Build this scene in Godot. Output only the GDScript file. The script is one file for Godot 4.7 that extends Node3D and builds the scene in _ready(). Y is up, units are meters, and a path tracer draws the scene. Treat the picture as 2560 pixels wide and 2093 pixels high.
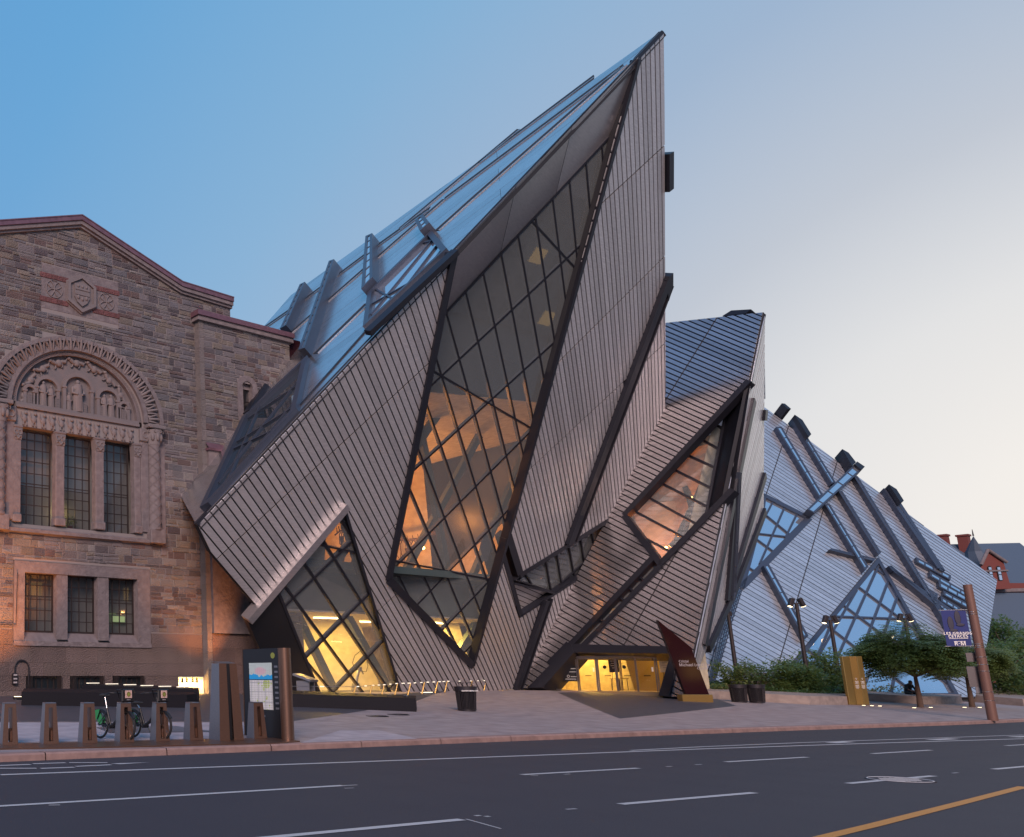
extends Node3D
# A faceted metal and glass museum beside an older stone wing, at dusk. x runs along the street, -z into the scene.

class MB:
	var v := PackedVector3Array()
	var n := PackedVector3Array()
	var c := PackedColorArray()
	var tint := Color.WHITE
	func tri(a: Vector3, b: Vector3, d: Vector3, na: Vector3, nb: Vector3, nd: Vector3) -> void:
		var g := (b - a).cross(d - a)
		if g.length_squared() < 1e-14:
			return
		if g.dot(na + nb + nd) > 0.0:
			v.append_array([a, d, b]); n.append_array([na, nd, nb])
		else:
			v.append_array([a, b, d]); n.append_array([na, nb, nd])
		c.append_array([tint, tint, tint])
	func quad(a: Vector3, b: Vector3, d: Vector3, e: Vector3, nn: Vector3) -> void:
		tri(a, b, d, nn, nn, nn); tri(a, d, e, nn, nn, nn)
	func flat(a: Vector3, b: Vector3, d: Vector3, e: Vector3, away: Vector3) -> void:
		var g := (d - a).cross(e - b).normalized()
		if g.dot((a + b + d + e) * 0.25 - away) < 0.0:
			g = -g
		quad(a, b, d, e, g)
	func box(o: Vector3, s: Vector3, turn := Basis()) -> void:
		var h := s * 0.5
		for ax in 3:
			for sg in [-1.0, 1.0]:
				var nn := Vector3.ZERO; nn[ax] = sg
				var p := Vector3.ZERO; p[(ax + 1) % 3] = h[(ax + 1) % 3]
				var q := Vector3.ZERO; q[(ax + 2) % 3] = h[(ax + 2) % 3]
				var m := nn * h[ax]
				quad(o + turn * (m - p - q), o + turn * (m + p - q), o + turn * (m + p + q), o + turn * (m - p + q), turn * nn)
	# a box whose edges are cut off, so that they catch light
	func soft_box(o: Vector3, s: Vector3, r: float, turn := Basis()) -> void:
		var h := s * 0.5
		var k := func(x: float, y: float, z: float) -> Vector3: return o + turn * Vector3(x, y, z)
		for ax in 3:
			var a1 := (ax + 1) % 3
			var a2 := (ax + 2) % 3
			for sg in [-1.0, 1.0]:
				var nn := Vector3.ZERO; nn[ax] = sg
				var m := nn * h[ax]
				var p := Vector3.ZERO; p[a1] = h[a1] - r
				var q := Vector3.ZERO; q[a2] = h[a2] - r
				quad(o + turn * (m - p - q), o + turn * (m + p - q), o + turn * (m + p + q), o + turn * (m - p + q), turn * nn)
				for s2 in [-1.0, 1.0]:
					var n2 := Vector3.ZERO; n2[a1] = s2
					var m1 := nn * h[ax] + n2 * (h[a1] - r)
					var m2 := nn * (h[ax] - r) + n2 * h[a1]
					quad(o + turn * (m1 - q), o + turn * (m1 + q), o + turn * (m2 + q), o + turn * (m2 - q), turn * (nn + n2).normalized())
	# poly (x, y) raised from z0 to z1
	func prism(poly: PackedVector2Array, z0: float, z1: float, back := false) -> void:
		var idx := Geometry2D.triangulate_polygon(poly)
		for i in range(0, idx.size(), 3):
			var a := poly[idx[i]]; var b := poly[idx[i + 1]]; var d := poly[idx[i + 2]]
			tri(Vector3(a.x, a.y, z1), Vector3(b.x, b.y, z1), Vector3(d.x, d.y, z1), Vector3.BACK, Vector3.BACK, Vector3.BACK)
			if back:
				tri(Vector3(a.x, a.y, z0), Vector3(b.x, b.y, z0), Vector3(d.x, d.y, z0), Vector3.FORWARD, Vector3.FORWARD, Vector3.FORWARD)
		var ccw := not Geometry2D.is_polygon_clockwise(poly)
		for i in poly.size():
			var a := poly[i]; var b := poly[(i + 1) % poly.size()]
			var t := (b - a).normalized()
			var nn := Vector3(t.y, -t.x, 0) if ccw else Vector3(-t.y, t.x, 0)
			quad(Vector3(a.x, a.y, z0), Vector3(b.x, b.y, z0), Vector3(b.x, b.y, z1), Vector3(a.x, a.y, z1), nn)
	func bar2(a: Vector2, b: Vector2, w: float, z0: float, z1: float, back := true) -> void:
		var t := (b - a).normalized().orthogonal() * w * 0.5
		prism(PackedVector2Array([a - t, b - t, b + t, a + t]), z0, z1, back)
	func tube(pts: PackedVector3Array, r0: float, r1: float, seg := 8, caps := true) -> void:
		var fr: Array[Basis] = []
		var u := Vector3.UP if absf((pts[1] - pts[0]).normalized().y) < 0.95 else Vector3.RIGHT
		for i in pts.size():
			var t := (pts[mini(i + 1, pts.size() - 1)] - pts[maxi(i - 1, 0)]).normalized()
			u = (u - t * u.dot(t)).normalized()
			fr.append(Basis(u, t.cross(u), t))
		for i in pts.size() - 1:
			for k in seg:
				var q: Array[Vector3] = []; var w: Array[Vector3] = []
				for e in [[i, k], [i, k + 1], [i + 1, k + 1], [i + 1, k]]:
					var ang: float = TAU * e[1] / seg
					var d: Vector3 = fr[e[0]].x * cos(ang) + fr[e[0]].y * sin(ang)
					var r := lerpf(r0, r1, float(e[0]) / (pts.size() - 1))
					q.append(pts[e[0]] + d * r); w.append(d)
				tri(q[0], q[1], q[2], w[0], w[1], w[2]); tri(q[0], q[2], q[3], w[0], w[2], w[3])
		if caps:
			for e in [[0, -1.0, r0], [pts.size() - 1, 1.0, r1]]:
				var nn: Vector3 = fr[e[0]].z * e[1]
				for k in seg:
					var a: float = TAU * k / seg; var b: float = TAU * (k + 1) / seg
					tri(pts[e[0]], pts[e[0]] + (fr[e[0]].x * cos(a) + fr[e[0]].y * sin(a)) * e[2], pts[e[0]] + (fr[e[0]].x * cos(b) + fr[e[0]].y * sin(b)) * e[2], nn, nn, nn)
	func ball(o: Vector3, r: Vector3, seg := 10, rings := 7) -> void:
		for i in rings:
			for k in seg:
				var q: Array[Vector3] = []; var w: Array[Vector3] = []
				for e in [[i, k], [i, k + 1], [i + 1, k + 1], [i + 1, k]]:
					var th: float = PI * e[0] / rings; var ph: float = TAU * e[1] / seg
					var d := Vector3(sin(th) * cos(ph), cos(th), sin(th) * sin(ph))
					q.append(o + d * r); w.append((d / r).normalized())
				tri(q[0], q[1], q[2], w[0], w[1], w[2]); tri(q[0], q[2], q[3], w[0], w[2], w[3])
	func ring(o: Vector3, ax: Basis, big: float, small: float, seg := 28, cut := 8) -> void:
		for i in seg:
			for k in cut:
				var q: Array[Vector3] = []; var w: Array[Vector3] = []
				for e in [[i, k], [i, k + 1], [i + 1, k + 1], [i + 1, k]]:
					var a: float = TAU * e[0] / seg; var b: float = TAU * e[1] / cut
					var out := ax.x * cos(a) + ax.y * sin(a)
					var d := out * cos(b) + ax.z * sin(b)
					q.append(o + out * big + d * small); w.append(d)
				tri(q[0], q[1], q[2], w[0], w[1], w[2]); tri(q[0], q[2], q[3], w[0], w[2], w[3])
	func mesh() -> ArrayMesh:
		var a := []
		a.resize(Mesh.ARRAY_MAX)
		a[Mesh.ARRAY_VERTEX] = v; a[Mesh.ARRAY_NORMAL] = n; a[Mesh.ARRAY_COLOR] = c
		var m := ArrayMesh.new()
		if v.size():
			m.add_surface_from_arrays(Mesh.PRIMITIVE_TRIANGLES, a)
		return m

var M := {}
var rng := RandomNumberGenerator.new()

func P(a: Array) -> PackedVector2Array:
	var r := PackedVector2Array()
	for i in range(0, a.size(), 2):
		r.append(Vector2(a[i], a[i + 1]))
	return r

func lin(r: float, g: float, b: float) -> Color:
	return Color(r, g, b).linear_to_srgb()

func noise_tex(freq: float, lo: Color, hi: Color, octaves := 4, size := 512, kind := FastNoiseLite.TYPE_SIMPLEX_SMOOTH, stretch := 1.0) -> ImageTexture:
	var f := FastNoiseLite.new()
	f.seed = 11; f.frequency = freq; f.noise_type = kind; f.fractal_octaves = octaves
	var im := Image.create(size, size, false, Image.FORMAT_RGB8)
	for y in size:
		for x in size:
			var ang := TAU * x / size
			var ang2 := TAU * y / size
			var rr := size / TAU
			# the pattern wraps round: two circles in four dimensions are cut down to a blend of shifted samples
			var wx := float(x) / size; var wy := float(y) / size
			var s0 := f.get_noise_2d(x, y * stretch) * (1 - wx) + f.get_noise_2d(x - size, y * stretch) * wx
			var s1 := f.get_noise_2d(x, (y - size) * stretch) * (1 - wx) + f.get_noise_2d(x - size, (y - size) * stretch) * wx
			var t := clampf((s0 * (1 - wy) + s1 * wy) * 0.9 + 0.5, 0, 1)
			im.set_pixel(x, y, lo.lerp(hi, t))
	return ImageTexture.create_from_image(im)

func mat(called: String, col: Color, rough: float, metal := 0.0, tex: Texture2D = null, scale := 1.0, bump: Texture2D = null, depth := 0.0) -> StandardMaterial3D:
	var m := StandardMaterial3D.new()
	m.resource_name = called
	m.albedo_color = col; m.roughness = rough; m.metallic = metal
	if tex or bump:
		m.uv1_triplanar = true; m.uv1_world_triplanar = true
		m.uv1_scale = Vector3.ONE * scale
	if tex:
		m.albedo_texture = tex
	if bump:
		m.heightmap_enabled = true; m.heightmap_texture = bump; m.heightmap_scale = depth
	M[called] = m
	return m

func glow(called: String, col: Color, power: float) -> StandardMaterial3D:
	var m := mat(called, col, 0.5)
	m.emission_enabled = true; m.emission = col; m.emission_energy_multiplier = power
	return m

func glass(called: String, col: Color, alpha: float, spec := 0.5, metal := 0.0) -> StandardMaterial3D:
	var m := mat(called, Color(col, alpha), 0.02, metal)
	m.transparency = BaseMaterial3D.TRANSPARENCY_ALPHA
	m.metallic_specular = spec
	return m

func put(called: String, b: MB, m: Material, parent: Node = self, at := Transform3D()) -> MeshInstance3D:
	var o := MeshInstance3D.new()
	o.name = called; o.mesh = b.mesh(); o.material_override = m; o.transform = at
	parent.add_child(o, true)
	if parent == self:
		fix_name(o, called)
	return o

var taken := {}
func fix_name(o: Node, called: String) -> void:
	var k: int = taken.get(called, 0)
	taken[called] = k + 1
	o.name = called if k == 0 else "%s_%03d" % [called, k]

func thing(called: String, label: String, category: String, at := Vector3.ZERO, turn := 0.0, group := "") -> Node3D:
	var o := Node3D.new()
	o.name = called
	add_child(o, true)
	fix_name(o, called)
	o.position = at; o.rotation.y = turn
	return tag(o, label, category, group)

func tag(o: Node3D, label: String, category: String, group := "") -> Node3D:
	o.set_meta("label", label); o.set_meta("category", category)
	if group:
		o.set_meta("group", group)
	return o

func copy_of(src: Node3D, called: String, label: String, at: Vector3, turn: float) -> Node3D:
	var o: Node3D = src.duplicate()
	add_child(o, true)
	fix_name(o, called)
	o.position = at; o.rotation.y = turn
	o.set_meta("label", label)
	return o

func structure(o: Node3D) -> Node3D:
	o.set_meta("kind", "structure")
	return o

func stuff(o: Node3D) -> Node3D:
	o.set_meta("kind", "stuff")
	return o

# the part of a polygon on one side of a line (sign +1: left of a->b), at least off away from it
func half(poly: PackedVector2Array, a: Vector2, b: Vector2, side: float, off := 0.0) -> PackedVector2Array:
	var d := (b - a).normalized()
	var r := PackedVector2Array()
	for i in poly.size():
		var p := poly[i]; var q := poly[(i + 1) % poly.size()]
		var sp := d.cross(p - a) * side - off
		var sq := d.cross(q - a) * side - off
		if sp >= 0:
			r.append(p)
		if (sp > 0) != (sq > 0) and absf(sp - sq) > 1e-9:
			r.append(p.lerp(q, sp / (sp - sq)))
	return r

func area(p: PackedVector2Array) -> float:
	var s := 0.0
	for i in p.size():
		s += p[i].cross(p[(i + 1) % p.size()])
	return absf(s) * 0.5

func clean(p: PackedVector2Array) -> PackedVector2Array:
	var r := PackedVector2Array()
	for q in p:
		if r.is_empty() or r[r.size() - 1].distance_to(q) > 0.004:
			r.append(q)
	while r.size() > 2 and r[0].distance_to(r[r.size() - 1]) <= 0.004:
		r.remove_at(r.size() - 1)
	return r

func inset(poly: PackedVector2Array, w: float) -> PackedVector2Array:
	var o := Geometry2D.offset_polygon(poly, -w, Geometry2D.JOIN_MITER)
	var best := PackedVector2Array()
	for q in o:
		if area(q) > area(best):
			best = q
	return clean(best)

# where the line a-b crosses a convex polygon
func chord(poly: PackedVector2Array, a: Vector2, b: Vector2) -> Array:
	var hits := []
	var d := b - a
	for i in poly.size():
		var p := poly[i]; var q := poly[(i + 1) % poly.size()]
		var e := q - p
		var k := d.cross(e)
		if absf(k) < 1e-9:
			continue
		var s := (p - a).cross(d) / k
		if s >= -1e-6 and s <= 1.000001:
			hits.append((p - a).cross(e) / k)
	if hits.size() < 2:
		return []
	hits.sort()
	return [a + d * hits[0], a + d * hits[hits.size() - 1]]

# strips of metal cladding between neighbouring lines, cut by seams, with openings left out; returns the bare outlines too
func clad(parent: Node3D, outer: PackedVector2Array, holes: Array, rows: Array, seams: Array, gap: float, z0: float, z1: float, mats: Array, called := "cladding_panel") -> Array:
	var bare := []
	var clipped := []
	if Geometry2D.is_polygon_clockwise(outer):
		outer.reverse()
	for h in holes:
		if Geometry2D.is_polygon_clockwise(h):
			h.reverse()
	for i in rows.size() - 1:
		var a: Vector2 = rows[i][0]; var b: Vector2 = rows[i][1]
		var e: Vector2 = rows[i + 1][0]; var f: Vector2 = rows[i + 1][1]
		var quad := PackedVector2Array([a, b, f, e])
		if Geometry2D.is_polygon_clockwise(quad):
			quad.reverse()
		var pieces: Array = Geometry2D.intersect_polygons(outer, quad)
		for h in holes:
			var next := []
			for p in pieces:
				next.append_array(Geometry2D.clip_polygons(p, h))
			pieces = next
		for p in pieces:
			if Geometry2D.is_polygon_clockwise(p):
				continue
			bare.append(p)
		for s in seams:
			if rng.randf() < s[2]:
				continue
			var next := []
			var d: Vector2 = (s[1] - s[0]).normalized() * 300.0
			var side := d.orthogonal()
			for p in pieces:
				for g in [1.0, -1.0]:
					var big := PackedVector2Array([s[0] - d, s[0] + d, s[0] + d + side * g, s[0] - d + side * g])
					if Geometry2D.is_polygon_clockwise(big):
						big.reverse()
					next.append_array(Geometry2D.intersect_polygons(p, big))
			pieces = next
		for p in pieces:
			if p.size() < 3 or Geometry2D.is_polygon_clockwise(p):
				continue
			for q in Geometry2D.offset_polygon(p, -gap * 0.5, Geometry2D.JOIN_MITER):
				var k := clean(q)
				if k.size() < 3 or area(k) < 0.03 or Geometry2D.triangulate_polygon(k).is_empty():
					continue
				clipped.append(k)
	for k in clipped:
		var mb := MB.new()
		mb.prism(k, z0, z1 + rng.randf_range(-0.004, 0.004))
		put(called, mb, mats[rng.randi() % mats.size()], parent)
	return bare

func fan(focus: Vector2, from: Vector2, to: Vector2, n: int, reach := 120.0) -> Array:
	var r := []
	for i in n + 1:
		var p := from.lerp(to, float(i) / n)
		var d := (focus - p).normalized()
		r.append([p - d * reach, p + d * minf(reach, focus.distance_to(p) - 0.5)])
	return r

func backing(polys: Array, z0: float, z1: float) -> MB:
	var mb := MB.new()
	for p in polys:
		var k := clean(p)
		if k.size() > 2 and area(k) > 0.002 and not Geometry2D.triangulate_polygon(k).is_empty():
			mb.prism(k, z0, z1, true)
	return mb

# a glazed opening: a frame round it, mullions along the given lines, and every pane a piece of its own
func glazing(parent: Node3D, called: String, at: Transform3D, poly: PackedVector2Array, lines: Array, gm: Material, fm: Material, edge: float, bar: float, fz: Array, gz := 0.0, mz := [-0.12, 0.06]) -> MeshInstance3D:
	if Geometry2D.is_polygon_clockwise(poly):
		poly.reverse()
	var inner := inset(poly, edge)
	var fb := MB.new()
	for i in poly.size():
		if inner.size() == poly.size():
			var j := (i + 1) % poly.size()
			var best := 0; var best2 := 0
			for k in inner.size():
				if inner[k].distance_to(poly[i]) < inner[best].distance_to(poly[i]): best = k
				if inner[k].distance_to(poly[j]) < inner[best2].distance_to(poly[j]): best2 = k
			var q := clean(PackedVector2Array([poly[i], poly[j], inner[best2], inner[best]]))
			if q.size() > 2 and not Geometry2D.triangulate_polygon(q).is_empty():
				fb.prism(q, fz[0], fz[1], true)
		else:
			fb.bar2(poly[i], poly[(i + 1) % poly.size()], edge * 2.0, fz[0], fz[1])
	var w := put(called, fb, fm, parent, at)
	var panes := [inner]
	for l in lines:
		var next := []
		for p in panes:
			for s in [1.0, -1.0]:
				var q := clean(half(p, l[0], l[1], s, bar * 0.3))
				if q.size() > 2 and area(q) > 0.01:
					next.append(q)
		panes = next
	for p in panes:
		if Geometry2D.triangulate_polygon(p).is_empty():
			continue
		var pb := MB.new()
		var idx := Geometry2D.triangulate_polygon(p)
		for i in range(0, idx.size(), 3):
			pb.tri(Vector3(p[idx[i]].x, p[idx[i]].y, gz), Vector3(p[idx[i + 1]].x, p[idx[i + 1]].y, gz), Vector3(p[idx[i + 2]].x, p[idx[i + 2]].y, gz), Vector3.BACK, Vector3.BACK, Vector3.BACK)
		put("pane", pb, gm, w)
	for l in lines:
		var c := chord(inner, l[0], l[1])
		if c.size() == 2 and c[0].distance_to(c[1]) > 0.1:
			var b := MB.new()
			b.bar2(c[0], c[1], bar, mz[0] + rng.randf() * 0.004, mz[1] + rng.randf() * 0.01)
			put("mullion", b, fm, w)
	return w

func lines_of(a: PackedVector2Array) -> Array:
	var r := []
	for i in range(0, a.size() - 1, 2):
		r.append([a[i], a[i + 1]])
	return r

# a raised skylight strip: four sides and panes across
func strip_light(parent: Node3D, called: String, q: PackedVector2Array, high: float, w: float, panes: int, gm: Material, fm: Material) -> MeshInstance3D:
	if Geometry2D.is_polygon_clockwise(q):
		q.reverse()
	var lines := []
	var long: int = 0 if q[0].distance_to(q[1]) > q[1].distance_to(q[2]) else 1
	for k in range(1, panes):
		var t := float(k) / panes
		lines.append([q[long].lerp(q[long + 1], t), q[(long + 3) % 4].lerp(q[(long + 2) % 4], t)])
	return glazing(parent, called, Transform3D(), q, lines, gm, fm, w, w * 0.6, [0.0, high], high * 0.93, [high * 0.6, high * 0.97])

const SLOPE := 0.010
var kerb_line := P([7.99, -16.53, 14.09, -16.42, 24.01, -16.33, 35.42, -16.05, 54.49, -15.07])

func kerb_z(x: float) -> float:
	var k := kerb_line
	if x <= k[0].x:
		return k[0].y
	for i in k.size() - 1:
		if x <= k[i + 1].x:
			return lerpf(k[i].y, k[i + 1].y, (x - k[i].x) / (k[i + 1].x - k[i].x))
	return k[k.size() - 1].y

func ground_y(x: float, z: float) -> float:
	var d := kerb_z(x) - z
	if d <= 0:
		return -SLOPE * x
	return lerpf(-SLOPE * x + 0.14, 0.65, minf(1.0, d / 18.0))

func on_ground(x: float, z: float, up := 0.0) -> Vector3:
	return Vector3(x, ground_y(x, z) + up, z)

# a sheet that follows the ground, given its outline in x and z
func ground_sheet(poly: PackedVector2Array, up: float, cell := 2.0) -> MB:
	var mb := MB.new()
	if Geometry2D.is_polygon_clockwise(poly):
		poly.reverse()
	var lo := poly[0]; var hi := poly[0]
	for p in poly:
		lo = lo.min(p); hi = hi.max(p)
	var x := floorf(lo.x / cell) * cell
	while x < hi.x:
		var z := floorf(lo.y / cell) * cell
		while z < hi.y:
			for q in Geometry2D.intersect_polygons(poly, P([x, z, x + cell, z, x + cell, z + cell, x, z + cell])):
				var t := Geometry2D.triangulate_polygon(q)
				for i in range(0, t.size(), 3):
					var a := on_ground(q[t[i]].x, q[t[i]].y, up); var b := on_ground(q[t[i + 1]].x, q[t[i + 1]].y, up); var d := on_ground(q[t[i + 2]].x, q[t[i + 2]].y, up)
					mb.tri(a, b, d, Vector3.UP, Vector3.UP, Vector3.UP)
			z += cell
		x += cell
	return mb

# the same, as a slab with upright sides
func ground_block(poly: PackedVector2Array, low: float, high: float) -> MB:
	var mb := ground_sheet(poly, high)
	var n := poly.size()
	var mid := Vector2.ZERO
	for p in poly: mid += p / n
	for i in n:
		var a := poly[i]; var b := poly[(i + 1) % n]
		mb.flat(on_ground(a.x, a.y, low), on_ground(b.x, b.y, low), on_ground(b.x, b.y, high), on_ground(a.x, a.y, high), on_ground(mid.x, mid.y, (low + high) * 0.5))
	return mb

func stripe(pts: PackedVector2Array, w: float) -> PackedVector2Array:
	var l := PackedVector2Array(); var r := PackedVector2Array()
	for i in pts.size():
		var t := (pts[mini(i + 1, pts.size() - 1)] - pts[maxi(i - 1, 0)]).normalized().orthogonal() * w * 0.5
		l.append(pts[i] + t); r.append(pts[i] - t)
	r.reverse()
	l.append_array(r)
	return l

func _ready() -> void:
	rng.seed = 5
	var cam := Camera3D.new()
	cam.name = "camera"
	cam.position = Vector3(0, 1.6, 0)
	cam.rotation_degrees = Vector3(10.97, -30.47, 0)
	cam.projection = Camera3D.PROJECTION_FRUSTUM
	cam.near = 0.1; cam.far = 3000.0
	cam.size = 0.938226 * 0.1
	cam.frustum_offset = Vector2(0.488919, 0.094130) * 0.1
	add_child(cam)
	make_sky()
	var sun := DirectionalLight3D.new()
	sun.name = "dusk_sun"
	sun.light_color = Color(1.0, 0.87, 0.82); sun.light_energy = 1.05; sun.light_angular_distance = 24.0
	sun.shadow_enabled = true
	sun.look_at_from_position(Vector3(-60, 47, 65), Vector3.ZERO)
	add_child(sun)
	make_materials()
	build_ground()
	build_stone_wing()
	build_main_crystal()
	build_entrance_crystal()
	build_far_crystal()
	build_rooms()
	build_brick_house()
	build_plaza_things()
	build_planting()
	build_street_opposite()

func make_sky() -> void:
	var w := 1024; var h := 512
	var im := Image.create(w, h, false, Image.FORMAT_RGBF)
	var glow_dir := Vector3(sin(deg_to_rad(84)), 0.06, -cos(deg_to_rad(84))).normalized()
	# colours of the air by their angle from the place where the sky is brightest
	var stops := [[0.0, Color(0.95, 0.90, 0.82)], [10.0, Color(0.92, 0.88, 0.83)], [18.0, Color(0.78, 0.78, 0.78)], [26.0, Color(0.52, 0.57, 0.65)], [36.0, Color(0.32, 0.45, 0.63)], [48.0, Color(0.20, 0.42, 0.67)], [62.0, Color(0.11, 0.36, 0.67)], [90.0, Color(0.06, 0.28, 0.62)], [120.0, Color(0.06, 0.25, 0.58)], [180.0, Color(0.12, 0.27, 0.53)]]
	for y in h:
		var th := PI * (y + 0.5) / h
		for x in w:
			var ph := TAU * (x + 0.5) / w
			var d := Vector3(sin(th) * sin(ph), cos(th), -sin(th) * cos(ph))
			var flatter := Vector3(d.x, d.y * 1.25, d.z).normalized()
			var ang := rad_to_deg(acos(clampf(flatter.dot(glow_dir), -1, 1)))
			var c: Color = stops[stops.size() - 1][1]
			for i in stops.size() - 1:
				if ang < stops[i + 1][0]:
					var t: float = (ang - stops[i][0]) / (stops[i + 1][0] - stops[i][0])
					c = (stops[i][1] as Color).lerp(stops[i + 1][1], t)
					break
			# paler, slightly rosy air towards the horizon all round
			var low := exp(-maxf(d.y, 0.0) / 0.26)
			c = c.lerp(Color(0.66, 0.66, 0.72), low * 0.66 * clampf(ang / 40.0, 0.0, 1.0))
			if d.y < 0:
				c = c.lerp(Color(0.10, 0.095, 0.10), clampf(-d.y * 12.0, 0, 1))
			im.set_pixel(x, y, c)
	var sky := PanoramaSkyMaterial.new()
	sky.panorama = ImageTexture.create_from_image(im)
	var we := WorldEnvironment.new()
	we.name = "sky"
	var e := Environment.new()
	e.background_mode = Environment.BG_SKY
	e.sky = Sky.new()
	e.sky.sky_material = sky
	e.tonemap_mode = Environment.TONE_MAPPER_LINEAR
	e.tonemap_exposure = 1.0
	e.sdfgi_enabled = true; e.ssao_enabled = true; e.ssil_enabled = true
	we.environment = e
	add_child(we)

func make_materials() -> void:
	var grain := noise_tex(0.05, Color(0.82, 0.82, 0.82), Color.WHITE, 5)
	var patch := noise_tex(0.012, Color(0.80, 0.79, 0.80), Color.WHITE, 5)
	var speck := noise_tex(0.28, Color(0.55, 0.55, 0.56), Color.WHITE, 3)
	var rough_tex := noise_tex(0.035, Color.BLACK, Color.WHITE, 5)
	var fine := noise_tex(0.16, Color.BLACK, Color.WHITE, 4)
	var streak := noise_tex(0.02, Color(0.86, 0.86, 0.87), Color.WHITE, 4, 512, FastNoiseLite.TYPE_SIMPLEX_SMOOTH, 7.0)
	mat("asphalt", lin(0.060, 0.052, 0.066), 0.72, 0.0, speck, 0.6, fine, 0.5)
	mat("paint_white", lin(0.56, 0.56, 0.56), 0.6, 0.0, grain, 1.3)
	mat("paint_yellow", lin(0.62, 0.27, 0.04), 0.6, 0.0, grain, 1.3)
	mat("concrete", lin(0.37, 0.31, 0.30), 0.7, 0.0, patch, 0.18, fine, 0.3)
	mat("concrete_pale", lin(0.46, 0.41, 0.43), 0.7, 0.0, patch, 0.22, fine, 0.3)
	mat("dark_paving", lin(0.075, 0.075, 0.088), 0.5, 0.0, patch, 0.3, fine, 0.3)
	mat("kerb", lin(0.34, 0.22, 0.19), 0.7, 0.0, patch, 0.4, fine, 0.4)
	mat("planter", lin(0.36, 0.29, 0.25), 0.75, 0.0, patch, 0.35, fine, 0.3)
	mat("earth", lin(0.05, 0.045, 0.04), 0.9)
	# brushed aluminium cladding in a few neighbouring tones
	for i in 5:
		var k: float = [1.0, 0.93, 1.05, 0.97, 0.87][i]
		mat("glossy_%d" % i, lin(0.58 * k, 0.545 * k, 0.55 * k), 0.27, 0.8, streak, 0.16)
		mat("panel_%d" % i, lin(0.66 * k, 0.635 * k, 0.63 * k), 0.42, 0.55, streak, 0.16)
		mat("shine_%d" % i, lin(0.72 * k, 0.72 * k, 0.735 * k), 0.34, 0.7, streak, 0.10)
		mat("roof_%d" % i, lin(0.70 * k, 0.70 * k, 0.715 * k), 0.22, 0.9, streak, 0.12)
	mat("soffit", lin(0.60, 0.565, 0.56), 0.33, 0.8, streak, 0.14)
	mat("joint", lin(0.018, 0.018, 0.022), 0.7)
	mat("frame", lin(0.022, 0.023, 0.032), 0.4, 0.3)
	mat("frame_blue", lin(0.07, 0.085, 0.12), 0.4, 0.5)
	mat("black_panel", lin(0.010, 0.010, 0.013), 0.35)
	glass("hall_glass", lin(0.55, 0.60, 0.60), 0.12, 1.0, 0.12)
	glass("sky_glass", lin(0.75, 0.80, 0.86), 0.5, 1.0, 0.86)
	glass("dim_glass", lin(0.05, 0.07, 0.09), 0.55, 0.8, 0.25)
	glass("old_glass", lin(0.03, 0.04, 0.05), 0.35, 0.6)
	glass("door_glass", lin(0.1, 0.1, 0.1), 0.04, 0.5)
	mat("bronze", lin(0.23, 0.135, 0.095), 0.36, 0.75, streak, 0.8)
	mat("sky_grey_metal", lin(0.32, 0.30, 0.31), 0.32, 0.85, streak, 0.8)  # sky reflection put into the colour on dock and post sides; plain grey elsewhere
	mat("granite_black", lin(0.010, 0.010, 0.014), 0.5).metallic_specular = 0.25
	mat("iron", lin(0.03, 0.026, 0.03), 0.45, 0.4)
	mat("lamp_pole", lin(0.035, 0.028, 0.030), 0.5, 0.3)
	mat("rubber", lin(0.015, 0.015, 0.016), 0.8)
	mat("chrome", lin(0.6, 0.6, 0.6), 0.2, 1.0)
	mat("steel_grey", lin(0.22, 0.22, 0.24), 0.4, 0.6)
	mat("green_plastic", lin(0.02, 0.22, 0.06), 0.4)
	mat("black_plastic", lin(0.012, 0.012, 0.014), 0.4)
	mat("maroon", lin(0.022, 0.006, 0.008), 0.08, 0.0)
	mat("brass", lin(0.55, 0.36, 0.12), 0.32, 0.8, streak, 0.7)
	mat("white_letter", lin(0.8, 0.78, 0.75), 0.5)
	mat("grey_letter", lin(0.42, 0.38, 0.38), 0.5)
	mat("copper", lin(0.23, 0.12, 0.145), 0.45, 0.35, patch, 0.35)
	mat("dressed_stone", lin(0.22, 0.185, 0.185), 0.85, 0.0, patch, 0.35, rough_tex, 2.0)
	mat("carving", lin(0.23, 0.195, 0.195), 0.85, 0.0, grain, 0.9, fine, 0.8)
	var wall := mat("stone_wall", Color.WHITE, 0.9, 0.0, grain, 0.7, rough_tex, 7.0)
	wall.vertex_color_use_as_albedo = true
	mat("mortar", lin(0.30, 0.26, 0.25), 0.9, 0.0, grain, 1.5)
	mat("window_iron", lin(0.035, 0.024, 0.022), 0.5, 0.2)
	mat("dark_room", lin(0.30, 0.30, 0.29), 0.8)
	mat("plaster_warm", lin(0.72, 0.62, 0.42), 0.8, 0.0, patch, 0.3)
	mat("plaster_white", lin(0.75, 0.72, 0.64), 0.8, 0.0, patch, 0.3)
	mat("steel_teal", lin(0.045, 0.065, 0.062), 0.5)
	mat("floor_wood", lin(0.34, 0.24, 0.13), 0.35, 0.0, streak, 0.5)
	mat("bone", lin(0.05, 0.03, 0.015), 0.7)
	mat("pole_brown", lin(0.22, 0.12, 0.095), 0.55, 0.2, grain, 1.2)
	mat("bark", lin(0.12, 0.075, 0.055), 0.9, 0.0, grain, 2.0, fine, 1.5)
	mat("slate", lin(0.085, 0.12, 0.17), 0.6, 0.0, grain, 1.0)
	mat("brick_red", lin(0.20, 0.055, 0.045), 0.85, 0.0, grain, 1.5)
	mat("lawn", lin(0.03, 0.05, 0.02), 0.9)
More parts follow.
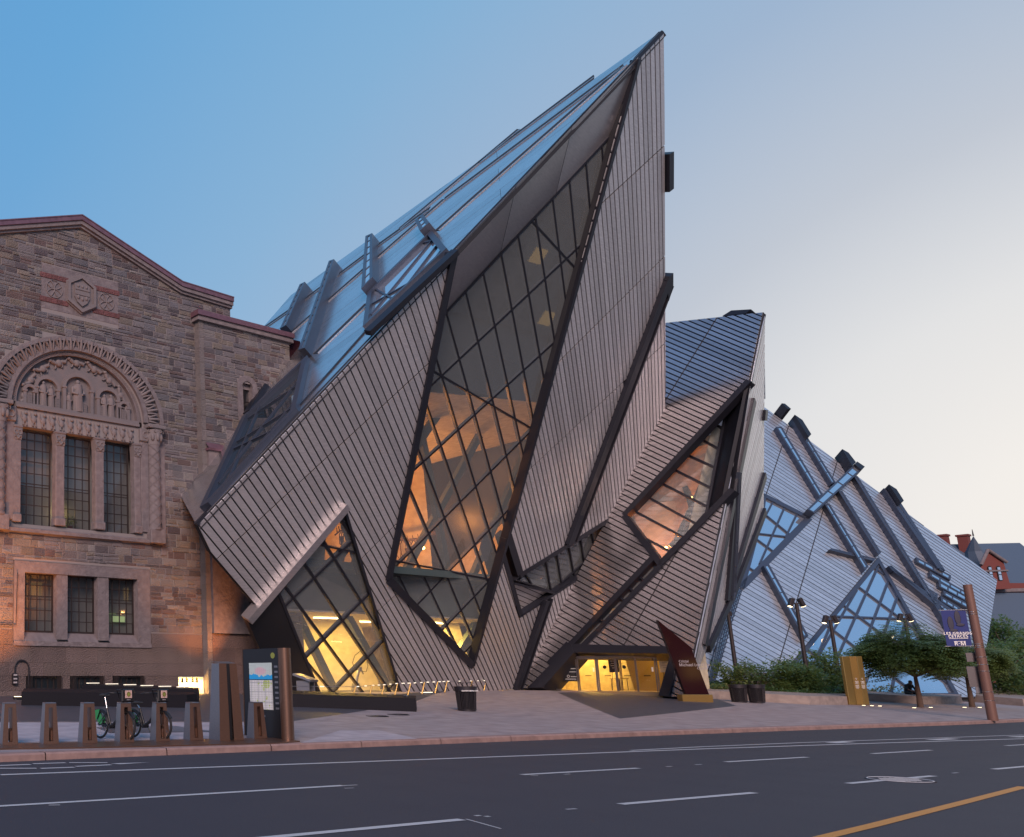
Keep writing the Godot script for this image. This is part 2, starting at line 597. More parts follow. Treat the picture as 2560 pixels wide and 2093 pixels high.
	for i in 4:
		var lc: Color = [lin(0.035, 0.075, 0.028), lin(0.060, 0.095, 0.028), lin(0.10, 0.115, 0.032), lin(0.055, 0.035, 0.032)][i]
		var lm := mat("leaf_%d" % i, Color.WHITE, 0.55)
		lm.albedo_color = lc
		lm.backlight_enabled = true; lm.backlight = lin(0.25, 0.3, 0.08)
		lm.cull_mode = BaseMaterial3D.CULL_DISABLED
	glow("tube_light", Color(1.0, 0.93, 0.70), 5.0)
	glow("bulb_warm", Color(1.0, 0.80, 0.45), 14.0)
	glow("strip_glow", Color(1.0, 0.92, 0.75), 5.0)
	glow("tail_glow", Color(1.0, 0.10, 0.05), 6.0)
	glow("lit_window", Color(1.0, 0.78, 0.42), 1.2)
	glow("rail_light", Color(1.0, 0.95, 0.85), 0.9)

func bulb(called: String, parent: Node, at: Vector3, r: float, col: Color, energy: float, m: Material) -> void:
	var b := MB.new()
	b.ball(at, Vector3.ONE * r, 10, 7)
	put(called, b, m, parent)
	var l := OmniLight3D.new()
	l.name = called + "_light"
	l.light_color = col; l.light_energy = energy; l.light_size = r * 0.8; l.omni_range = 60.0; l.omni_attenuation = 2.0
	l.shadow_enabled = true
	l.position = at
	parent.add_child(l, true)

func build_ground() -> void:
	var land := MB.new()
	for i in 12:
		for j in 8:
			var xa := -900.0 + i * 150; var za := -800.0 + j * 150
			var y := func(x: float) -> float: return -SLOPE * clampf(x, -100, 160) - 0.25
			land.quad(Vector3(xa, -SLOPE * clampf(xa, -150, 150) - 0.25, za), Vector3(xa + 150, -SLOPE * clampf(xa + 150, -150, 150) - 0.25, za), Vector3(xa + 150, -SLOPE * clampf(xa + 150, -150, 150) - 0.25, za + 150), Vector3(xa, -SLOPE * clampf(xa, -150, 150) - 0.25, za + 150), Vector3.UP)
	structure(put("ground", land, M.earth))
	var road_poly := PackedVector2Array([Vector2(-140, 9.5), Vector2(150, 9.5)])
	for x in range(150, -141, -10):
		road_poly.append(Vector2(x, kerb_z(x) + 0.02))
	var road := structure(put("road", ground_sheet(road_poly, 0.0, 10.0), M.asphalt))
	# painted lines
	var white := [
		[P([6.92, -14.3, 13.66, -13.54, 20.56, -12.79, 25.97, -12.27, 32.81, -11.39, 41.57, -10.13]), 0.15], [P([23.52, -12.78, 26.9, -12.7, 31.59, -12.36, 44.94, -10.93]), 0.12],
		[P([4.92, -10.85, 7.01, -10.72, 11.07, -10.51]), 0.13], [P([15.33, -10.28, 18.68, -10.04]), 0.13], [P([21.98, -9.99, 25.29, -9.8]), 0.13], [P([28.23, -9.59, 31.4, -9.43]), 0.13], [P([35.98, -9.16, 39.41, -8.93]), 0.13],
		[P([6.55, -7.45, 9.66, -7.31]), 0.13], [P([12.85, -7.2, 16.12, -6.99]), 0.13], [P([19.13, -6.89, 22.29, -6.72]), 0.13], [P([25.32, -6.69, 28.54, -6.53]), 0.13],
		[P([7.4, -15.82, 8.27, -15.77]), 0.13], [P([8.37, -15.86, 9.05, -15.78]), 0.13], [P([9.12, -15.76, 9.81, -15.44]), 0.12], [P([7.2, -15.4, 8, -15.02]), 0.13], [P([8.07, -14.99, 8.75, -14.93]), 0.13], [P([8.85, -15.05, 9.64, -15.04]), 0.13],
		[P([32.4, -11.93, 33.69, -11.93]), 0.3], [P([37.5, -11.2, 39.14, -11.14]), 0.34], [P([42.53, -10.61, 44.61, -10.46]), 0.34],
		[P([9.74, -7.31, 9.46, -6.66]), 0.03], [P([10.07, -7.43, 10.16, -7.42]), 0.06], [P([10.12, -7.33, 10.2, -7.32]), 0.06], [P([20.59, -9.93, 20.83, -9.92]), 0.05], [P([19.53, -9.96, 19.74, -9.95]), 0.05], [P([11.09, -10.5, 11.35, -10.47]), 0.05], [P([10.81, -10.23, 10.98, -10.2]), 0.04], [P([5.84, -10.62, 5.98, -10.57]), 0.05], [P([23.35, -6.76, 23.58, -6.74]), 0.05], [P([11.66, -7.24, 11.84, -7.21]), 0.05], [P([15.34, -10.12, 15.46, -10.06]), 0.04], [P([16.11, -9.98, 16.29, -9.97]), 0.04]]
	for k in white.size():
		put("lane_marking", ground_sheet(stripe(white[k][0], white[k][1]), 0.005 + 0.0006 * (k % 5), 4.0), M.paint_white, road)
	put("lane_marking", ground_sheet(P([9.77, -15.27, 10.64, -15.15, 9.86, -15.06]), 0.006, 4.0), M.paint_white, road)
	put("yellow_line", ground_sheet(stripe(P([11.64, -4.62, 12.19, -4.66, 13.66, -4.75, 15.32, -4.87, 17.85, -5.05, 21.33, -5.31]), 0.14), 0.006, 4.0), M.paint_yellow, road)
	# kerb stones
	var kerb := structure(Node3D.new())
	kerb.name = "kerb"
	add_child(kerb)
	var x := -36.0
	while x < 110.0:
		var a := Vector2(x + 0.012, kerb_z(x)); var b := Vector2(x + 3.0 - 0.012, kerb_z(x + 3.0))
		var kb := MB.new()
		var prof := [[0.02, -0.25], [0.0, 0.115], [-0.03, 0.15], [-0.33, 0.155], [-0.34, -0.2]]
		for i in prof.size() - 1:
			var p0 := Vector3(a.x, -SLOPE * a.x + prof[i][1], a.y + prof[i][0]); var p1 := Vector3(b.x, -SLOPE * b.x + prof[i][1], b.y + prof[i][0])
			var p2 := Vector3(b.x, -SLOPE * b.x + prof[i + 1][1], b.y + prof[i + 1][0]); var p3 := Vector3(a.x, -SLOPE * a.x + prof[i + 1][1], a.y + prof[i + 1][0])
			kb.flat(p0, p1, p2, p3, Vector3((a.x + b.x) * 0.5, -SLOPE * a.x - 0.05, a.y - 0.17))
		put("kerb_stone", kb, M.kerb, kerb)
		x += 3.0
	var plaza_poly := PackedVector2Array([Vector2(-36, -60), Vector2(140, -60)])
	for k in range(140, -37, -4):
		plaza_poly.append(Vector2(k, kerb_z(k) - 0.3))
	plaza_poly.reverse()
	var plaza := structure(put("plaza", ground_sheet(plaza_poly, 0.0, 3.0), M.concrete))
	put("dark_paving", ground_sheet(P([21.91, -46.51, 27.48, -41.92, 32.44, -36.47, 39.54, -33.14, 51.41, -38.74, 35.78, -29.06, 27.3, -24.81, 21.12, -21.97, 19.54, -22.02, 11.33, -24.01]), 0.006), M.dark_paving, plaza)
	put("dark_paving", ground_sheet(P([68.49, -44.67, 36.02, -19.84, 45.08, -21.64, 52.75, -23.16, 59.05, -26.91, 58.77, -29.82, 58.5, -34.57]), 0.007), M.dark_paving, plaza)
	put("pale_paving", ground_sheet(P([19.95, -18.93, 21.22, -18.62, 20.2, -16.38, 15.98, -16.5]), 0.006), M.concrete_pale, plaza)
	put("pale_paving", ground_sheet(P([11.15, -23.63, 19.21, -21.66, 15.36, -17.94, 8.8, -18.63]), 0.005), M.concrete_pale, plaza)

func arc_pts(c: Vector2, a: float, b: float, t0: float, t1: float, n: int) -> PackedVector2Array:
	var r := PackedVector2Array()
	for i in n + 1:
		var t := lerpf(t0, t1, float(i) / n)
		r.append(c + Vector2(cos(t) * a, sin(t) * b))
	return r

func stone_tone() -> Color:
	var t := rng.randf()
	var c := Color(0.215, 0.19, 0.195)
	if t < 0.14: c = Color(0.13, 0.11, 0.12)
	elif t < 0.24: c = Color(0.165, 0.115, 0.11)
	elif t < 0.36: c = Color(0.265, 0.24, 0.23)
	elif t < 0.52: c = Color(0.24, 0.20, 0.17)
	elif t < 0.64: c = Color(0.18, 0.17, 0.185)
	return c * rng.randf_range(0.85, 1.12)

# one rock-faced stone: the face is broken up and stands proud of its edges
func stone(mb: MB, x0: float, x1: float, y0: float, y1: float, z: float, proud: float, bevel: float) -> void:
	var bx := minf(bevel, (x1 - x0) * 0.3); var by := minf(bevel, (y1 - y0) * 0.3)
	var a := [Vector3(x0, y0, z), Vector3(x1, y0, z), Vector3(x1, y1, z), Vector3(x0, y1, z)]
	var f := []
	for k in 4:
		var p: Vector3 = a[k]
		f.append(Vector3(p.x + (bx if k == 0 or k == 3 else -bx), p.y + (by if k < 2 else -by), z + proud * rng.randf_range(0.55, 1.25)))
	var mid := Vector3(lerpf(x0, x1, rng.randf_range(0.3, 0.7)), lerpf(y0, y1, rng.randf_range(0.35, 0.65)), z + proud * rng.randf_range(0.8, 1.6))
	for k in 4:
		var p: Vector3 = a[k]; var q: Vector3 = a[(k + 1) % 4]; var fp: Vector3 = f[k]; var fq: Vector3 = f[(k + 1) % 4]
		mb.flat(p, q, fq, fp, Vector3((x0 + x1) * 0.5, (y0 + y1) * 0.5, z - 1.0))
		var n := (fp - mid).cross(fq - mid).normalized()
		if n.z < 0: n = -n
		mb.tri(mid, fp, fq, n, n, n)

func free_spans(x0: float, x1: float, y0: float, y1: float, holes: Array, arch: Array) -> Array:
	var spans := [[x0, x1]]
	var cuts := []
	for h in holes:
		if y1 > h[2] + 0.02 and y0 < h[3] - 0.02:
			cuts.append([h[0], h[1]])
	if arch.size() and y1 > arch[1]:
		var t: float = (maxf(y0, arch[1]) - arch[1]) / arch[3]
		if t < 1.0:
			var w: float = arch[2] * sqrt(1.0 - t * t)
			cuts.append([arch[0] - w, arch[0] + w])
	for c in cuts:
		var next := []
		for s in spans:
			if c[1] <= s[0] or c[0] >= s[1]:
				next.append(s)
				continue
			if c[0] - s[0] > 0.06: next.append([s[0], c[0]])
			if s[1] - c[1] > 0.06: next.append([c[1], s[1]])
		spans = next
	return spans

# random coursed ashlar; the largest stones are pieces of their own and the rest are one mass
func ashlar(parent: Node3D, x0: float, x1: Callable, y0: float, y1: float, holes: Array, arch: Array, singles: int, top_of: Callable) -> void:
	var all := []
	var y := y0
	while y < y1 - 0.05:
		var h := minf([0.16, 0.2, 0.24, 0.28, 0.33, 0.38][rng.randi() % 6], y1 - y)
		if y1 - y - h < 0.1: h = y1 - y
		var lim: Array = x1.call(y, y + h)
		for s in free_spans(lim[0], lim[1], y, y + h, holes, arch):
			var x: float = s[0]
			while x < s[1] - 0.01:
				var w := rng.randf_range(0.35, 1.15) * (1.0 if h < 0.3 else 0.85)
				if s[1] - x - w < 0.28: w = s[1] - x
				# now and then two thin stones fill the height of one
				if h > 0.27 and rng.randf() < 0.3:
					var m := y + h * rng.randf_range(0.4, 0.6)
					all.append([x, x + w, y, m]); all.append([x, x + w, m, y + h])
				else:
					all.append([x, x + w, y, y + h])
				x += w
		y += h
	var order := range(all.size())
	order.sort_custom(func(p, q): return (all[p][1] - all[p][0]) * (all[p][3] - all[p][2]) * (1.0 if all[p][1] > 18.2 else 0.0) > (all[q][1] - all[q][0]) * (all[q][3] - all[q][2]) * (1.0 if all[q][1] > 18.2 else 0.0))
	var mass := MB.new()
	var j := 0.009
	for k in order.size():
		var s: Array = all[order[k]]
		var mb := MB.new() if k < singles else mass
		mb.tint = stone_tone()
		stone(mb, s[0] + j, s[1] - j, s[2] + j, s[3] - j, 0.0, rng.randf_range(0.015, 0.05), 0.022)
		if k < singles:
			put("stone", mb, M.stone_wall, parent)
	stuff(put("small_stones", mass, M.stone_wall, parent))

func build_stone_wing() -> void:
	var wing := thing("stone_wing", "old rough stone museum wing with a gable, carved arch and copper coping", "building")
	var at := Transform3D(Basis(), Vector3(0, 0, -38))
	var gx := 22.57
	var gable := P([12.2, -0.3, 32.9, -0.3, 32.9, 23.0, 29.2, 23.15, gx, 25.4, 15.95, 23.15, 12.2, 23.0])
	# the wall behind the stones: mortar
	var holes := [[18.9, 26.85, 3.1, 7.02], [18.35, 26.85, 8.38, 14.9], [19.62, 21.55, 0.9, 1.57], [22.01, 23.95, 0.9, 1.57], [24.45, 26.37, 0.9, 1.57], [28.5, 30.15, 0.4, 1.55], [20.3, 25.0, 20.15, 22.6]]
	var mb := MB.new()
	# halved on the axis so that the arched field can be cut out
	var cells := []
	var arch_cut := arc_pts(Vector2(gx, 14.6), 3.9, 3.5, 0, PI, 24)
	for half_ in [P([gx, -9, 90, -9, 90, 90, gx, 90]), P([-90, -9, gx, -9, gx, 90, -90, 90])]:
		for q in Geometry2D.intersect_polygons(gable, half_):
			cells.append_array(Geometry2D.clip_polygons(q, arch_cut))
	for h in [holes[0], [19.2, 26.0, 8.8, 13.7], holes[2], holes[3], holes[4], holes[5]]:
		var next := []
		var hp := P([h[0], h[2], h[1], h[2], h[1], h[3], h[0], h[3]])
		var cuts := [P([-50, -50, h[0], -50, h[0], 80, -50, 80]), P([h[1], -50, 90, -50, 90, 80, h[1], 80]), P([h[0], -50, h[1], -50, h[1], h[2], h[0], h[2]]), P([h[0], h[3], h[1], h[3], h[1], 80, h[0], 80])]
		for c in cells:
			for q in cuts:
				next.append_array(Geometry2D.intersect_polygons(c, q))
		cells = next
	for c in cells:
		var t := Geometry2D.triangulate_polygon(c)
		for i in range(0, t.size(), 3):
			mb.tri(Vector3(c[t[i]].x, c[t[i]].y, 0), Vector3(c[t[i + 1]].x, c[t[i + 1]].y, 0), Vector3(c[t[i + 2]].x, c[t[i + 2]].y, 0), Vector3.BACK, Vector3.BACK, Vector3.BACK)
	var wall := put("front_wall", mb, M.mortar, wing, at)
	var edges := func(ya: float, yb: float) -> Array:
		var reach := 10.33
		if yb > 23.1:
			reach = minf(10.33, (25.4 - yb) / (25.4 - 23.15) * 6.62)
		return [maxf(gx - reach, 12.3), minf(gx + reach, 32.9)]
	ashlar(wall, 0, edges, 3.78, 25.2, holes, [gx, 14.9, 5.22, 3.95], 230, edges)
	# smooth base courses
	var base_holes := [holes[0], holes[2], holes[3], holes[4], holes[5]]
	var y := 0.0
	for h in [0.45, 0.45, 0.67, 0.62, 0.82, 0.72]:
		for s in free_spans(12.3, 32.9, y, y + h, base_holes, []):
			var x: float = s[0]
			while x < s[1] - 0.01:
				var w := rng.randf_range(1.3, 2.3)
				if s[1] - x - w < 0.7: w = s[1] - x
				var b := MB.new()
				b.tint = Color(0.21, 0.155, 0.14) * rng.randf_range(0.88, 1.1)
				b.prism(P([x + 0.006, y + 0.006, x + w - 0.006, y + 0.006, x + w - 0.006, y + h - 0.006, x + 0.006, y + h - 0.006]), 0.0, 0.045 + rng.randf() * 0.006)
				put("base_block", b, M.stone_wall, wall)
				x += w
		y += h
	# coping of copper over a stone moulding, along the gable and its shoulders
	var rake := P([12.2, 23.05, 15.95, 23.2, gx, 25.45, 29.2, 23.2, 32.95, 23.08])
	for i in rake.size() - 1:
		var a := rake[i]; var b := rake[i + 1]
		var c := MB.new()
		c.prism(PackedVector2Array([a + Vector2(0, -0.16), b + Vector2(0, -0.16), b + Vector2(0, 0.06), a + Vector2(0, 0.06)]), -0.9, 0.26, true)
		c.prism(PackedVector2Array([a + Vector2(0, -0.3), b + Vector2(0, -0.3), b + Vector2(0, -0.16), a + Vector2(0, -0.16)]), -0.2, 0.15, true)
		put("stone_coping", c, M.dressed_stone, wall)
		var k := MB.new()
		k.prism(PackedVector2Array([a + Vector2(-0.0, 0.06), b + Vector2(0.0, 0.06), b + Vector2(0, 0.3), a + Vector2(0, 0.3)]), -1.0, 0.33, true)
		k.bar2(a + Vector2(0, 0.33), b + Vector2(0, 0.33), 0.06, -1.0, 0.36)
		put("copper_coping", k, M.copper, wall)
	# behind the gable: body and roof
	var body := MB.new()
	body.box(Vector3(22.6, 10.5, -53.5), Vector3(20.4, 25, 24.6))
	put("body_wall", body, M.dressed_stone, wing)
	var roof := MB.new()
	roof.flat(Vector3(12.2, 23, -38.6), Vector3(gx, 25.6, -38.6), Vector3(gx, 25.6, -66), Vector3(12.2, 23, -66), Vector3(gx, 0, -50))
	roof.flat(Vector3(32.9, 23, -38.6), Vector3(gx, 25.6, -38.6), Vector3(gx, 25.6, -66), Vector3(32.9, 23, -66), Vector3(gx, 0, -50))
	put("roof", roof, M.slate, wing)
	build_stone_windows(wing, wall)
	build_arch(wing, wall)
	build_crest(wall)
	build_tower(wing)
	# switch box with its bent pipe on the wall
	var box := thing("electrical_box", "small black electrical box with a bent pipe on the stone base", "electrical box", Vector3(18.98, 1.42, -37.93))
	var eb := MB.new()
	eb.soft_box(Vector3(0, 0.02, 0.06), Vector3(0.24, 0.52, 0.14), 0.015)
	put("casing", eb, M.iron, box)
	for k in 3:
		var e2 := MB.new()
		e2.box(Vector3(0, 0.2 - k * 0.17, 0.14), Vector3(0.18, 0.07, 0.02))
		put("label_plate", e2, M.grey_letter, box)
	var pipe := PackedVector3Array([Vector3(0, 0.25, 0.06), Vector3(0.0, 0.5, 0.06)])
	for k in 9:
		var t := PI - PI * k / 8.0
		pipe.append(Vector3(0.36 + cos(t) * 0.36, 0.55 + sin(t) * 0.33, 0.06))
	pipe.append(Vector3(0.74, 0.2, 0.06)); pipe.append(Vector3(0.76, -0.32, 0.02))
	var pb := MB.new()
	pb.tube(pipe, 0.035, 0.035, 8)
	put("pipe", pb, M.iron, box)
	var cable := thing("wall_cable", "thin dark cable running level along the wall past the lower windows", "cable", Vector3(0, 0, -37.9))
	var cb := MB.new()
	cb.tube(PackedVector3Array([Vector3(12.4, 3.98, 0.06), Vector3(15.6, 3.97, 0.06), Vector3(19.0, 3.93, 0.06), Vector3(19.05, 6.4, 0.06)]), 0.022, 0.022, 6)
	put("cable_run", cb, M.iron, cable)
	# floodlights that wash the wall from below
	for k in 2:
		var p: Vector3 = [Vector3(17.0, 0.62, -33.6), Vector3(30.5, 0.62, -35.0)][k]
		var fl := thing("floodlight", ["ground floodlight at the left that lights the lower stone wall", "ground floodlight below the wall between the lower windows and the crystal"][k], "floodlight", p, 0, "floodlights by the stone wall")
		var fb := MB.new()
		fb.soft_box(Vector3(0, 0.06, 0), Vector3(0.34, 0.12, 0.26), 0.02)
		put("casing", fb, M.iron, fl)
		var gb := MB.new()
		gb.box(Vector3(0, 0.125, 0), Vector3(0.26, 0.012, 0.18))
		put("lamp_glass", gb, M.strip_glow, fl)
		var sp := SpotLight3D.new()
		sp.name = "floodlight_beam"
		sp.light_color = Color(1.0, 0.60, 0.27); sp.light_energy = [120.0, 45.0][k]; sp.light_size = 0.1
		sp.spot_angle = [40.0, 34.0][k]; sp.spot_angle_attenuation = 0.75; sp.spot_range = 60; sp.spot_attenuation = 2.0
		sp.shadow_enabled = true
		fl.add_child(sp)
		sp.look_at_from_position(p + Vector3(0, 0.2, 0), [Vector3(17.2, 6.4, -38), Vector3(29.2, 6.6, -38)][k])

func build_stone_windows(wing: Node3D, wall: Node3D) -> void:
	# lower triple window: surround, splayed sill, two stone mullions
	var s := MB.new()
	for r in [[18.94, 19.5, 3.15, 7.0], [26.02, 26.8, 3.15, 7.0], [19.5, 26.02, 6.46, 7.0], [21.27, 21.89, 3.3, 6.46], [23.62, 24.28, 3.3, 6.46]]:
		s.prism(P([r[0], r[2], r[1], r[2], r[1], r[3], r[0], r[3]]), -0.45, 0.05 if r[0] < 19 or r[0] > 26 or r[2] > 6 else 0.0)
	put("window_surround", s, M.dressed_stone, wall)
	var sill := MB.new()
	for r in [[19.5, 21.27], [21.89, 23.62], [24.28, 26.02]]:
		sill.flat(Vector3(r[0], 3.68, -0.42), Vector3(r[1], 3.68, -0.42), Vector3(r[1], 3.2, 0.1), Vector3(r[0], 3.2, 0.1), Vector3(r[0], 3.0, -1.0))
	sill.prism(P([18.94, 2.98, 26.8, 2.98, 26.8, 3.2, 18.94, 3.2]), -0.3, 0.12)
	put("window_sill", sill, M.dressed_stone, wall)
	for k in 3:
		var x0: float = [19.5, 21.89, 24.28][k]; var x1: float = [21.27, 23.62, 26.02][k]
		var ln := []
		for i in [0.25, 0.5, 0.75]:
			ln.append([Vector2(lerpf(x0, x1, i), 3), Vector2(lerpf(x0, x1, i), 7)])
		for yy in [4.2, 4.7, 5.22, 5.38, 5.9]:
			ln.append([Vector2(x0, yy), Vector2(x1, yy)])
		glazing(wing, "window", Transform3D(Basis(), Vector3(0, 0, -38.38)), P([x0, 3.66, x1, 3.66, x1, 6.46, x0, 6.46]), ln, M.old_glass, M.window_iron, 0.06, 0.035, [-0.05, 0.05], 0.0, [-0.02, 0.03])
	# upper triple window
	for k in 3:
		var x0: float = [19.3, 21.68, 24.04][k]; var x1: float = [21.1, 23.42, 25.8][k]
		var ln := []
		for i in [0.26, 0.5, 0.75]:
			ln.append([Vector2(lerpf(x0, x1, i), 8), Vector2(lerpf(x0, x1, i), 14)])
		for yy in [9.35, 9.85, 10.35, 10.78, 10.92, 11.45, 12.05, 12.65, 13.15]:
			ln.append([Vector2(x0, yy), Vector2(x1, yy)])
		glazing(wing, "window", Transform3D(Basis(), Vector3(0, 0, -38.42)), P([x0, 8.83, x1, 8.83, x1, 13.58, x0, 13.58]), ln, M.old_glass, M.window_iron, 0.05, 0.035, [-0.05, 0.05], 0.0, [-0.02, 0.03])
	# piers between them with little capitals
	for x in [19.0, 21.39, 23.73, 26.08]:
		var wd := 0.3 if x > 20 and x < 25 else 0.24
		var p := MB.new()
		p.soft_box(Vector3(x, 11.0, -0.1), Vector3(wd * 1.7, 4.0, 0.42), 0.03)
		p.soft_box(Vector3(x, 9.05, -0.08), Vector3(wd * 2.0, 0.4, 0.5), 0.03)
		p.soft_box(Vector3(x, 13.62, -0.07), Vector3(wd * 2.1, 0.12, 0.5), 0.02)
		put("pier", p, M.dressed_stone, wall)
		var c := MB.new()
		c.prism(P([x - wd * 0.8, 12.95, x + wd * 0.8, 12.95, x + wd, 13.56, x - wd, 13.56]), -0.3, 0.14)
		for sgn in [-1.0, 1.0]:
			c.ring(Vector3(x + sgn * wd * 0.45, 13.32, 0.14), Basis(), 0.11, 0.035, 12, 5)
			c.tube(PackedVector3Array([Vector3(x, 12.98, 0.15), Vector3(x + sgn * wd * 0.5, 13.15, 0.17), Vector3(x + sgn * wd * 0.85, 13.05, 0.14)]), 0.04, 0.03, 5)
		put("pier_capital", c, M.carving, wall)
	var us := MB.new()
	us.flat(Vector3(18.4, 8.85, -0.45), Vector3(26.8, 8.85, -0.45), Vector3(26.8, 8.55, 0.2), Vector3(18.4, 8.55, 0.2), Vector3(22, 8, -1))
	us.prism(P([18.4, 8.38, 26.85, 8.38, 26.85, 8.55, 18.4, 8.55]), -0.45, 0.24)
	put("window_sill", us, M.dressed_stone, wall)
	# basement windows behind mesh guards
	for k in 3:
		var x0: float = [19.62, 22.01, 24.45][k]; var x1: float = [21.55, 23.95, 26.37][k]
		var ln := []
		for i in 5:
			ln.append([Vector2(lerpf(x0, x1, (i + 1) / 6.0), 0.5), Vector2(lerpf(x0, x1, (i + 1) / 6.0), 2)])
		glazing(wing, "basement_window", Transform3D(Basis(), Vector3(0, 0, -38.2)), P([x0, 0.86, x1, 0.86, x1, 1.57, x0, 1.57]), ln, M.old_glass, M.window_iron, 0.07, 0.04, [-0.05, 0.16], 0.0, [-0.02, 0.04])
		var g := MB.new()
		for e in 2:
			var gx0: float = [x0 + 0.02, x1 - 0.3][e]
			for i in 8:
				g.tube(PackedVector3Array([Vector3(gx0 + i * 0.04, 0.9, 0.12), Vector3(gx0 + i * 0.04 , 1.55, 0.12)]), 0.006, 0.006, 4, false)
			for i in 16:
				g.tube(PackedVector3Array([Vector3(gx0, 0.9 + i * 0.042, 0.12), Vector3(gx0 + 0.28, 0.9 + i * 0.042, 0.12)]), 0.006, 0.006, 4, false)
		stuff(put("mesh_guard", g, M.window_iron, wall))
	# the dim rooms behind the old windows
	var r := MB.new()
	r.box(Vector3(22.5, 11.2, -39.35), Vector3(8.2, 5.6, 0.1)); r.box(Vector3(22.7, 5.0, -39.35), Vector3(8.2, 3.4, 0.1)); r.box(Vector3(23, 1.2, -39.2), Vector3(8, 1.4, 0.1))
	put("dark_interior", r, M.dark_room, wing)
	# lit things on the sills inside: a potted plant under a lamp, a desk lamp
	var pl := thing("potted_plant", "small green potted plant lit inside the middle tall window", "plant", Vector3(22.55, 8.85, -38.9))
	var pot := MB.new()
	pot.tube(PackedVector3Array([Vector3.ZERO, Vector3(0, 0.22, 0)]), 0.1, 0.14, 10)
	put("pot", pot, M.brick_red, pl)
	put("foliage", leaf_ball(Vector3(0, 0.5, 0), Vector3(0.45, 0.38, 0.25), 160, 0.1), M.leaf_1, pl)
	var lp := thing("window_lamp", "little lit lamp inside the middle tall stone-framed window", "lamp", Vector3(22.15, 9.5, -38.95))
	bulb("bulb", lp, Vector3(0, 0.25, 0), 0.05, Color(1.0, 0.85, 0.5), 0.35, M.bulb_warm)
	var lp2 := thing("ceiling_lamp", "lit fluorescent lamp inside the right lower window of the stone wing", "lamp", Vector3(25.2, 4.75, -39.1))
	var lb := MB.new()
	lb.box(Vector3(0, 0, 0), Vector3(0.4, 0.05, 0.1)); lb.box(Vector3(0.35, -0.28, 0.02), Vector3(0.8, 0.3, 0.04))
	put("light_tube", lb, glow("pale_tube", Color(0.75, 0.85, 0.6), 0.5), lp2)

func robed(mb: MB, o: Vector3, h: float, w: float) -> void:
	mb.tube(PackedVector3Array([o, o + Vector3(0, h * 0.45, 0), o + Vector3(0, h * 0.7, 0.02), o + Vector3(0, h * 0.84, 0)]), w, w * 0.78, 9)
	mb.ball(o + Vector3(0, h * 0.72, 0), Vector3(w * 1.15, h * 0.15, w * 0.8), 8, 6)
	mb.ball(o + Vector3(0, h * 0.92, 0.03), Vector3(w * 0.42, h * 0.085, w * 0.42), 8, 6)
	for s in [-1.0, 1.0]:
		mb.tube(PackedVector3Array([o + Vector3(s * w * 0.95, h * 0.76, 0), o + Vector3(s * w * 1.15, h * 0.58, w * 0.3), o + Vector3(s * w * 0.4, h * 0.52, w * 0.9)]), w * 0.3, w * 0.2, 6)
	for k in 6:
		var x := (k - 2.5) * w * 0.33
		var zz := sqrt(maxf(0.0, 1.0 - pow(x / w, 2))) * w
		mb.tube(PackedVector3Array([o + Vector3(x, 0.0, zz), o + Vector3(x * 0.8, h * 0.5, zz * 0.92)]), w * 0.09, w * 0.05, 4, false)

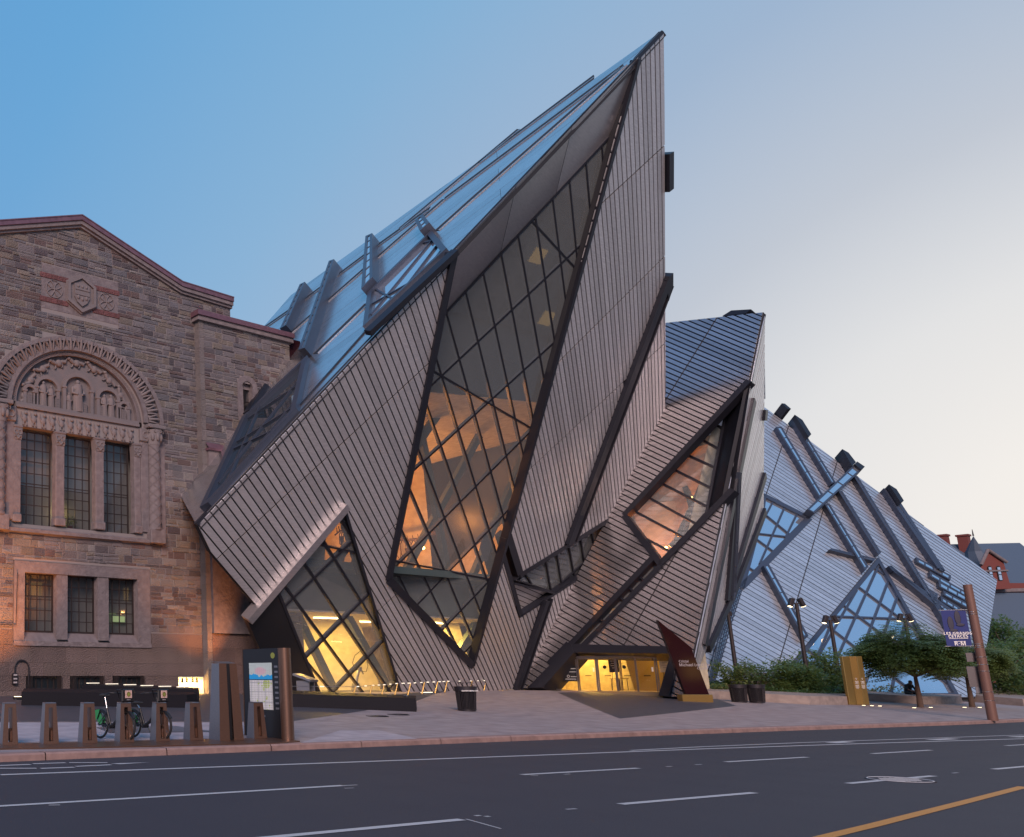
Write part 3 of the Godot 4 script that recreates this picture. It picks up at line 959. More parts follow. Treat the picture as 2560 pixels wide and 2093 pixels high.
func build_arch(wing: Node3D, wall: Node3D) -> void:
	var c := Vector2(22.57, 14.9)
	# rings of the arch, each a swept band: [outer a, outer b, inner a, inner b, z front]
	for q in [[5.2, 3.93, 4.95, 3.72, 0.22], [4.95, 3.72, 4.2, 3.42, 0.10], [4.2, 3.42, 3.95, 3.25, 0.17], [3.95, 3.25, 3.62, 3.02, -0.02]]:
		var o := arc_pts(c, q[0], q[1], 0, PI, 40); var i := arc_pts(c, q[2], q[3], 0, PI, 40)
		var b := MB.new()
		for k in 40:
			b.prism(PackedVector2Array([i[k], o[k], o[k + 1], i[k + 1]]), -0.5, q[4])
		put("arch_ring", b, M.dressed_stone, wall)
	# leaves carved round the broad ring
	for k in 23:
		var t := PI * (k + 0.5) / 23.0
		var p := c + Vector2(cos(t) * 4.57, sin(t) * 3.57)
		var out := Vector2(cos(t) / 4.57, sin(t) / 3.57).normalized()
		var tan_ := out.orthogonal()
		var b := MB.new()
		for lobe in [[0.0, 0.0, 0.30, 0.11], [0.16, -0.08, 0.24, 0.07], [-0.16, -0.08, 0.24, 0.07], [0.25, 0.1, 0.15, 0.05], [-0.25, 0.1, 0.15, 0.05]]:
			var m: Vector2 = p + tan_ * lobe[0] + out * lobe[1]
			var dir: Vector2 = (out + tan_ * lobe[0] * 1.6).normalized()
			b.tube(PackedVector3Array([Vector3(m.x - dir.x * lobe[2], m.y - dir.y * lobe[2], 0.1), Vector3(m.x, m.y, 0.2), Vector3(m.x + dir.x * lobe[2], m.y + dir.y * lobe[2], 0.24)]), lobe[3], lobe[3] * 0.5, 6)
		put("carved_leaf", b, M.carving, wall)
	var beads := MB.new()
	for k in 74:
		var t := PI * (k + 0.5) / 74.0
		beads.ring(Vector3(c.x + cos(t) * 3.78, c.y + sin(t) * 3.13, -0.01), Basis(), 0.058, 0.026, 8, 4)
	stuff(put("bead_moulding", beads, M.carving, wall))
	# the field of the arch with three niches
	var field := arc_pts(c, 3.64, 3.04, 0, PI, 32)
	var fb := MB.new()
	fb.prism(field, -0.6, -0.26)
	put("arch_field", fb, M.carving, wall)
	for n in [[20.75, 0.62, 1.55], [22.57, 0.82, 2.0], [24.4, 0.62, 1.55], [19.75, 0.28, 0.95], [25.4, 0.28, 0.95]]:
		var b := MB.new()
		var w: float = n[1]
		for s in [-1.0, 1.0]:
			b.prism(P([n[0] + s * w - 0.09, 14.9, n[0] + s * w + 0.09, 14.9, n[0] + s * w + 0.09, 14.9 + n[2] - w * 0.9, n[0] + s * w - 0.09, 14.9 + n[2] - w * 0.9]), -0.26, -0.08)
			b.soft_box(Vector3(n[0] + s * w, 14.9 + n[2] - w * 0.9, -0.15), Vector3(0.27, 0.12, 0.2), 0.02)
		var oa := arc_pts(Vector2(n[0], 14.9 + n[2] - w * 0.9), w + 0.13, w * 0.95 + 0.1, 0, PI, 14); var ia := arc_pts(Vector2(n[0], 14.9 + n[2] - w * 0.9), w - 0.05, w * 0.8, 0, PI, 14)
		for k in 14:
			b.prism(PackedVector2Array([ia[k], oa[k], oa[k + 1], ia[k + 1]]), -0.26, -0.06)
		put("niche", b, M.carving, wall)
	for f in [[22.57, 0.3, 1.75], [22.05, 0.15, 1.0], [20.55, 0.2, 1.35], [21.0, 0.18, 1.2], [24.2, 0.18, 1.25], [24.62, 0.2, 1.3]]:
		var b := MB.new()
		robed(b, Vector3(f[0], 14.92, -0.2), f[2], f[1])
		put("carved_figure", b, M.carving, wall)
	for x in [19.75, 21.35, 22.95, 24.0, 25.4]:
		var b := MB.new()
		b.prism(P([x - 0.14, 14.92, x + 0.14, 14.92, x + 0.14, 15.5, x - 0.14, 15.5]), -0.26, -0.1)
		for k in 4:
			b.box(Vector3(x, 15.02 + k * 0.13, -0.095), Vector3(0.26, 0.03, 0.03))
		for k in 3:
			b.box(Vector3(x - 0.09 + k * 0.09, 15.2, -0.093), Vector3(0.02, 0.56, 0.03))
		put("carved_lattice", b, M.carving, wall)
	# beasts that follow the curve above the niches
	for k in 9:
		var t := PI * (k + 0.55) / 9.0
		var p := Vector3(c.x + cos(t) * 3.12, c.y + sin(t) * 2.68, -0.2)
		var tn := Vector3(-sin(t), cos(t) * 0.85, 0).normalized()
		var upn := Vector3(cos(t), sin(t), 0)
		var b := MB.new()
		b.ball(p, Vector3(0.2, 0.2, 0.13), 9, 6)
		b.tube(PackedVector3Array([p - tn * 0.42, p - tn * 0.2 + upn * 0.05, p + tn * 0.2, p + tn * 0.38 + upn * 0.16]), 0.1, 0.11, 7)
		b.ball(p + tn * 0.46 + upn * 0.2, Vector3(0.12, 0.1, 0.1), 8, 5)
		b.tube(PackedVector3Array([p - tn * 0.4, p - tn * 0.58 + upn * 0.16, p - tn * 0.46 + upn * 0.28]), 0.05, 0.02, 5)
		for s in [-0.22, 0.2]:
			b.tube(PackedVector3Array([p + tn * s, p + tn * (s + 0.06) - upn * 0.2, p + tn * (s + 0.14) - upn * 0.26]), 0.05, 0.035, 5)
		put("carved_beast", b, M.carving, wall)
	# frieze of small birds under the arch
	var fz := MB.new()
	fz.prism(P([19.1, 13.68, 26.05, 13.68, 26.05, 14.62, 19.1, 14.62]), -0.5, -0.02)
	fz.prism(P([18.9, 14.62, 26.25, 14.62, 26.25, 14.76, 18.9, 14.76]), -0.5, 0.12)
	fz.prism(P([18.9, 14.76, 26.25, 14.76, 26.25, 14.92, 18.9, 14.92]), -0.5, 0.05)
	put("frieze", fz, M.carving, wall)
	for k in 13:
		var x := 19.4 + k * 0.528
		var b := MB.new()
		b.ball(Vector3(x, 14.1, 0.02), Vector3(0.15, 0.21, 0.1), 9, 6)
		b.ball(Vector3(x + 0.06, 14.38, 0.06), Vector3(0.085, 0.09, 0.08), 8, 5)
		b.tube(PackedVector3Array([Vector3(x - 0.1, 14.05, 0.0), Vector3(x - 0.2, 14.25, 0.02), Vector3(x - 0.19, 14.45, 0.0)]), 0.07, 0.02, 5)
		for s in [-0.06, 0.08]:
			b.tube(PackedVector3Array([Vector3(x + s, 13.95, 0.04), Vector3(x + s * 1.3, 13.75, 0.05)]), 0.035, 0.05, 5)
		put("carved_bird", b, M.carving, wall)
	# the engaged columns at the sides, one netted with diamonds and one with hexagons
	for s in [-1.0, 1.0]:
		var x: float = c.x + s * 4.58
		var col := MB.new()
		col.tube(PackedVector3Array([Vector3(x, 9.2, 0.05), Vector3(x, 13.75, 0.05)]), 0.36, 0.34, 18)
		put("column", col, M.dressed_stone, wall)
		var net := MB.new()
		for k in 9:
			for d in [-1.0, 1.0]:
				var pts := PackedVector3Array()
				for i in 13:
					var t := -1.6 + 3.2 * i / 12.0
					pts.append(Vector3(x + sin(t) * 0.365, 9.3 + k * 0.5 + d * t * 0.32, 0.05 + cos(t) * 0.365))
				net.tube(pts, 0.016, 0.016, 4, false)
		put("column_net", net, M.carving, wall)
		var cap := MB.new()
		cap.tube(PackedVector3Array([Vector3(x, 13.7, 0.05), Vector3(x, 14.0, 0.05), Vector3(x, 14.5, 0.05)]), 0.36, 0.52, 14)
		for k in 5:
			var a := -1.3 + k * 0.65
			cap.ball(Vector3(x + sin(a) * 0.44, 14.1, 0.05 + cos(a) * 0.44), Vector3(0.11, 0.22, 0.1), 7, 5)
			cap.ring(Vector3(x + sin(a + 0.3) * 0.5, 14.42, 0.05 + cos(a + 0.3) * 0.5), Basis(), 0.08, 0.03, 8, 4)
		cap.soft_box(Vector3(x, 14.68, 0.05), Vector3(1.15, 0.22, 0.9), 0.03)
		put("column_capital", cap, M.carving, wall)
		var foot := MB.new()
		foot.soft_box(Vector3(x, 8.75, 0.08), Vector3(0.95, 0.75, 0.7), 0.03)
		foot.tube(PackedVector3Array([Vector3(x, 9.1, 0.05), Vector3(x, 9.25, 0.05)]), 0.44, 0.38, 16)
		put("column_foot", foot, M.dressed_stone, wall)
		var pil := MB.new()
		pil.soft_box(Vector3(c.x + s * 3.98, 11.4, -0.1), Vector3(0.5, 4.9, 0.42), 0.03)
		pil.soft_box(Vector3(c.x + s * 5.15, 10.9, 0.0), Vector3(0.35, 6.2, 0.14), 0.02)
		put("pilaster", pil, M.dressed_stone, wall)
		var pc := MB.new()
		pc.soft_box(Vector3(c.x + s * 3.98, 14.2, -0.05), Vector3(0.62, 0.75, 0.5), 0.05)
		pc.ring(Vector3(c.x + s * 3.98, 14.2, 0.2), Basis(), 0.16, 0.05, 12, 5)
		put("pilaster_capital", pc, M.carving, wall)

func build_crest(wall: Node3D) -> void:
	var c := Vector2(22.65, 21.36)
	var hexa := func(w: float, h: float) -> PackedVector2Array: return PackedVector2Array([c + Vector2(0, h), c + Vector2(-w, h * 0.52), c + Vector2(-w, -h * 0.52), c + Vector2(0, -h), c + Vector2(w, -h * 0.52), c + Vector2(w, h * 0.52)])
	var p := MB.new()
	p.prism(P([20.3, 20.15, 25.0, 20.15, 25.0, 22.6, 20.3, 22.6]), -0.05, 0.012)
	put("crest_panel", p, M.dressed_stone, wall)
	var b := MB.new()
	b.prism(hexa.call(0.92, 1.12), 0.0, 0.1)
	var o: PackedVector2Array = hexa.call(0.86, 1.05); var i: PackedVector2Array = hexa.call(0.70, 0.86)
	for k in 6:
		b.prism(PackedVector2Array([o[k], o[(k + 1) % 6], i[(k + 1) % 6], i[k]]), 0.1, 0.2)
	put("crest_frame", b, M.carving, wall)
	var s := MB.new()
	s.prism(PackedVector2Array([c + Vector2(-0.46, 0.5), c + Vector2(-0.46, -0.2), c + Vector2(-0.3, -0.5), c + Vector2(0, -0.72), c + Vector2(0.3, -0.5), c + Vector2(0.46, -0.2), c + Vector2(0.46, 0.5), c + Vector2(0.2, 0.58), c + Vector2(-0.2, 0.58)]), 0.1, 0.19)
	s.box(Vector3(c.x, c.y + 0.2, 0.2), Vector3(0.86, 0.07, 0.05)); s.box(Vector3(c.x, c.y - 0.08, 0.2), Vector3(0.86, 0.07, 0.05))
	for k in 3:
		s.ball(Vector3(c.x - 0.25 + k * 0.25, c.y - 0.32 - absf(k - 1) * -0.08, 0.2), Vector3(0.09, 0.12, 0.06), 7, 5)
	for k in 3:
		s.ball(Vector3(c.x - 0.25 + k * 0.25, c.y + 0.38, 0.2), Vector3(0.07, 0.08, 0.05), 7, 5)
	put("shield", s, M.carving, wall)
	for sgn in [-1.0, 1.0]:
		var q := c + Vector2(sgn * 1.6, -0.05)
		var r := MB.new()
		r.ring(Vector3(q.x, q.y, 0.03), Basis(), 0.48, 0.03, 28, 5)
		for k in 4:
			var a := PI * 0.5 * k
			var e := arc_pts(q + Vector2(cos(a), sin(a)) * 0.48, 0.48, 0.48, a + PI * 0.68, a + PI * 1.32, 10)
			var t := PackedVector3Array()
			for z in e: t.append(Vector3(z.x, z.y, 0.03))
			r.tube(t, 0.03, 0.03, 5)
		put("rosette", r, M.carving, wall)
		for k in 10:
			var x: float = q.x - 0.85 + (k % 5) * 0.34
			var y := q.y + (0.66 if k < 5 else -0.66)
			var tb := MB.new()
			tb.tint = Color(0.20, 0.085, 0.085) * rng.randf_range(0.8, 1.2)
			tb.prism(P([x, y - 0.13, x + 0.32, y - 0.13, x + 0.32, y + 0.13, x, y + 0.13]), 0.0, 0.05)
			put("red_stone", tb, M.stone_wall, wall)

func build_tower(wing: Node3D) -> void:
	var at := Transform3D(Basis(), Vector3(0, 0, -37.6))
	var b := MB.new()
	# front face of the corner tower with a window opening
	for r in [[30.18, 33.2, -0.3, 21.7], [34.05, 37.1, -0.3, 21.7], [33.2, 34.05, -0.3, 16.3], [33.2, 34.05, 18.2, 21.7]]:
		b.quad(Vector3(r[0], r[2], 0), Vector3(r[1], r[2], 0), Vector3(r[1], r[3], 0), Vector3(r[0], r[3], 0), Vector3.BACK)
	b.box(Vector3(33.64, 10.6, -6.5), Vector3(6.9, 22.2, 11.2))
	b.quad(Vector3(30.18, -0.3, 0), Vector3(30.18, 21.7, 0), Vector3(30.18, 21.7, -1), Vector3(30.18, -0.3, -1), Vector3.LEFT)
	b.quad(Vector3(37.1, -0.3, 0), Vector3(37.1, 21.7, 0), Vector3(37.1, 21.7, -1), Vector3(37.1, -0.3, -1), Vector3.RIGHT)
	var wall := put("corner_tower", b, M.mortar, wing, at)
	var full := func(ya: float, yb: float) -> Array: return [30.5, 37.1]
	ashlar(wall, 0, full, 3.78, 21.55, [[32.95, 34.3, 16.0, 18.35]], [33.62, 17.9, 0.75, 0.7], 60, full)
	var y := 0.0
	# long corner stones up the left edge
	while y < 21.5:
		var h := rng.randf_range(0.5, 0.95)
		h = minf(h, 21.55 - y)
		var q := MB.new()
		q.tint = Color(0.25, 0.215, 0.205) * rng.randf_range(0.9, 1.1)
		q.prism(P([30.17, y + 0.008, 30.49, y + 0.008, 30.49, y + h - 0.008, 30.17, y + h - 0.008]), -0.35, 0.05)
		put("corner_stone", q, M.stone_wall, wall)
		y += h
	y = 0.0
	for h in [0.45, 0.45, 0.67, 0.62, 0.82, 0.77]:
		var x := 30.5
		while x < 37.0:
			var w := minf(rng.randf_range(1.2, 2.0), 37.1 - x)
			var q := MB.new()
			q.tint = Color(0.20, 0.135, 0.12) * rng.randf_range(0.88, 1.1)
			q.prism(P([x + 0.006, y + 0.006, x + w - 0.006, y + 0.006, x + w - 0.006, y + h - 0.006, x + 0.006, y + h - 0.006]), 0.0, 0.05 + rng.randf() * 0.006)
			put("base_block", q, M.stone_wall, wall)
			x += w
		y += h
	var cop := MB.new()
	cop.prism(P([30.0, 21.35, 37.3, 21.35, 37.25, 21.62, 30.05, 21.62]), -1.5, 0.2, true)
	put("stone_coping", cop, M.dressed_stone, wall)
	var cc := MB.new()
	cc.prism(P([29.95, 21.62, 37.3, 21.62, 37.3, 21.92, 29.95, 21.92]), -11, 0.3, true)
	put("copper_coping", cc, M.copper, wall)
	# small round-headed window
	var sr := MB.new()
	for s in [-1.0, 1.0]:
		sr.prism(P([33.62 + s * 0.56 - 0.2, 16.0, 33.62 + s * 0.56 + 0.2, 16.0, 33.62 + s * 0.56 + 0.2, 17.95, 33.62 + s * 0.56 - 0.2, 17.95]), -0.5, 0.06)
	var oa := arc_pts(Vector2(33.62, 17.95), 0.76, 0.72, 0, PI, 14); var ia := arc_pts(Vector2(33.62, 17.95), 0.40, 0.38, 0, PI, 14)
	for k in 14:
		sr.prism(PackedVector2Array([ia[k], oa[k], oa[k + 1], ia[k + 1]]), -0.5, 0.06)
	sr.prism(P([33.2, 17.9, 34.04, 17.9, 34.0, 18.35, 33.24, 18.35]), -0.5, -0.2)
	sr.prism(P([32.9, 15.85, 34.35, 15.85, 34.35, 16.02, 32.9, 16.02]), -0.4, 0.1)
	put("window_surround", sr, M.dressed_stone, wall)
	glazing(wing, "window", Transform3D(Basis(), Vector3(0, 0, -37.9)), P([33.2, 16.02, 34.04, 16.02, 34.04, 17.95, 33.2, 17.95]), [[Vector2(33.62, 15), Vector2(33.62, 19)], [Vector2(33, 16.6), Vector2(35, 16.6)], [Vector2(33, 17.2), Vector2(35, 17.2)]], M.old_glass, M.window_iron, 0.05, 0.035, [-0.05, 0.05], 0.0, [-0.02, 0.03])
	# stepped buttress with a sloping cap
	var bt := MB.new()
	bt.prism(P([30.5, 3.8, 33.0, 3.8, 33.0, 13.9, 30.5, 13.9]), -0.1, 0.22)
	put("buttress", bt, M.dressed_stone, wall)
	var cap := MB.new()
	cap.flat(Vector3(30.4, 13.9, 0.34), Vector3(33.1, 13.9, 0.34), Vector3(33.1, 14.3, 0), Vector3(30.4, 14.3, 0), Vector3(32, 13, -1))
	cap.prism(P([30.4, 13.78, 33.1, 13.78, 33.1, 13.9, 30.4, 13.9]), -0.1, 0.34, true)
	put("buttress_cap", cap, M.copper, wall)
	# dark service housing on the corner by the sloping roof
	var hs := MB.new()
	hs.soft_box(Vector3(37.7, 20.2, -1.0), Vector3(1.2, 3.2, 1.6), 0.05)
	hs.soft_box(Vector3(38.4, 19.6, -1.1), Vector3(0.7, 1.7, 1.2), 0.04)
	put("roof_housing", hs, M.maroon, wall)
	# niche low in the wall with four spot lamps
	var n := MB.new()
	n.box(Vector3(29.32, 0.97, -38.45), Vector3(1.66, 1.15, 0.06)); n.box(Vector3(29.32, 1.52, -38.2), Vector3(1.66, 0.04, 0.5)); n.box(Vector3(28.5, 0.97, -38.2), Vector3(0.04, 1.15, 0.5)); n.box(Vector3(30.14, 0.97, -38.2), Vector3(0.04, 1.15, 0.5)); n.box(Vector3(29.32, 0.42, -38.2), Vector3(1.66, 0.04, 0.5))
	put("lamp_niche", n, M.plaster_white, wing)
	for k in 4:
		var o := Vector3(28.86 + k * 0.28 + (0.12 if k > 1 else 0.0), 1.4, -38.1)
		var sl := thing("spot_lamp", ["leftmost", "second from left", "third from left", "rightmost"][k] + " small black spot lamp in the lit wall niche", "spot lamp", o, 0, "spot lamps in the wall niche")
		var m := MB.new()
		m.tube(PackedVector3Array([Vector3(0, 0.06, 0), Vector3(0.02, -0.06, -0.03), Vector3(0.05, -0.15, -0.07)]), 0.05, 0.065, 9)
		m.tube(PackedVector3Array([Vector3(0, 0.1, 0), Vector3(0, 0.02, 0)]), 0.012, 0.012, 5)
		put("lamp_body", m, M.iron, sl)
		bulb("bulb", sl, Vector3(0.06, -0.19, -0.08), 0.03, Color(1.0, 0.78, 0.42), [1.5, 1.5, 0.8, 0.8][k], M.bulb_warm)

func cladding_mats(kind: String) -> Array:
	return [M[kind + "_0"], M[kind + "_0"], M[kind + "_1"], M[kind + "_2"], M[kind + "_3"], M[kind + "_4"]]

func build_main_crystal() -> void:
	var hall := thing("museum_crystal", "tallest leaning crystal hall with pale metal strips and a huge slanted window", "building")
	var fa := Transform3D(Vector3(1.00000, 0.00000, -0.00000), Vector3(0.00000, 0.90631, 0.42262), Vector3(0.00000, -0.42262, 0.90631), Vector3(44.21007, 0.54494, -37.04899))
	# ---- the overhanging front
	var front := Node3D.new()
	front.name = "front_wall"; front.transform = fa
	hall.add_child(front)
	var outer := P([-17.96, 8.95, 4.81, 38.99, 16.99, 19.95, 11.53, 0.22, 0.09, -0.21, -9.53, -0.08])
	var big := P([-6.22, 24.53, 3.53, 37.32, 3.42, 37.11, 3.44, 33.45, 5.75, 1.86, -3.98, 7])
	var low := P([-8.86, 10.85, 0.23, -0.21, -9.53, -0.08, -13.35, 4.25])
	var recess := P([5.26, 10.27, 7.5, 8.05, 15.11, 12.36, 14.04, 8.3, 11.61, 6.98, 8.95, 5.31, 5.33, 9.07])
	var slit_up := P([12.17, 27.52, 12.91, 26.56, 11.99, 10.52, 11.04, 10.18])
	var slit_down := P([10.64, 6.36, 11.38, 6.59, 11.4, 0.22, 10.63, 0.23])
	var seams := [[Vector2(-16.35, 7.29), Vector2(7.97, 33.84), 0.0], [Vector2(-6.44, 8.1), Vector2(11.54, 28.52), 0.0], [Vector2(3.43, 12.61), Vector2(14.51, 23.8), 0.0]]
	var rows := fan(Vector2(60.95, -46.27), Vector2(-18.18, 8.65), Vector2(5.03, 39.29), 90)
	var bare := clad(front, outer, [big, low, recess, slit_up, slit_down], rows, seams, 0.075, 0.03, 0.085, cladding_mats("panel"))
	put("wall_backing", backing(bare, -0.25, 0.0), M.joint, front)
	build_big_window(hall, fa)
	# ---- lower window and the black panel beside it
	var bl := MB.new()
	bl.prism(P([-13.35, 4.25, -11.83, 5.83, -6.52, -0.12, -9.53, -0.08]), -0.25, 0.12, true)
	put("black_panel", bl, M.black_panel, front)
	glazing(front, "lower_window", Transform3D(), P([-8.86, 10.85, 0.23, -0.21, -6.65, -0.12, -11.86, 5.83]), lines_of(P([-8.92, 10.25, -7.45, 9.05, -9.74, 8.98, -2.89, 3.57, -10.59, 7.64, -0.72, -0.02, -11.51, 6.33, -2.98, -0.04, -7.92, 1.73, -5.49, 0.04, -7.44, 9, -11.01, 5.04, -5.1, 6.04, -8.43, 2.22, -2.79, 3.32, -5.68, 0.04, -0.68, 0.8, -1.4, 0.04, -10.03, 8.6, -6.91, 8.35])), M.hall_glass, M.frame, 0.16, 0.11, [-0.5, 0.16], -0.05, [-0.25, 0.03])
	var ledge := MB.new()
	ledge.bar2(Vector2(-13.41, 4.29), Vector2(-8.86, 10.85), 0.42, -0.2, 0.42)
	put("window_hood", ledge, M.soffit, front)
	# ---- recess with the band window in the right part
	var rc := MB.new()
	rc.prism(recess, -1.6, -1.55, true)
	put("recess_back", rc, M.joint, front)
	glazing(front, "band_window", Transform3D(), P([7.08, 7.6, 15.06, 12.27, 14.04, 8.3, 11.61, 6.98]), lines_of(P([7.85, 8.41, 10.48, 6.68, 9.82, 9.34, 11.68, 7.01, 10.76, 9.81, 12.73, 7.34, 11.73, 10.42, 13.59, 8.22, 12.72, 11.04, 14.44, 8.83, 13.63, 11.57, 14.94, 9.98, 7.76, 6.95, 8.78, 9, 11.9, 7.08, 15.55, 10.3])), M.hall_glass, M.frame, 0.09, 0.09, [-0.5, 0.1], -0.25, [-0.45, -0.15])
	var tri := P([7.34, 7.33, 11.58, 6.95, 8.92, 5.37])
	var tr := fan(Vector2(301.62, -51.67), Vector2(6.57, 9.37), Vector2(8.88, 4.71), 14)
	var b2 := clad(front, tri, [], tr, [], 0.05, -0.3, -0.26, cladding_mats("panel"), "recess_panel")
	put("recess_backing", backing(b2, -0.5, -0.32), M.joint, front)
	var fr := MB.new()
	for q in [[Vector2(5.31, 9.12), Vector2(8.98, 5.26), 0.30], [Vector2(5.25, 10.29), Vector2(7.52, 8.02), 0.5], [Vector2(7.53, 7.92), Vector2(15.19, 12.37), 0.30], [Vector2(8.95, 5.31), Vector2(14.16, 8.34), 0.16], [Vector2(7.27, 7.38), Vector2(11.61, 6.98), 0.14]]:
		fr.bar2(q[0], q[1], q[2], -0.7, 0.14)
	put("recess_frame", fr, M.frame, front)
	# ---- the two long slits
	for q in [[P([12.17, 27.52, 13.02, 26.98, 11.94, 10.51, 11.08, 10.18]), 14], [P([10.7, 6.42, 11.41, 6.62, 11.4, 0.22, 10.63, 0.23]), 9]]:
		var p: PackedVector2Array = q[0]
		var g := MB.new()
		g.bar2(p[0].lerp(p[1], 0.25), p[3].lerp(p[2], 0.25), p[0].distance_to(p[1]) * 0.5, -0.3, 0.35)
		g.bar2(p[0].lerp(p[1], 0.97), p[3].lerp(p[2], 0.97), 0.1, -0.3, 0.3)
		put("slit_frame", g, M.frame, front)
		var ln := []
		for k in range(1, q[1]):
			ln.append([p[0].lerp(p[3], float(k) / q[1]), p[1].lerp(p[2], float(k) / q[1])])
		glazing(front, "slit_window", Transform3D(), PackedVector2Array([p[0].lerp(p[1], 0.5), p[3].lerp(p[2], 0.5), p[3].lerp(p[2], 0.96), p[0].lerp(p[1], 0.96)]), ln, M.dim_glass, M.frame_blue, 0.04, 0.05, [-0.2, 0.1], 0.0, [-0.1, 0.05])
	# hoods that stick out beyond the right edge
	for q in [P([8.39, 33.51, 8.72, 33.74, 9.84, 31.97, 9.54, 31.69]), P([12.08, 27.16, 12.52, 27.69, 12.98, 26.97, 13.02, 26.1])]:
		var h := MB.new()
		h.prism(q, -1.4, 0.3, true)
		put("edge_hood", h, M.frame, front)
	var bk := MB.new()
	var ap := Vector3(49.44, 36.06, -20.82); var jn := Vector3(61.67, 18.77, -28.88); var back1 := Vector3(49.72, 33.87, -36.58); var back2 := Vector3(49.18, 31.54, -49.25); var ft := Vector3(56.2, 0.81, -37.25)
	bk.flat(ap, jn, back1, back1, Vector3(30, 20, -20))
	bk.flat(jn, back2, back1, back1, Vector3(30, 10, -20))
	bk.flat(jn, ft, ft + Vector3(2, 0, -14), back2, Vector3(30, 10, -20))
	put("rear_wall", bk, M.black_panel, hall)
	build_main_roof(hall)

func build_big_window(hall: Node3D, fa: Transform3D) -> void:
	var fg := Transform3D(Vector3(0.98165, -0.00000, 0.19072), Vector3(-0.08157, 0.90392, 0.41985), Vector3(-0.17239, -0.42770, 0.88733), Vector3(50.33977, 2.23935, -36.53472))
	var pane := P([0.28, 31.91, -8.21, 20.75, -7.83, 5.38, 0, 0])
	var ln := lines_of(P([-7.64, 6.33, -6.04, 4.46, -7.7, 8.55, -1.59, 1.36, -7.78, 10.98, 0.04, 1.22, -7.89, 13.38, -0.1, 3.2, -7.97, 15.85, -0.62, 5.8, -8.11, 18.51, -0.07, 6.99, -8.06, 20.88, -0.16, 9.15, -7.14, 22.17, 0.02, 11.06, -6.25, 23.26, -0.8, 14.43, -5.37, 24.42, -0.07, 15.45, -4.56, 25.56, 0.09, 17.61, -3.68, 26.64, -0.1, 20.22, -2.83, 27.75, 0.21, 22.01, -2, 28.84, 0.12, 24.56, -1.19, 29.92, 0.2, 27.09, -0.43, 31.03, 0.13, 29.82]))
	# the second direction of the lattice, then the few bars that cross against it
	ln.append_array(lines_of(P([-8.05, 16.7, 0.2, 25.94, -6.16, 13.7, 0.16, 20.5, -7.61, 6.01, 0.09, 15.25, -5.27, 3.9, 0.04, 10.54, -2.97, 2.29, 0.05, 6.11, -0.86, 0.78, -0.1, 1.78])))
	ln.append_array(lines_of(P([-8.02, 17.66, -0.08, 15.12, -3.91, 26.41, 0.26, 24.27, -7.74, 6.59, 0.08, 5.65])))
	glazing(hall, "hall_window", fg, pane, ln, M.hall_glass, M.frame, 0.10, 0.10, [-0.3, 0.06], 0.0, [-0.2, 0.03])
	# smooth metal soffit between the roof edge and the glass, in three sheets, and the other reveals
	var top := [Vector3(37.89, 22.72, -26.61), Vector3(41.08, 26.49, -24.85), Vector3(43.97, 29.94, -23.24), Vector3(47.54, 34.2, -21.26)]
	var bot := [Vector3(40.59, 21, -29.39), Vector3(43.05, 24.37, -27.29), Vector3(45.44, 27.58, -25.27), Vector3(48.01, 31.08, -23.09)]
	for k in 3:
		var t0: Vector3 = top[k]; var t1: Vector3 = top[k + 1]; var b0: Vector3 = bot[k]; var b1: Vector3 = bot[k + 1]
		var mb := MB.new()
		mb.flat(t0.lerp(t1, 0.004), t1.lerp(t0, 0.004), b1.lerp(b0, 0.004), b0.lerp(b1, 0.004), t0 + Vector3(0, 30, -10))
		put("soffit_sheet", mb, M.soffit, hall)
	var j := MB.new()
	j.flat(Vector3(37.94, 22.74, -26.64), Vector3(40.17, 6.88, -34.04), Vector3(42.21, 7.1, -35.77), Vector3(40.59, 21, -29.39), Vector3(60, 12, -30))
	j.flat(Vector3(40.17, 6.88, -34.04), Vector3(49.89, 2.23, -36.21), Vector3(50.34, 2.24, -36.53), Vector3(42.21, 7.1, -35.77), Vector3(46, 30, -30))
	j.flat(Vector3(47.55, 34.13, -21.33), Vector3(49.89, 2.23, -36.21), Vector3(50.34, 2.24, -36.53), Vector3(48.01, 31.08, -23.09), Vector3(30, 16, -33))
	put("window_reveal", j, M.frame, hall)
	var f := MB.new()
	for q in [[Vector2(-6.22, 24.53), Vector2(-3.98, 7), 0.42], [Vector2(-3.98, 7), Vector2(5.75, 1.86), 0.42], [Vector2(3.39, 37.03), Vector2(5.75, 1.86), 0.22]]:
		f.bar2(q[0], q[1], q[2], -0.3, 0.2)
	put("window_frame", f, M.frame, hall, fa)
	var le := MB.new()
	le.bar2(Vector2(-10.55, 19.59), Vector2(-6.15, 24.58), 0.30, -0.1, 0.32)
	put("edge_frame", le, M.frame, hall, fa)

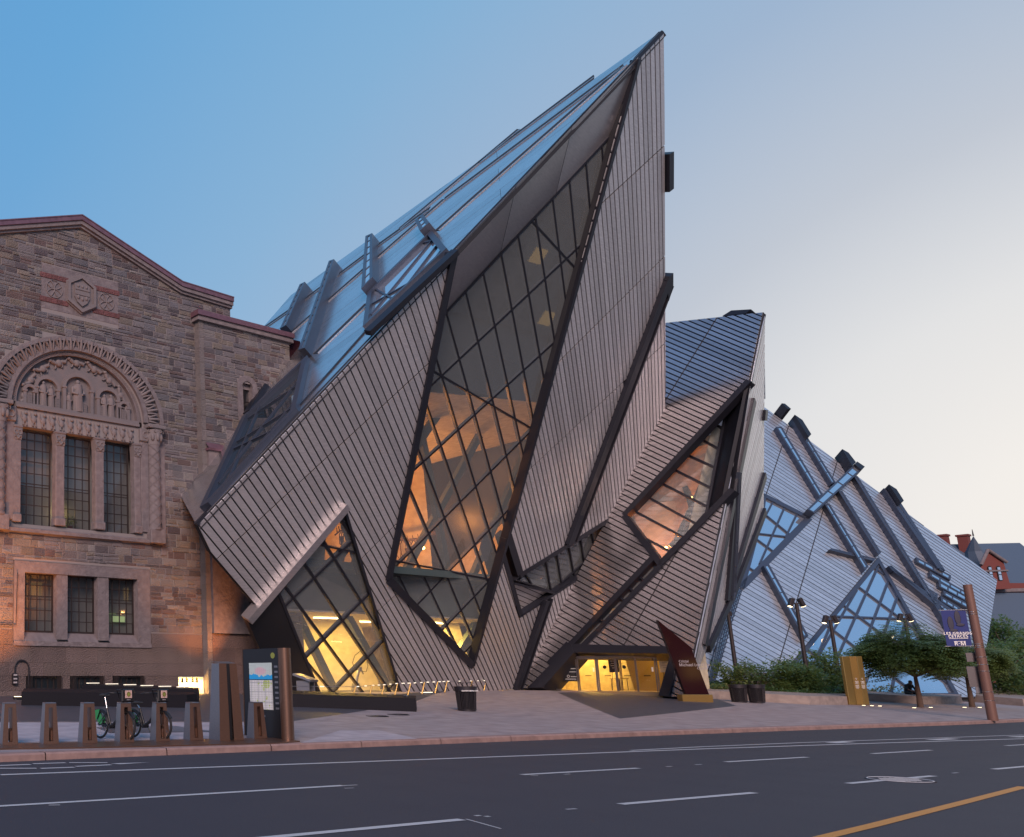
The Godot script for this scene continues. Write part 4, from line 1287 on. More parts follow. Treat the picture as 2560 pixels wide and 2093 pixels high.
func build_main_roof(hall: Node3D) -> void:
	var roof := Node3D.new()
	roof.name = "roof"; roof.transform = Transform3D(Vector3(-0.12118, 0.00000, 0.99263), Vector3(0.65858, 0.74821, 0.08040), Vector3(-0.74269, 0.66347, -0.09067), Vector3(26.24889, 8.65885, -33.26541))
	hall.add_child(roof)
	var outer := P([0, 0, 9.84, 36.39, -5.15, 32.79, -17.35, 29.76, -17.37, 25.46, -11.52, 18.59, -5.83, 14.97, -7.03, 4.55])
	var win := P([-2.47, 13.98, 1.72, 7.62, 0.28, 1.15, -0.28, 0.93, -4.75, 9.55])
	var tri := P([-1.13, 19.16, 0.85, 23.95, 4.72, 19.18, 2.02, 14.06])
	# wide sheets that run with the slope
	var a := Vector2(-7.03, 4.55); var b := Vector2(10.02, 26.76)
	var along := (Vector2(10.79, 30.24) - Vector2(-6.29, 19.98)).normalized()
	var across := -along.orthogonal()
	var rows := []
	for k in 44:
		var p := Vector2(0, 0) + across * (k * 0.95 - 4.0)
		rows.append([p - along * 60, p + along * 90])
	var bare := clad(roof, outer, [win, tri], rows, [[Vector2(-5.91, 11.91), Vector2(10.29, 4.85), 0.4], [Vector2(-8.59, 50.23), Vector2(8.13, 19.05), 0.4]], 0.02, 0.02, 0.045, cladding_mats("roof"), "roof_sheet")
	put("roof_backing", backing(bare, -0.3, 0.0), M.joint, roof)
	# long dark slots
	for q in [P([-16.94, 25.21, -13.24, 26.05]), P([-12.68, 26.33, -10.7, 27.17]), P([-9.89, 27.33, -7.44, 28.34]), P([-6.85, 28.61, -2.94, 29.74]), P([-9.82, 20.26, -1.7, 29.77]), P([-1.7, 29.77, 8.44, 34.2]), P([-2.32, 14.38, -0.65, 18.12]), P([0.98, 24.1, 2.41, 26.21]), P([2.41, 26.21, 8.51, 34.03]), P([-5.31, 29.35, 1.21, 35.19]), P([-0.95, 33.29, 5.92, 36.09])]:
		var m := MB.new()
		m.bar2(q[0], q[1], 0.62, 0.0, 0.07)
		put("roof_slot", m, M.joint, roof)
		var e := MB.new()
		var o: Vector2 = (q[1] - q[0]).normalized().orthogonal() * 0.36
		e.bar2(q[0] + o, q[1] + o, 0.10, 0.0, 0.10)
		e.bar2(q[0] - o, q[1] - o, 0.05, 0.0, 0.085)
		put("slot_edge", e, M.roof_2, roof)
	# raised skylight strips across them
	for q in [[P([-14.55, 28.5, -13.77, 28.29, -9.46, 20.45, -10.15, 20.45]), 7], [P([-12.25, 29.88, -11.36, 29.45, -2.57, 14.29, -3.3, 14.48]), 12], [P([-8.63, 30.27, -7.71, 29.9, -1.01, 20.09, -1.24, 19.07]), 7], [P([-1.69, 26.54, -1.19, 26.79, 0.92, 24.14, 0.51, 23.61]), 3]]:
		strip_light(roof, "skylight", q[0], 0.7, 0.2, q[1], M.sky_glass, M.frame_blue)
	glazing(roof, "roof_window", Transform3D(), tri, lines_of(P([1.36, 15.42, 1.66, 23.04, 3.09, 14.39, 2.78, 21.84, 3.87, 14.93, 3.85, 20.57, -1.98, 20.54, 3.51, 15.5, 0.08, 17.29, 5.46, 17.64, -0.79, 23.78, 2.78, 21.84])), M.sky_glass, M.frame_blue, 0.3, 0.09, [-0.1, 0.32], 0.1, [0.0, 0.18])
	glazing(roof, "roof_window", Transform3D(), win, lines_of(P([-1.03, 3.47, -1.42, 12.35, 0.18, 3.7, 0.47, 9.77, -4.42, 6.09, 0.69, 6.52, -3.49, 6.77, 1.4, 8.4, -3.81, 9.59, -0.64, 10.94, 0.55, 1.87, -3.32, 9.05])), M.dim_glass, M.frame_blue, 0.35, 0.09, [-0.1, 0.35], 0.1, [0.0, 0.18])
	var g := MB.new()
	g.bar2(Vector2(-7.03, 4.55), Vector2(-5.83, 14.97), 0.5, -0.15, 0.2)
	g.bar2(Vector2(-4.57, 9.83), Vector2(-5.68, 12.96), 0.5, 0.0, 0.4)
	put("gutter", g, M.frame, roof)
	var rim := MB.new()
	rim.bar2(Vector2(0, 0), Vector2(2.1, 13.95), 0.16, -0.1, 0.1)
	rim.bar2(Vector2(4.99, 18.97), Vector2(9.85, 36.24), 0.10, -0.1, 0.1)
	put("roof_rim", rim, M.frame, roof)

func build_entrance_crystal() -> void:
	var hall := thing("entrance_crystal", "smaller metal crystal with the lit glass entrance doors at its foot", "building")
	var fc := Transform3D(Vector3(-0.05052, 0.00000, 0.99872), Vector3(0.31486, 0.94900, 0.01593), Vector3(-0.94779, 0.31526, -0.04794), Vector3(55.44980, 0.69934, -32.77191))
	var front := Node3D.new()
	front.name = "front_wall"; front.transform = fc
	hall.add_child(front)
	var outer := P([3.38, 25.68, 9.4, 24, 6.17, -0.34, 5.68, -0.35, -4.26, 0.05, 3.86, 18.89])
	var win := P([1.9, 11.51, 8.72, 19.18, 8.15, 12.11, 4.39, 7.87])
	var portal := P([-3.44, 0, -0.77, 2.92, 3.87, 8.56, 4.42, 7.87, -0.08, 2.85, 5.84, 2.55, 5.4, -0.36])
	var rows := fan(Vector2(77.05, -40.67), Vector2(4.11, 30.91), Vector2(6.17, -5.1), 90)
	var bare := clad(front, outer, [win, portal], rows, [[Vector2(6.78, 24.68), Vector2(3.88, 19.36), 0.0], [Vector2(6.18, 10.54), Vector2(2.71, 3.17), 0.0]], 0.075, 0.03, 0.085, cladding_mats("glossy"))
	put("wall_backing", backing(bare, -0.25, 0.0), M.joint, front)
	# big side window, its glass drawn back towards the right
	var fw := Transform3D(Vector3(0.07182, -0.00000, 0.99742), Vector3(0.38493, 0.92253, -0.02772), Vector3(-0.92015, 0.38593, 0.06626), Vector3(57.88265, 8.21091, -28.34379))
	glazing(hall, "side_window", fw, P([-2.34, 3.73, 3.2, 10.73, 2.35, 3.17, 0, 0]), lines_of(P([-1.91, 4.1, 1.11, 1.69, -1.09, 4.93, 1.85, 2.43, -0.37, 5.83, 2.36, 3.56, 0.32, 6.69, 2.46, 4.88, 1.04, 7.6, 2.6, 6.33, 1.74, 8.63, 2.77, 7.63, 2.52, 9.5, 3.01, 9.04, -1.09, 1.97, 0.44, 0.79])), M.hall_glass, M.frame, 0.14, 0.13, [-0.2, 0.1], 0.0, [-0.15, 0.05])
	var j := MB.new()
	j.flat(Vector3(60.93, 18.89, -23.6), Vector3(58.74, 12.17, -24.39), Vector3(59.27, 11.14, -26.09), Vector3(62.24, 18.11, -25.45), Vector3(55.36, 10.67, -28.01))
	j.flat(Vector3(58.86, 11.6, -30.63), Vector3(60.93, 18.89, -23.6), Vector3(62.24, 18.11, -25.45), Vector3(59.15, 11.65, -30.78), Vector3(53.42, 5.53, -23.53))
	j.flat(Vector3(58.74, 12.17, -24.39), Vector3(57.59, 8.15, -28.2), Vector3(57.88, 8.21, -28.34), Vector3(59.27, 11.14, -26.09), Vector3(57.11, 15.89, -28.33))
	put("window_reveal", j, M.frame, hall)
	var f := MB.new()
	for q in [[Vector2(1.9, 11.51), Vector2(8.8, 19.26), 0.36], [Vector2(1.9, 11.51), Vector2(4.39, 7.87), 0.36], [Vector2(4.39, 7.87), Vector2(8.19, 12.1), 0.36]]:
		f.bar2(q[0], q[1], q[2], -0.3, 0.2)
	# the slit that runs down from the window to the doors, and the portal
	for q in [[Vector2(-0.9, 2.87), Vector2(4, 8.44), 0.36], [Vector2(-0.02, 2.79), Vector2(4.44, 7.81), 0.30], [Vector2(-1.98, 1.51), Vector2(-0.77, 2.84), 0.9]]:
		f.bar2(q[0], q[1], q[2], -0.5, 0.18)
	put("dark_frame", f, M.frame, front)
	glazing(front, "slit_window", Transform3D(), P([-0.65, 2.97, 3.99, 8.23, 4.23, 7.78, -0.14, 2.93]), lines_of(P([0.71, 4.69, 1.39, 4.26, 1.86, 6.07, 2.53, 5.54, 2.39, 6.66, 3.02, 6.13, 3, 7.34, 3.52, 6.84])), M.hall_glass, M.frame, 0.05, 0.12, [-0.4, 0.1], -0.2, [-0.3, 0.0])
	var pf := MB.new()
	pf.prism(P([-3.45, 0.06, -0.78, 2.95, -0.5, 2.36, -2.37, 0.07]), -1.2, 0.22, true)
	pf.prism(P([-0.78, 2.95, 5.86, 2.58, 5.36, 2.18, -0.51, 2.38]), -1.2, 0.20, true)
	pf.prism(P([5.86, 2.58, 5.42, -0.36, 4.85, -0.3, 5.36, 2.18]), -1.2, 0.22, true)
	put("portal_frame", pf, M.frame, front)
	# sliding doors
	var fd := Transform3D(Vector3(0.00000, 0.00000, 1.00000), Vector3(0.00000, 1.00000, 0.00000), Vector3(-1.00000, -0.00000, -0.00000), Vector3(56.45000, 0.60000, -30.00000))
	var doors := Node3D.new()
	doors.name = "entrance_doors"; doors.transform = fd
	hall.add_child(doors)
	var top := [Vector2(-3.38, 2.27), Vector2(-2.14, 2.24), Vector2(-1.02, 2.2), Vector2(0.18, 2.18), Vector2(1.33, 2.13)]
	var foot := [Vector2(-3.36, 0.08), Vector2(-2.19, 0.05), Vector2(-1.03, 0), Vector2(0.16, -0.03), Vector2(1.3, -0.08)]
	var y0: float = (foot[0].y + foot[4].y) * 0.5; var y1: float = (top[0].y + top[4].y) * 0.5
	for k in 4:
		var xa: float = (top[k].x + foot[k].x) * 0.5; var xb: float = (top[k + 1].x + foot[k + 1].x) * 0.5
		var leaf := glazing(doors, "sliding_door", Transform3D(Basis(), Vector3(0, 0, -0.06 if k == 1 or k == 2 else 0.0)), P([xa + 0.01, y0, xb - 0.01, y0, xb - 0.01, y1 - 0.14, xa + 0.01, y1 - 0.14]), [], M.door_glass, M.sky_grey_metal, 0.055, 0.05, [-0.03, 0.03])
		var hb := MB.new()
		hb.box(Vector3((xa + xb) * 0.5 + 0.05, y0 + 0.98, 0.02), Vector3(0.38, 0.045, 0.05))
		put("push_bar", hb, M.iron, leaf)
		if k == 1 or k == 2:
			var st := MB.new()
			st.tube(PackedVector3Array([Vector3((xa + xb) * 0.5 - 0.1, y0 + 1.5, 0.004), Vector3((xa + xb) * 0.5 - 0.1, y0 + 1.5, 0.008)]), 0.11, 0.11, 16)
			put("round_sticker", st, M.black_plastic, leaf)
		else:
			var st := MB.new()
			st.box(Vector3(xb - 0.2, y0 + 1.35, 0.006), Vector3(0.1, 0.26, 0.006))
			put("notice", st, M.white_letter, leaf)
	var hd := MB.new()
	var xl: float = top[0].x; var xr: float = top[4].x
	hd.soft_box(Vector3((xl + xr) * 0.5, y1 - 0.06, 0), Vector3(absf(xr - xl) + 0.1, 0.13, 0.16), 0.02)
	put("door_header", hd, M.sky_grey_metal, doors)
	glazing(doors, "side_light", Transform3D(), PackedVector2Array([Vector2(xr + 0.03, y0), Vector2(1.58, -0.1), Vector2(2.22, 2.16), Vector2(xr + 0.03, y1)]), [], M.door_glass, M.sky_grey_metal, 0.05, 0.05, [-0.03, 0.03])
	glazing(doors, "side_light", Transform3D(), PackedVector2Array([Vector2(xl - 0.03, y0), Vector2(-5.63, 0.15), Vector2(xl - 0.03, y1)]), [], M.door_glass, M.sky_grey_metal, 0.05, 0.05, [-0.03, 0.03])
	# black notice panel behind the left glass
	var np := MB.new()
	np.prism(P([-5.36, 0.64, -4.36, 1.65, -3.4, 1.62, -3.38, 0.63]), -0.12, -0.08, true)
	put("notice_panel", np, M.black_plastic, doors)
	var nl := MB.new()
	for k in 4:
		var c := [Vector2(-3.68, 1.42), Vector2(-3.75, 1.22), Vector2(-3.71, 0.92), Vector2(-3.93, 0.77)]
		nl.box(Vector3(c[k].x, c[k].y, -0.075), Vector3([0.55, 0.45, 0.4, 0.7][k], 0.035, 0.004))
	nl.ring(Vector3(Vector2(-4.07, 0.95).x, Vector2(-4.07, 0.95).y, -0.075), Basis(), 0.075, 0.012, 14, 4)
	put("notice_print", nl, M.white_letter, doors)
	# ---- the narrow bright side
	var side := Node3D.new()
	side.name = "side_wall"; side.transform = Transform3D(Vector3(0.97987, 0.00000, -0.19964), Vector3(0.04257, 0.97700, 0.20893), Vector3(0.19505, -0.21322, 0.95734), Vector3(56.11928, 3.72785, -26.09162))
	hall.add_child(side)
	var so := P([5.67, 20.21, 11.14, 8.69, 8.53, 4.6, 5.54, 2.55, 2.02, -0.55, -0.83, -3.37, 0, 0])
	var dr := fan(Vector2(-18.05, -45.9), Vector2(-8.08, 1.66), Vector2(12, 8.08), 52)
	var db := clad(side, so, [], dr, [], 0.07, 0.02, 0.06, cladding_mats("shine"), "side_panel")
	put("wall_backing", backing(db, -0.2, 0.0), M.joint, side)
	for q in [P([5.18, 14.66, 1.06, -0.41]), P([10, 10.75, 5.41, 3.64]), P([3.72, 8.9, 4.71, 2.38]), P([8.16, 14.63, 8.28, 13.97]), P([11.1, 8.55, 5.56, 2.5]), P([5.54, 2.55, 1.97, -0.62])]:
		var m := MB.new()
		m.bar2(q[0], q[1], 0.55, 0.0, 0.22)
		put("side_slot", m, M.frame, side)
	glazing(side, "side_sliver", Transform3D(), P([3.41, 9.96, 3.75, 10.01, 5.74, 2.93, 5.33, 2.42]), lines_of(P([3.42, 8.76, 4.83, 8.71, 3.87, 7.38, 5.21, 7.29, 4.25, 5.97, 5.69, 5.87, 4.45, 4.54, 6.17, 4.44])), M.sky_glass, M.frame_blue, 0.04, 0.05, [0.0, 0.3], 0.2, [0.1, 0.25])
	# roof and back so that the volume is closed
	var bk := MB.new()
	var r0 := Vector3(63.36, 25.07, -28.99); var r1 := Vector3(62.53, 23.48, -23); var r2 := Vector3(67.41, 12.22, -26.5)
	bk.flat(r0, r1, r1 + Vector3(9, -3, -4), r0 + Vector3(9, -3, -4), r0 - Vector3(0, 20, 0))
	put("roof", bk, M.roof_1, hall)
	var hd2 := MB.new()
	hd2.prism(P([7.09, 24.65, 7.59, 24.86, 8.73, 24.46, 8.43, 24.27]), -1.5, 0.1, true)
	put("roof_hood", hd2, M.frame, front)

func build_far_crystal() -> void:
	var hall := thing("far_crystal", "far sloping silvery crystal with sky-reflecting triangular windows and skylight strips", "building")
	var face := Node3D.new()
	face.name = "sloping_wall"; face.transform = Transform3D(Vector3(0.86189, -0.00000, 0.50709), Vector3(0.26872, 0.84805, -0.45673), Vector3(-0.43003, 0.52992, 0.73093), Vector3(67.85809, 0.38292, -31.24756))
	hall.add_child(face)
	var outer := P([18.57, 30.47, 26.08, 9.62, 21.71, 4.34, 17.62, -0.31, -1.76, -0.31, 5.27, 8.02, 11.53, 16.86])
	var w1 := P([13.13, 18.32, 15.45, 15.79, 7.08, 9.28, 6.54, 8.9, 11.79, 16.13])
	var w2 := P([18.42, 11.73, 16.47, -0.31, 3.42, -0.31])
	var rows := fan(Vector2(50.98, -42.35), Vector2(24.17, 39.82), Vector2(2.96, -0.76), 96)
	var bare := clad(face, outer, [w1, w2], rows, [[Vector2(18.48, 24.97), Vector2(15.13, 20.6), 0.0], [Vector2(14.06, 12.81), Vector2(8.49, 5.71), 0.0]], 0.065, 0.02, 0.06, cladding_mats("shine"), "cladding_strip")
	put("wall_backing", backing(bare, -0.25, 0.0), M.joint, face)
	glazing(face, "corner_window", Transform3D(), w1, lines_of(P([13.54, 17.56, 10.69, 14.44, 14.12, 16.91, 8.21, 10.07, 14.73, 16.21, 12.55, 13.82, 12.29, 16.04, 13.14, 13.82, 10.75, 14.19, 12.82, 13.86, 10.25, 13.54, 10.88, 12.33, 8.03, 10.95, 8.57, 10.26])), M.sky_glass, M.frame_blue, 0.22, 0.12, [-0.3, 0.16], 0.0, [-0.05, 0.1])
	glazing(face, "gallery_window", Transform3D(), w2, lines_of(P([18.37, 11.34, 7.17, -0.31, 18.06, 9.73, 8.83, -0.31, 17.84, 8.28, 9.9, -0.31, 17.65, 6.87, 11.91, -0.31, 15.57, 9.2, 5.48, -0.31, 13.11, 7.48, 8.32, 2.36, 17.53, 10.91, 18.34, 9.32, 15.26, 9.13, 17.48, 4.34, 13.16, 7.48, 16.58, 0.46, 10.93, 5.71, 13.92, -0.31, 8.36, 3.67, 10.71, -0.31, 11.57, 6.34, 17.59, 6.06, 7.72, 3.01, 9.01, 0.46])), M.sky_glass, M.frame_blue, 0.25, 0.13, [-0.3, 0.2], 0.0, [-0.05, 0.1])
	# skylight strips in long boxes
	var strips := [
		[P([18.11, 26.09, 18.63, 26.14, 17.57, 17.96, 17.1, 17.7]), 6, 0.5], [P([20.07, 27.18, 20.36, 26.5, 19.41, 19.4, 18.98, 19.22]), 6, 0.5], [P([15.07, 16.13, 22.04, 21.35, 22.31, 20.74, 15.4, 15.7]), 5, 0.8],
		[P([19.04, 18.36, 19.38, 18.45, 18.54, 11.93, 18.2, 11.77]), 6, 0.5], [P([17.1, 16.91, 17.53, 17.04, 16.75, 10.57, 16.25, 10.18]), 6, 0.5], [P([21.29, 20.09, 21.62, 20.09, 19.77, 7.41, 19.39, 7.19]), 10, 0.5], [P([23, 18.68, 23.31, 18.18, 22.12, 10.22, 21.95, 10.38]), 7, 0.5],
		[P([14.81, 12.29, 15.12, 12.45, 17.9, 11.42, 17.54, 11.19]), 4, 0.4], [P([18.39, 10.64, 18.44, 10.15, 20.66, 5.71, 20.02, 5.4]), 8, 0.5], [P([21.09, 11.62, 20.83, 11.11, 22.2, 9.39, 22.56, 9.84]), 4, 0.35],
		[P([21.22, 10.26, 20.95, 9.77, 22.52, 7.59, 22.84, 8.06]), 4, 0.35], [P([21.28, 9.35, 20.97, 8.79, 22.07, 7.44, 22.45, 7.88]), 3, 0.35], [P([21.05, 8.46, 20.79, 8.02, 21.88, 6.66, 22.2, 7.12]), 3, 0.35], [P([20.5, 7.95, 20.23, 7.44, 20.92, 6.51, 21.24, 6.9]), 3, 0.35], [P([20.06, 8.53, 20.45, 8.13, 20.08, 7.66, 19.91, 8.17]), 2, 0.35],
		[P([8.91, 10.68, 9.42, 10.84, 8.76, 4.34, 8.33, 4.17]), 5, 0.5], [P([19.39, 7.19, 19.84, 7.33, 18.85, 1.4, 18.43, 1.27]), 7, 0.5]]
	var dark: Material = M.frame_blue
	for s in strips:
		var o := strip_light(face, "skylight_strip", s[0], s[2], 0.13, s[1], M.sky_glass, dark)
	for q in [P([20.07, 27.18, 20.36, 26.5, 20.11, 24.67, 19.68, 24.32]), P([21.67, 22.84, 21.95, 22.4, 21.89, 21.26, 21.31, 20.79]), P([22.04, 21.35, 22.31, 20.74, 21.82, 20.37, 21.61, 21.02]), P([23.03, 18.72, 23.31, 18.18, 23.1, 16.91, 22.71, 16.69])]:
		var h := MB.new()
		h.prism(q, -0.1, 0.95, true)
		put("strip_hood", h, M.frame, face)
	var hd := MB.new()
	hd.prism(P([19.45, 28.4, 19.71, 28.35, 19.87, 27.66, 19.58, 27.66]), -0.1, 1.2, true)
	put("roof_hood", hd, M.frame, face)
	# glazed lattice in the narrow gap beside the entrance crystal
	var lat := Node3D.new()
	lat.name = "gap_lattice"; lat.transform = face.transform
	hall.add_child(lat)
	var gp := P([6.54, 8.9, 5.17, 7.84, 1.21, 3.01, -0.24, -0.21, 1.83, 2.36, 4.81, 6.76])
	for k in 6:
		var t := k / 5.0
		var b := MB.new()
		var q: Vector2 = Vector2(5.23, 7.95).lerp(Vector2(6.54, 8.9), t); var m: Vector2 = Vector2(1.81, 3.67).lerp(Vector2(3.82, 5.36), t); var e: Vector2 = Vector2(-0.35, 0).lerp(Vector2(0.25, 0.46), t)
		b.tube(PackedVector3Array([Vector3(q.x, q.y, 0.5), Vector3(m.x, m.y, 0.55), Vector3(e.x, e.y, 0.5)]), 0.035, 0.035, 5)
		put("lattice_bar", b, M.frame_blue, lat)
	for k in 22:
		var t := k / 21.0
		var l: Vector2 = Vector2(5.44, 8.13).lerp(Vector2(-0.07, 0.46), t); var r: Vector2 = Vector2(6.34, 8.65).lerp(Vector2(0.48, 0.71), t)
		var b := MB.new()
		b.tube(PackedVector3Array([Vector3(l.x, l.y, 0.5), Vector3(r.x, r.y, 0.56)]), 0.03, 0.03, 5)
		put("lattice_bar", b, M.frame_blue, lat)
	# roof side behind the ridge and the end wall at the right
	var bk := MB.new()
	var a := Vector3(92.05, 26.23, -35.75); var b := Vector3(92.92, 8.54, -22.42); var c := Vector3(82.96, 0.12, -22.17)
	bk.flat(a, b, b + Vector3(6, -4, -14), a + Vector3(6, -4, -14), a - Vector3(0, 20, 0))
	bk.flat(b, c, c + Vector3(6, 0, -14), b + Vector3(6, -4, -14), a)
	put("back_wall", bk, M.shine_3, hall)

func slab(mb: MB, x0: float, x1: float, y0: float, y1: float, z0: float, z1: float) -> void:
	mb.box(Vector3((x0 + x1) * 0.5, (y0 + y1) * 0.5, (z0 + z1) * 0.5), Vector3(x1 - x0, y1 - y0, z1 - z0))

# the lit rooms that show through the glass
func build_rooms() -> void:
	var inside := thing("hall_interior", "warmly lit rooms with slanted walls behind the big crystal windows", "interior")
	var fl := MB.new()
	slab(fl, 33.5, 57, 0.35, 0.66, -47, -37.2)
	put("ground_floor", fl, M.floor_wood, inside)
	var sl := MB.new()
	slab(sl, 33.5, 57, 7.35, 7.75, -47, -34.6)
	put("upper_floor", sl, M.steel_teal, inside)
	var bh := MB.new()
	slab(bh, 33.5, 57, 5.2, 7.34, -47, -36.3)
	put("dropped_ceiling", bh, M.steel_teal, inside)
	var cl := MB.new()
	slab(cl, 33.5, 57, 5.1, 5.19, -47, -36.4)
	put("ground_ceiling", cl, M.plaster_white, inside)
	var bw := MB.new()
	slab(bw, 33.5, 57, 0.66, 5.1, -47.2, -47)
	slab(bw, 33.3, 33.5, 0.66, 5.1, -47, -37.6)
	put("ground_back_wall", bw, M.plaster_warm, inside)
	# slanted white walls on the ground floor
	var sw := MB.new()
	sw.flat(Vector3(43.5, 0.66, -43), Vector3(46.5, 0.66, -40.5), Vector3(44.6, 5.1, -40.2), Vector3(41.6, 5.1, -43.2), Vector3(44, 2, -60))
	sw.flat(Vector3(37.0, 0.66, -45), Vector3(40.5, 0.66, -42.5), Vector3(38.8, 5.1, -42.0), Vector3(35.6, 5.1, -45), Vector3(38, 2, -60))
	sw.flat(Vector3(52.5, 0.66, -42), Vector3(55.5, 0.66, -40), Vector3(53.6, 5.1, -39.6), Vector3(50.6, 5.1, -42), Vector3(52, 2, -60))
	put("slanted_wall", sw, M.plaster_white, inside)
	for k in 4:
		var t := MB.new()
		var x: float = [37.5, 41.0, 45.5, 51.0][k]
		t.box(Vector3(x, 5.03, -41.0 + (k % 2) * 1.6), Vector3(2.1, 0.07, 0.16), Basis(Vector3.UP, [0.5, -0.1, 0.0, 0.3][k]))
		put("light_tube", t, M.tube_light, inside)
		var al := AreaLight3D.new()
		al.name = "tube_light_beam"
		al.light_color = Color(1.0, 0.80, 0.36); al.light_energy = 90.0
		al.area_size = Vector2(2.1, 0.16); al.area_range = 40.0; al.area_attenuation = 2.0
		al.shadow_enabled = true
		inside.add_child(al, true)
		al.position = Vector3(x, 4.97, -41.0 + (k % 2) * 1.6)
		al.rotation_degrees = Vector3(-90, rad_to_deg([0.5, -0.1, 0.0, 0.3][k]), 0)
	# upper hall: back wall, slanted ceiling, side wall
	var ub := MB.new()
	ub.flat(Vector3(36, 7.75, -46), Vector3(62, 7.75, -46), Vector3(62, 19.5, -46), Vector3(36, 16.2, -46), Vector3(50, 12, -60))
	ub.flat(Vector3(36, 7.75, -46), Vector3(36, 16.2, -46), Vector3(36, 17.2, -33), Vector3(36, 7.75, -34.6), Vector3(20, 12, -40))
	ub.flat(Vector3(58, 7.75, -46), Vector3(60, 21, -46), Vector3(62, 21, -31), Vector3(57, 7.75, -35.6), Vector3(90, 12, -40))
	put("upper_back_wall", ub, M.plaster_warm, inside)
	var uc := MB.new()
	uc.flat(Vector3(36, 15.2, -46), Vector3(62, 17.5, -46), Vector3(62, 19.0, -30.6), Vector3(36, 16.8, -31.6), Vector3(50, 40, -40))
	put("upper_ceiling", uc, M.plaster_white, inside)
	var piers := MB.new()
	piers.flat(Vector3(44, 7.75, -41), Vector3(47.5, 7.75, -42.5), Vector3(49.5, 16.6, -41.5), Vector3(45.5, 16.6, -40), Vector3(46, 12, -60))
	piers.flat(Vector3(50, 7.75, -43), Vector3(52.5, 7.75, -40.5), Vector3(51.0, 17, -39.5), Vector3(48.8, 17, -43), Vector3(52, 12, -60))
	put("slanted_pier", piers, M.plaster_warm, inside)
	for k in 9:
		var bm := MB.new()
		var a: Vector3 = [Vector3(40, 7.8, -38), Vector3(43, 7.8, -37.5), Vector3(47, 7.8, -38.6), Vector3(50, 7.8, -37.4), Vector3(53, 7.8, -38), Vector3(40.5, 0.7, -38.7), Vector3(45.2, 0.7, -38.7), Vector3(37.4, 0.7, -38.6), Vector3(49.5, 0.7, -38.6)][k]
		var b: Vector3 = [Vector3(47, 18.2, -34.5), Vector3(39.6, 17.0, -35.2), Vector3(53, 17.5, -36.4), Vector3(45, 17.6, -35.0), Vector3(56, 17.5, -34.5), Vector3(37.5, 5.1, -38.4), Vector3(41.4, 5.1, -38.2), Vector3(34.8, 5.1, -38.2), Vector3(53.6, 5.1, -38.2)][k]
		var d := (b - a).normalized()
		var u := d.cross(Vector3.BACK).normalized()
		bm.box((a + b) * 0.5, Vector3(0.45, a.distance_to(b), 0.32), Basis(u, d, u.cross(d)))
		put("steel_brace", bm, M.steel_teal, inside)
	var ub2 := [Vector3(41.5, 13.2, -42), Vector3(49.0, 9.8, -38.4), Vector3(46.0, 15.2, -39.0), Vector3(53.5, 12.5, -42)]
	for k in 4:
		bulb("ceiling_lamp", inside, ub2[k], 0.11, Color(1.0, 0.62, 0.26), [22.0, 14.0, 18.0, 20.0][k], M.bulb_warm)
	# low soft lamps that light the upper ground-floor windows
	# skeletons in the upper hall
	for k in 2:
		var o := [Vector3(42.5, 7.75, -38.6), Vector3(48.4, 7.75, -40.4)][k] as Vector3
		var sk := thing("dinosaur_skeleton", ["dark dinosaur skeleton with jagged neck, left behind the big window", "dark upright dinosaur skeleton with long ribs, deeper behind the big window"][k], "skeleton", o, [0.4, -0.5][k])
		var sp := PackedVector3Array()
		for i in 15:
			var t := i / 14.0
			sp.append(Vector3(-2.6 + t * 5.2, 2.1 + sin(t * PI) * 0.7 + pow(t, 6.0) * 1.2, 0))
		var m := MB.new()
		m.tube(sp, 0.05, 0.11, 6)
		for i in range(1, 14):
			m.tube(PackedVector3Array([sp[i], sp[i] + Vector3(-0.06, 0.32, 0)]), 0.04, 0.02, 4)
		put("spine", m, M.bone, sk)
		var rb := MB.new()
		for i in range(5, 12):
			for s in [-1.0, 1.0]:
				var p := sp[i]
				rb.tube(PackedVector3Array([p, p + Vector3(0, -0.3, s * 0.42), p + Vector3(0.04, -0.9, s * 0.44), p + Vector3(0.1, -1.25, s * 0.15)]), 0.035, 0.025, 5)
		put("ribs", rb, M.bone, sk)
		var hd := MB.new()
		var e := sp[14]
		hd.ball(e + Vector3(0.3, 0.1, 0), Vector3(0.42, 0.24, 0.2), 9, 6)
		hd.tube(PackedVector3Array([e + Vector3(0.1, -0.08, 0), e + Vector3(0.5, -0.1, 0), e + Vector3(0.8, 0.0, 0)]), 0.1, 0.05, 6)
		put("skull", hd, M.bone, sk)
		for s in [-0.35, 0.35]:
			for q in [-0.6, 1.1]:
				var lg := MB.new()
				lg.tube(PackedVector3Array([Vector3(q, 2.3, s), Vector3(q + 0.28, 1.3, s), Vector3(q - 0.12, 0.55, s), Vector3(q + 0.1, 0.05, s), Vector3(q + 0.4, 0.03, s)]), 0.12, 0.06, 6)
				put("leg", lg, M.bone, sk)
	# bent arm sculpture with looped cables in the lower window
	var so := Vector3(42.2, 0.66, -38.6)
	var sc := thing("arm_sculpture", "sculpture like a bent machine arm with looping cables, inside the lower lit window", "sculpture", so)
	var ab := MB.new()
	ab.tube(PackedVector3Array([Vector3(0, 0, 0), Vector3(0.02, 0.35, 0), Vector3(0.05, 0.5, 0)]), 0.3, 0.2, 12)
	put("base", ab, M.steel_grey, sc)
	var arm := MB.new()
	arm.tube(PackedVector3Array([Vector3(0, 0.45, 0), Vector3(0.12, 0.85, 0), Vector3(0.34, 1.25, 0)]), 0.14, 0.11, 8)
	arm.soft_box(Vector3(0.38, 1.32, 0), Vector3(0.28, 0.3, 0.26), 0.03)
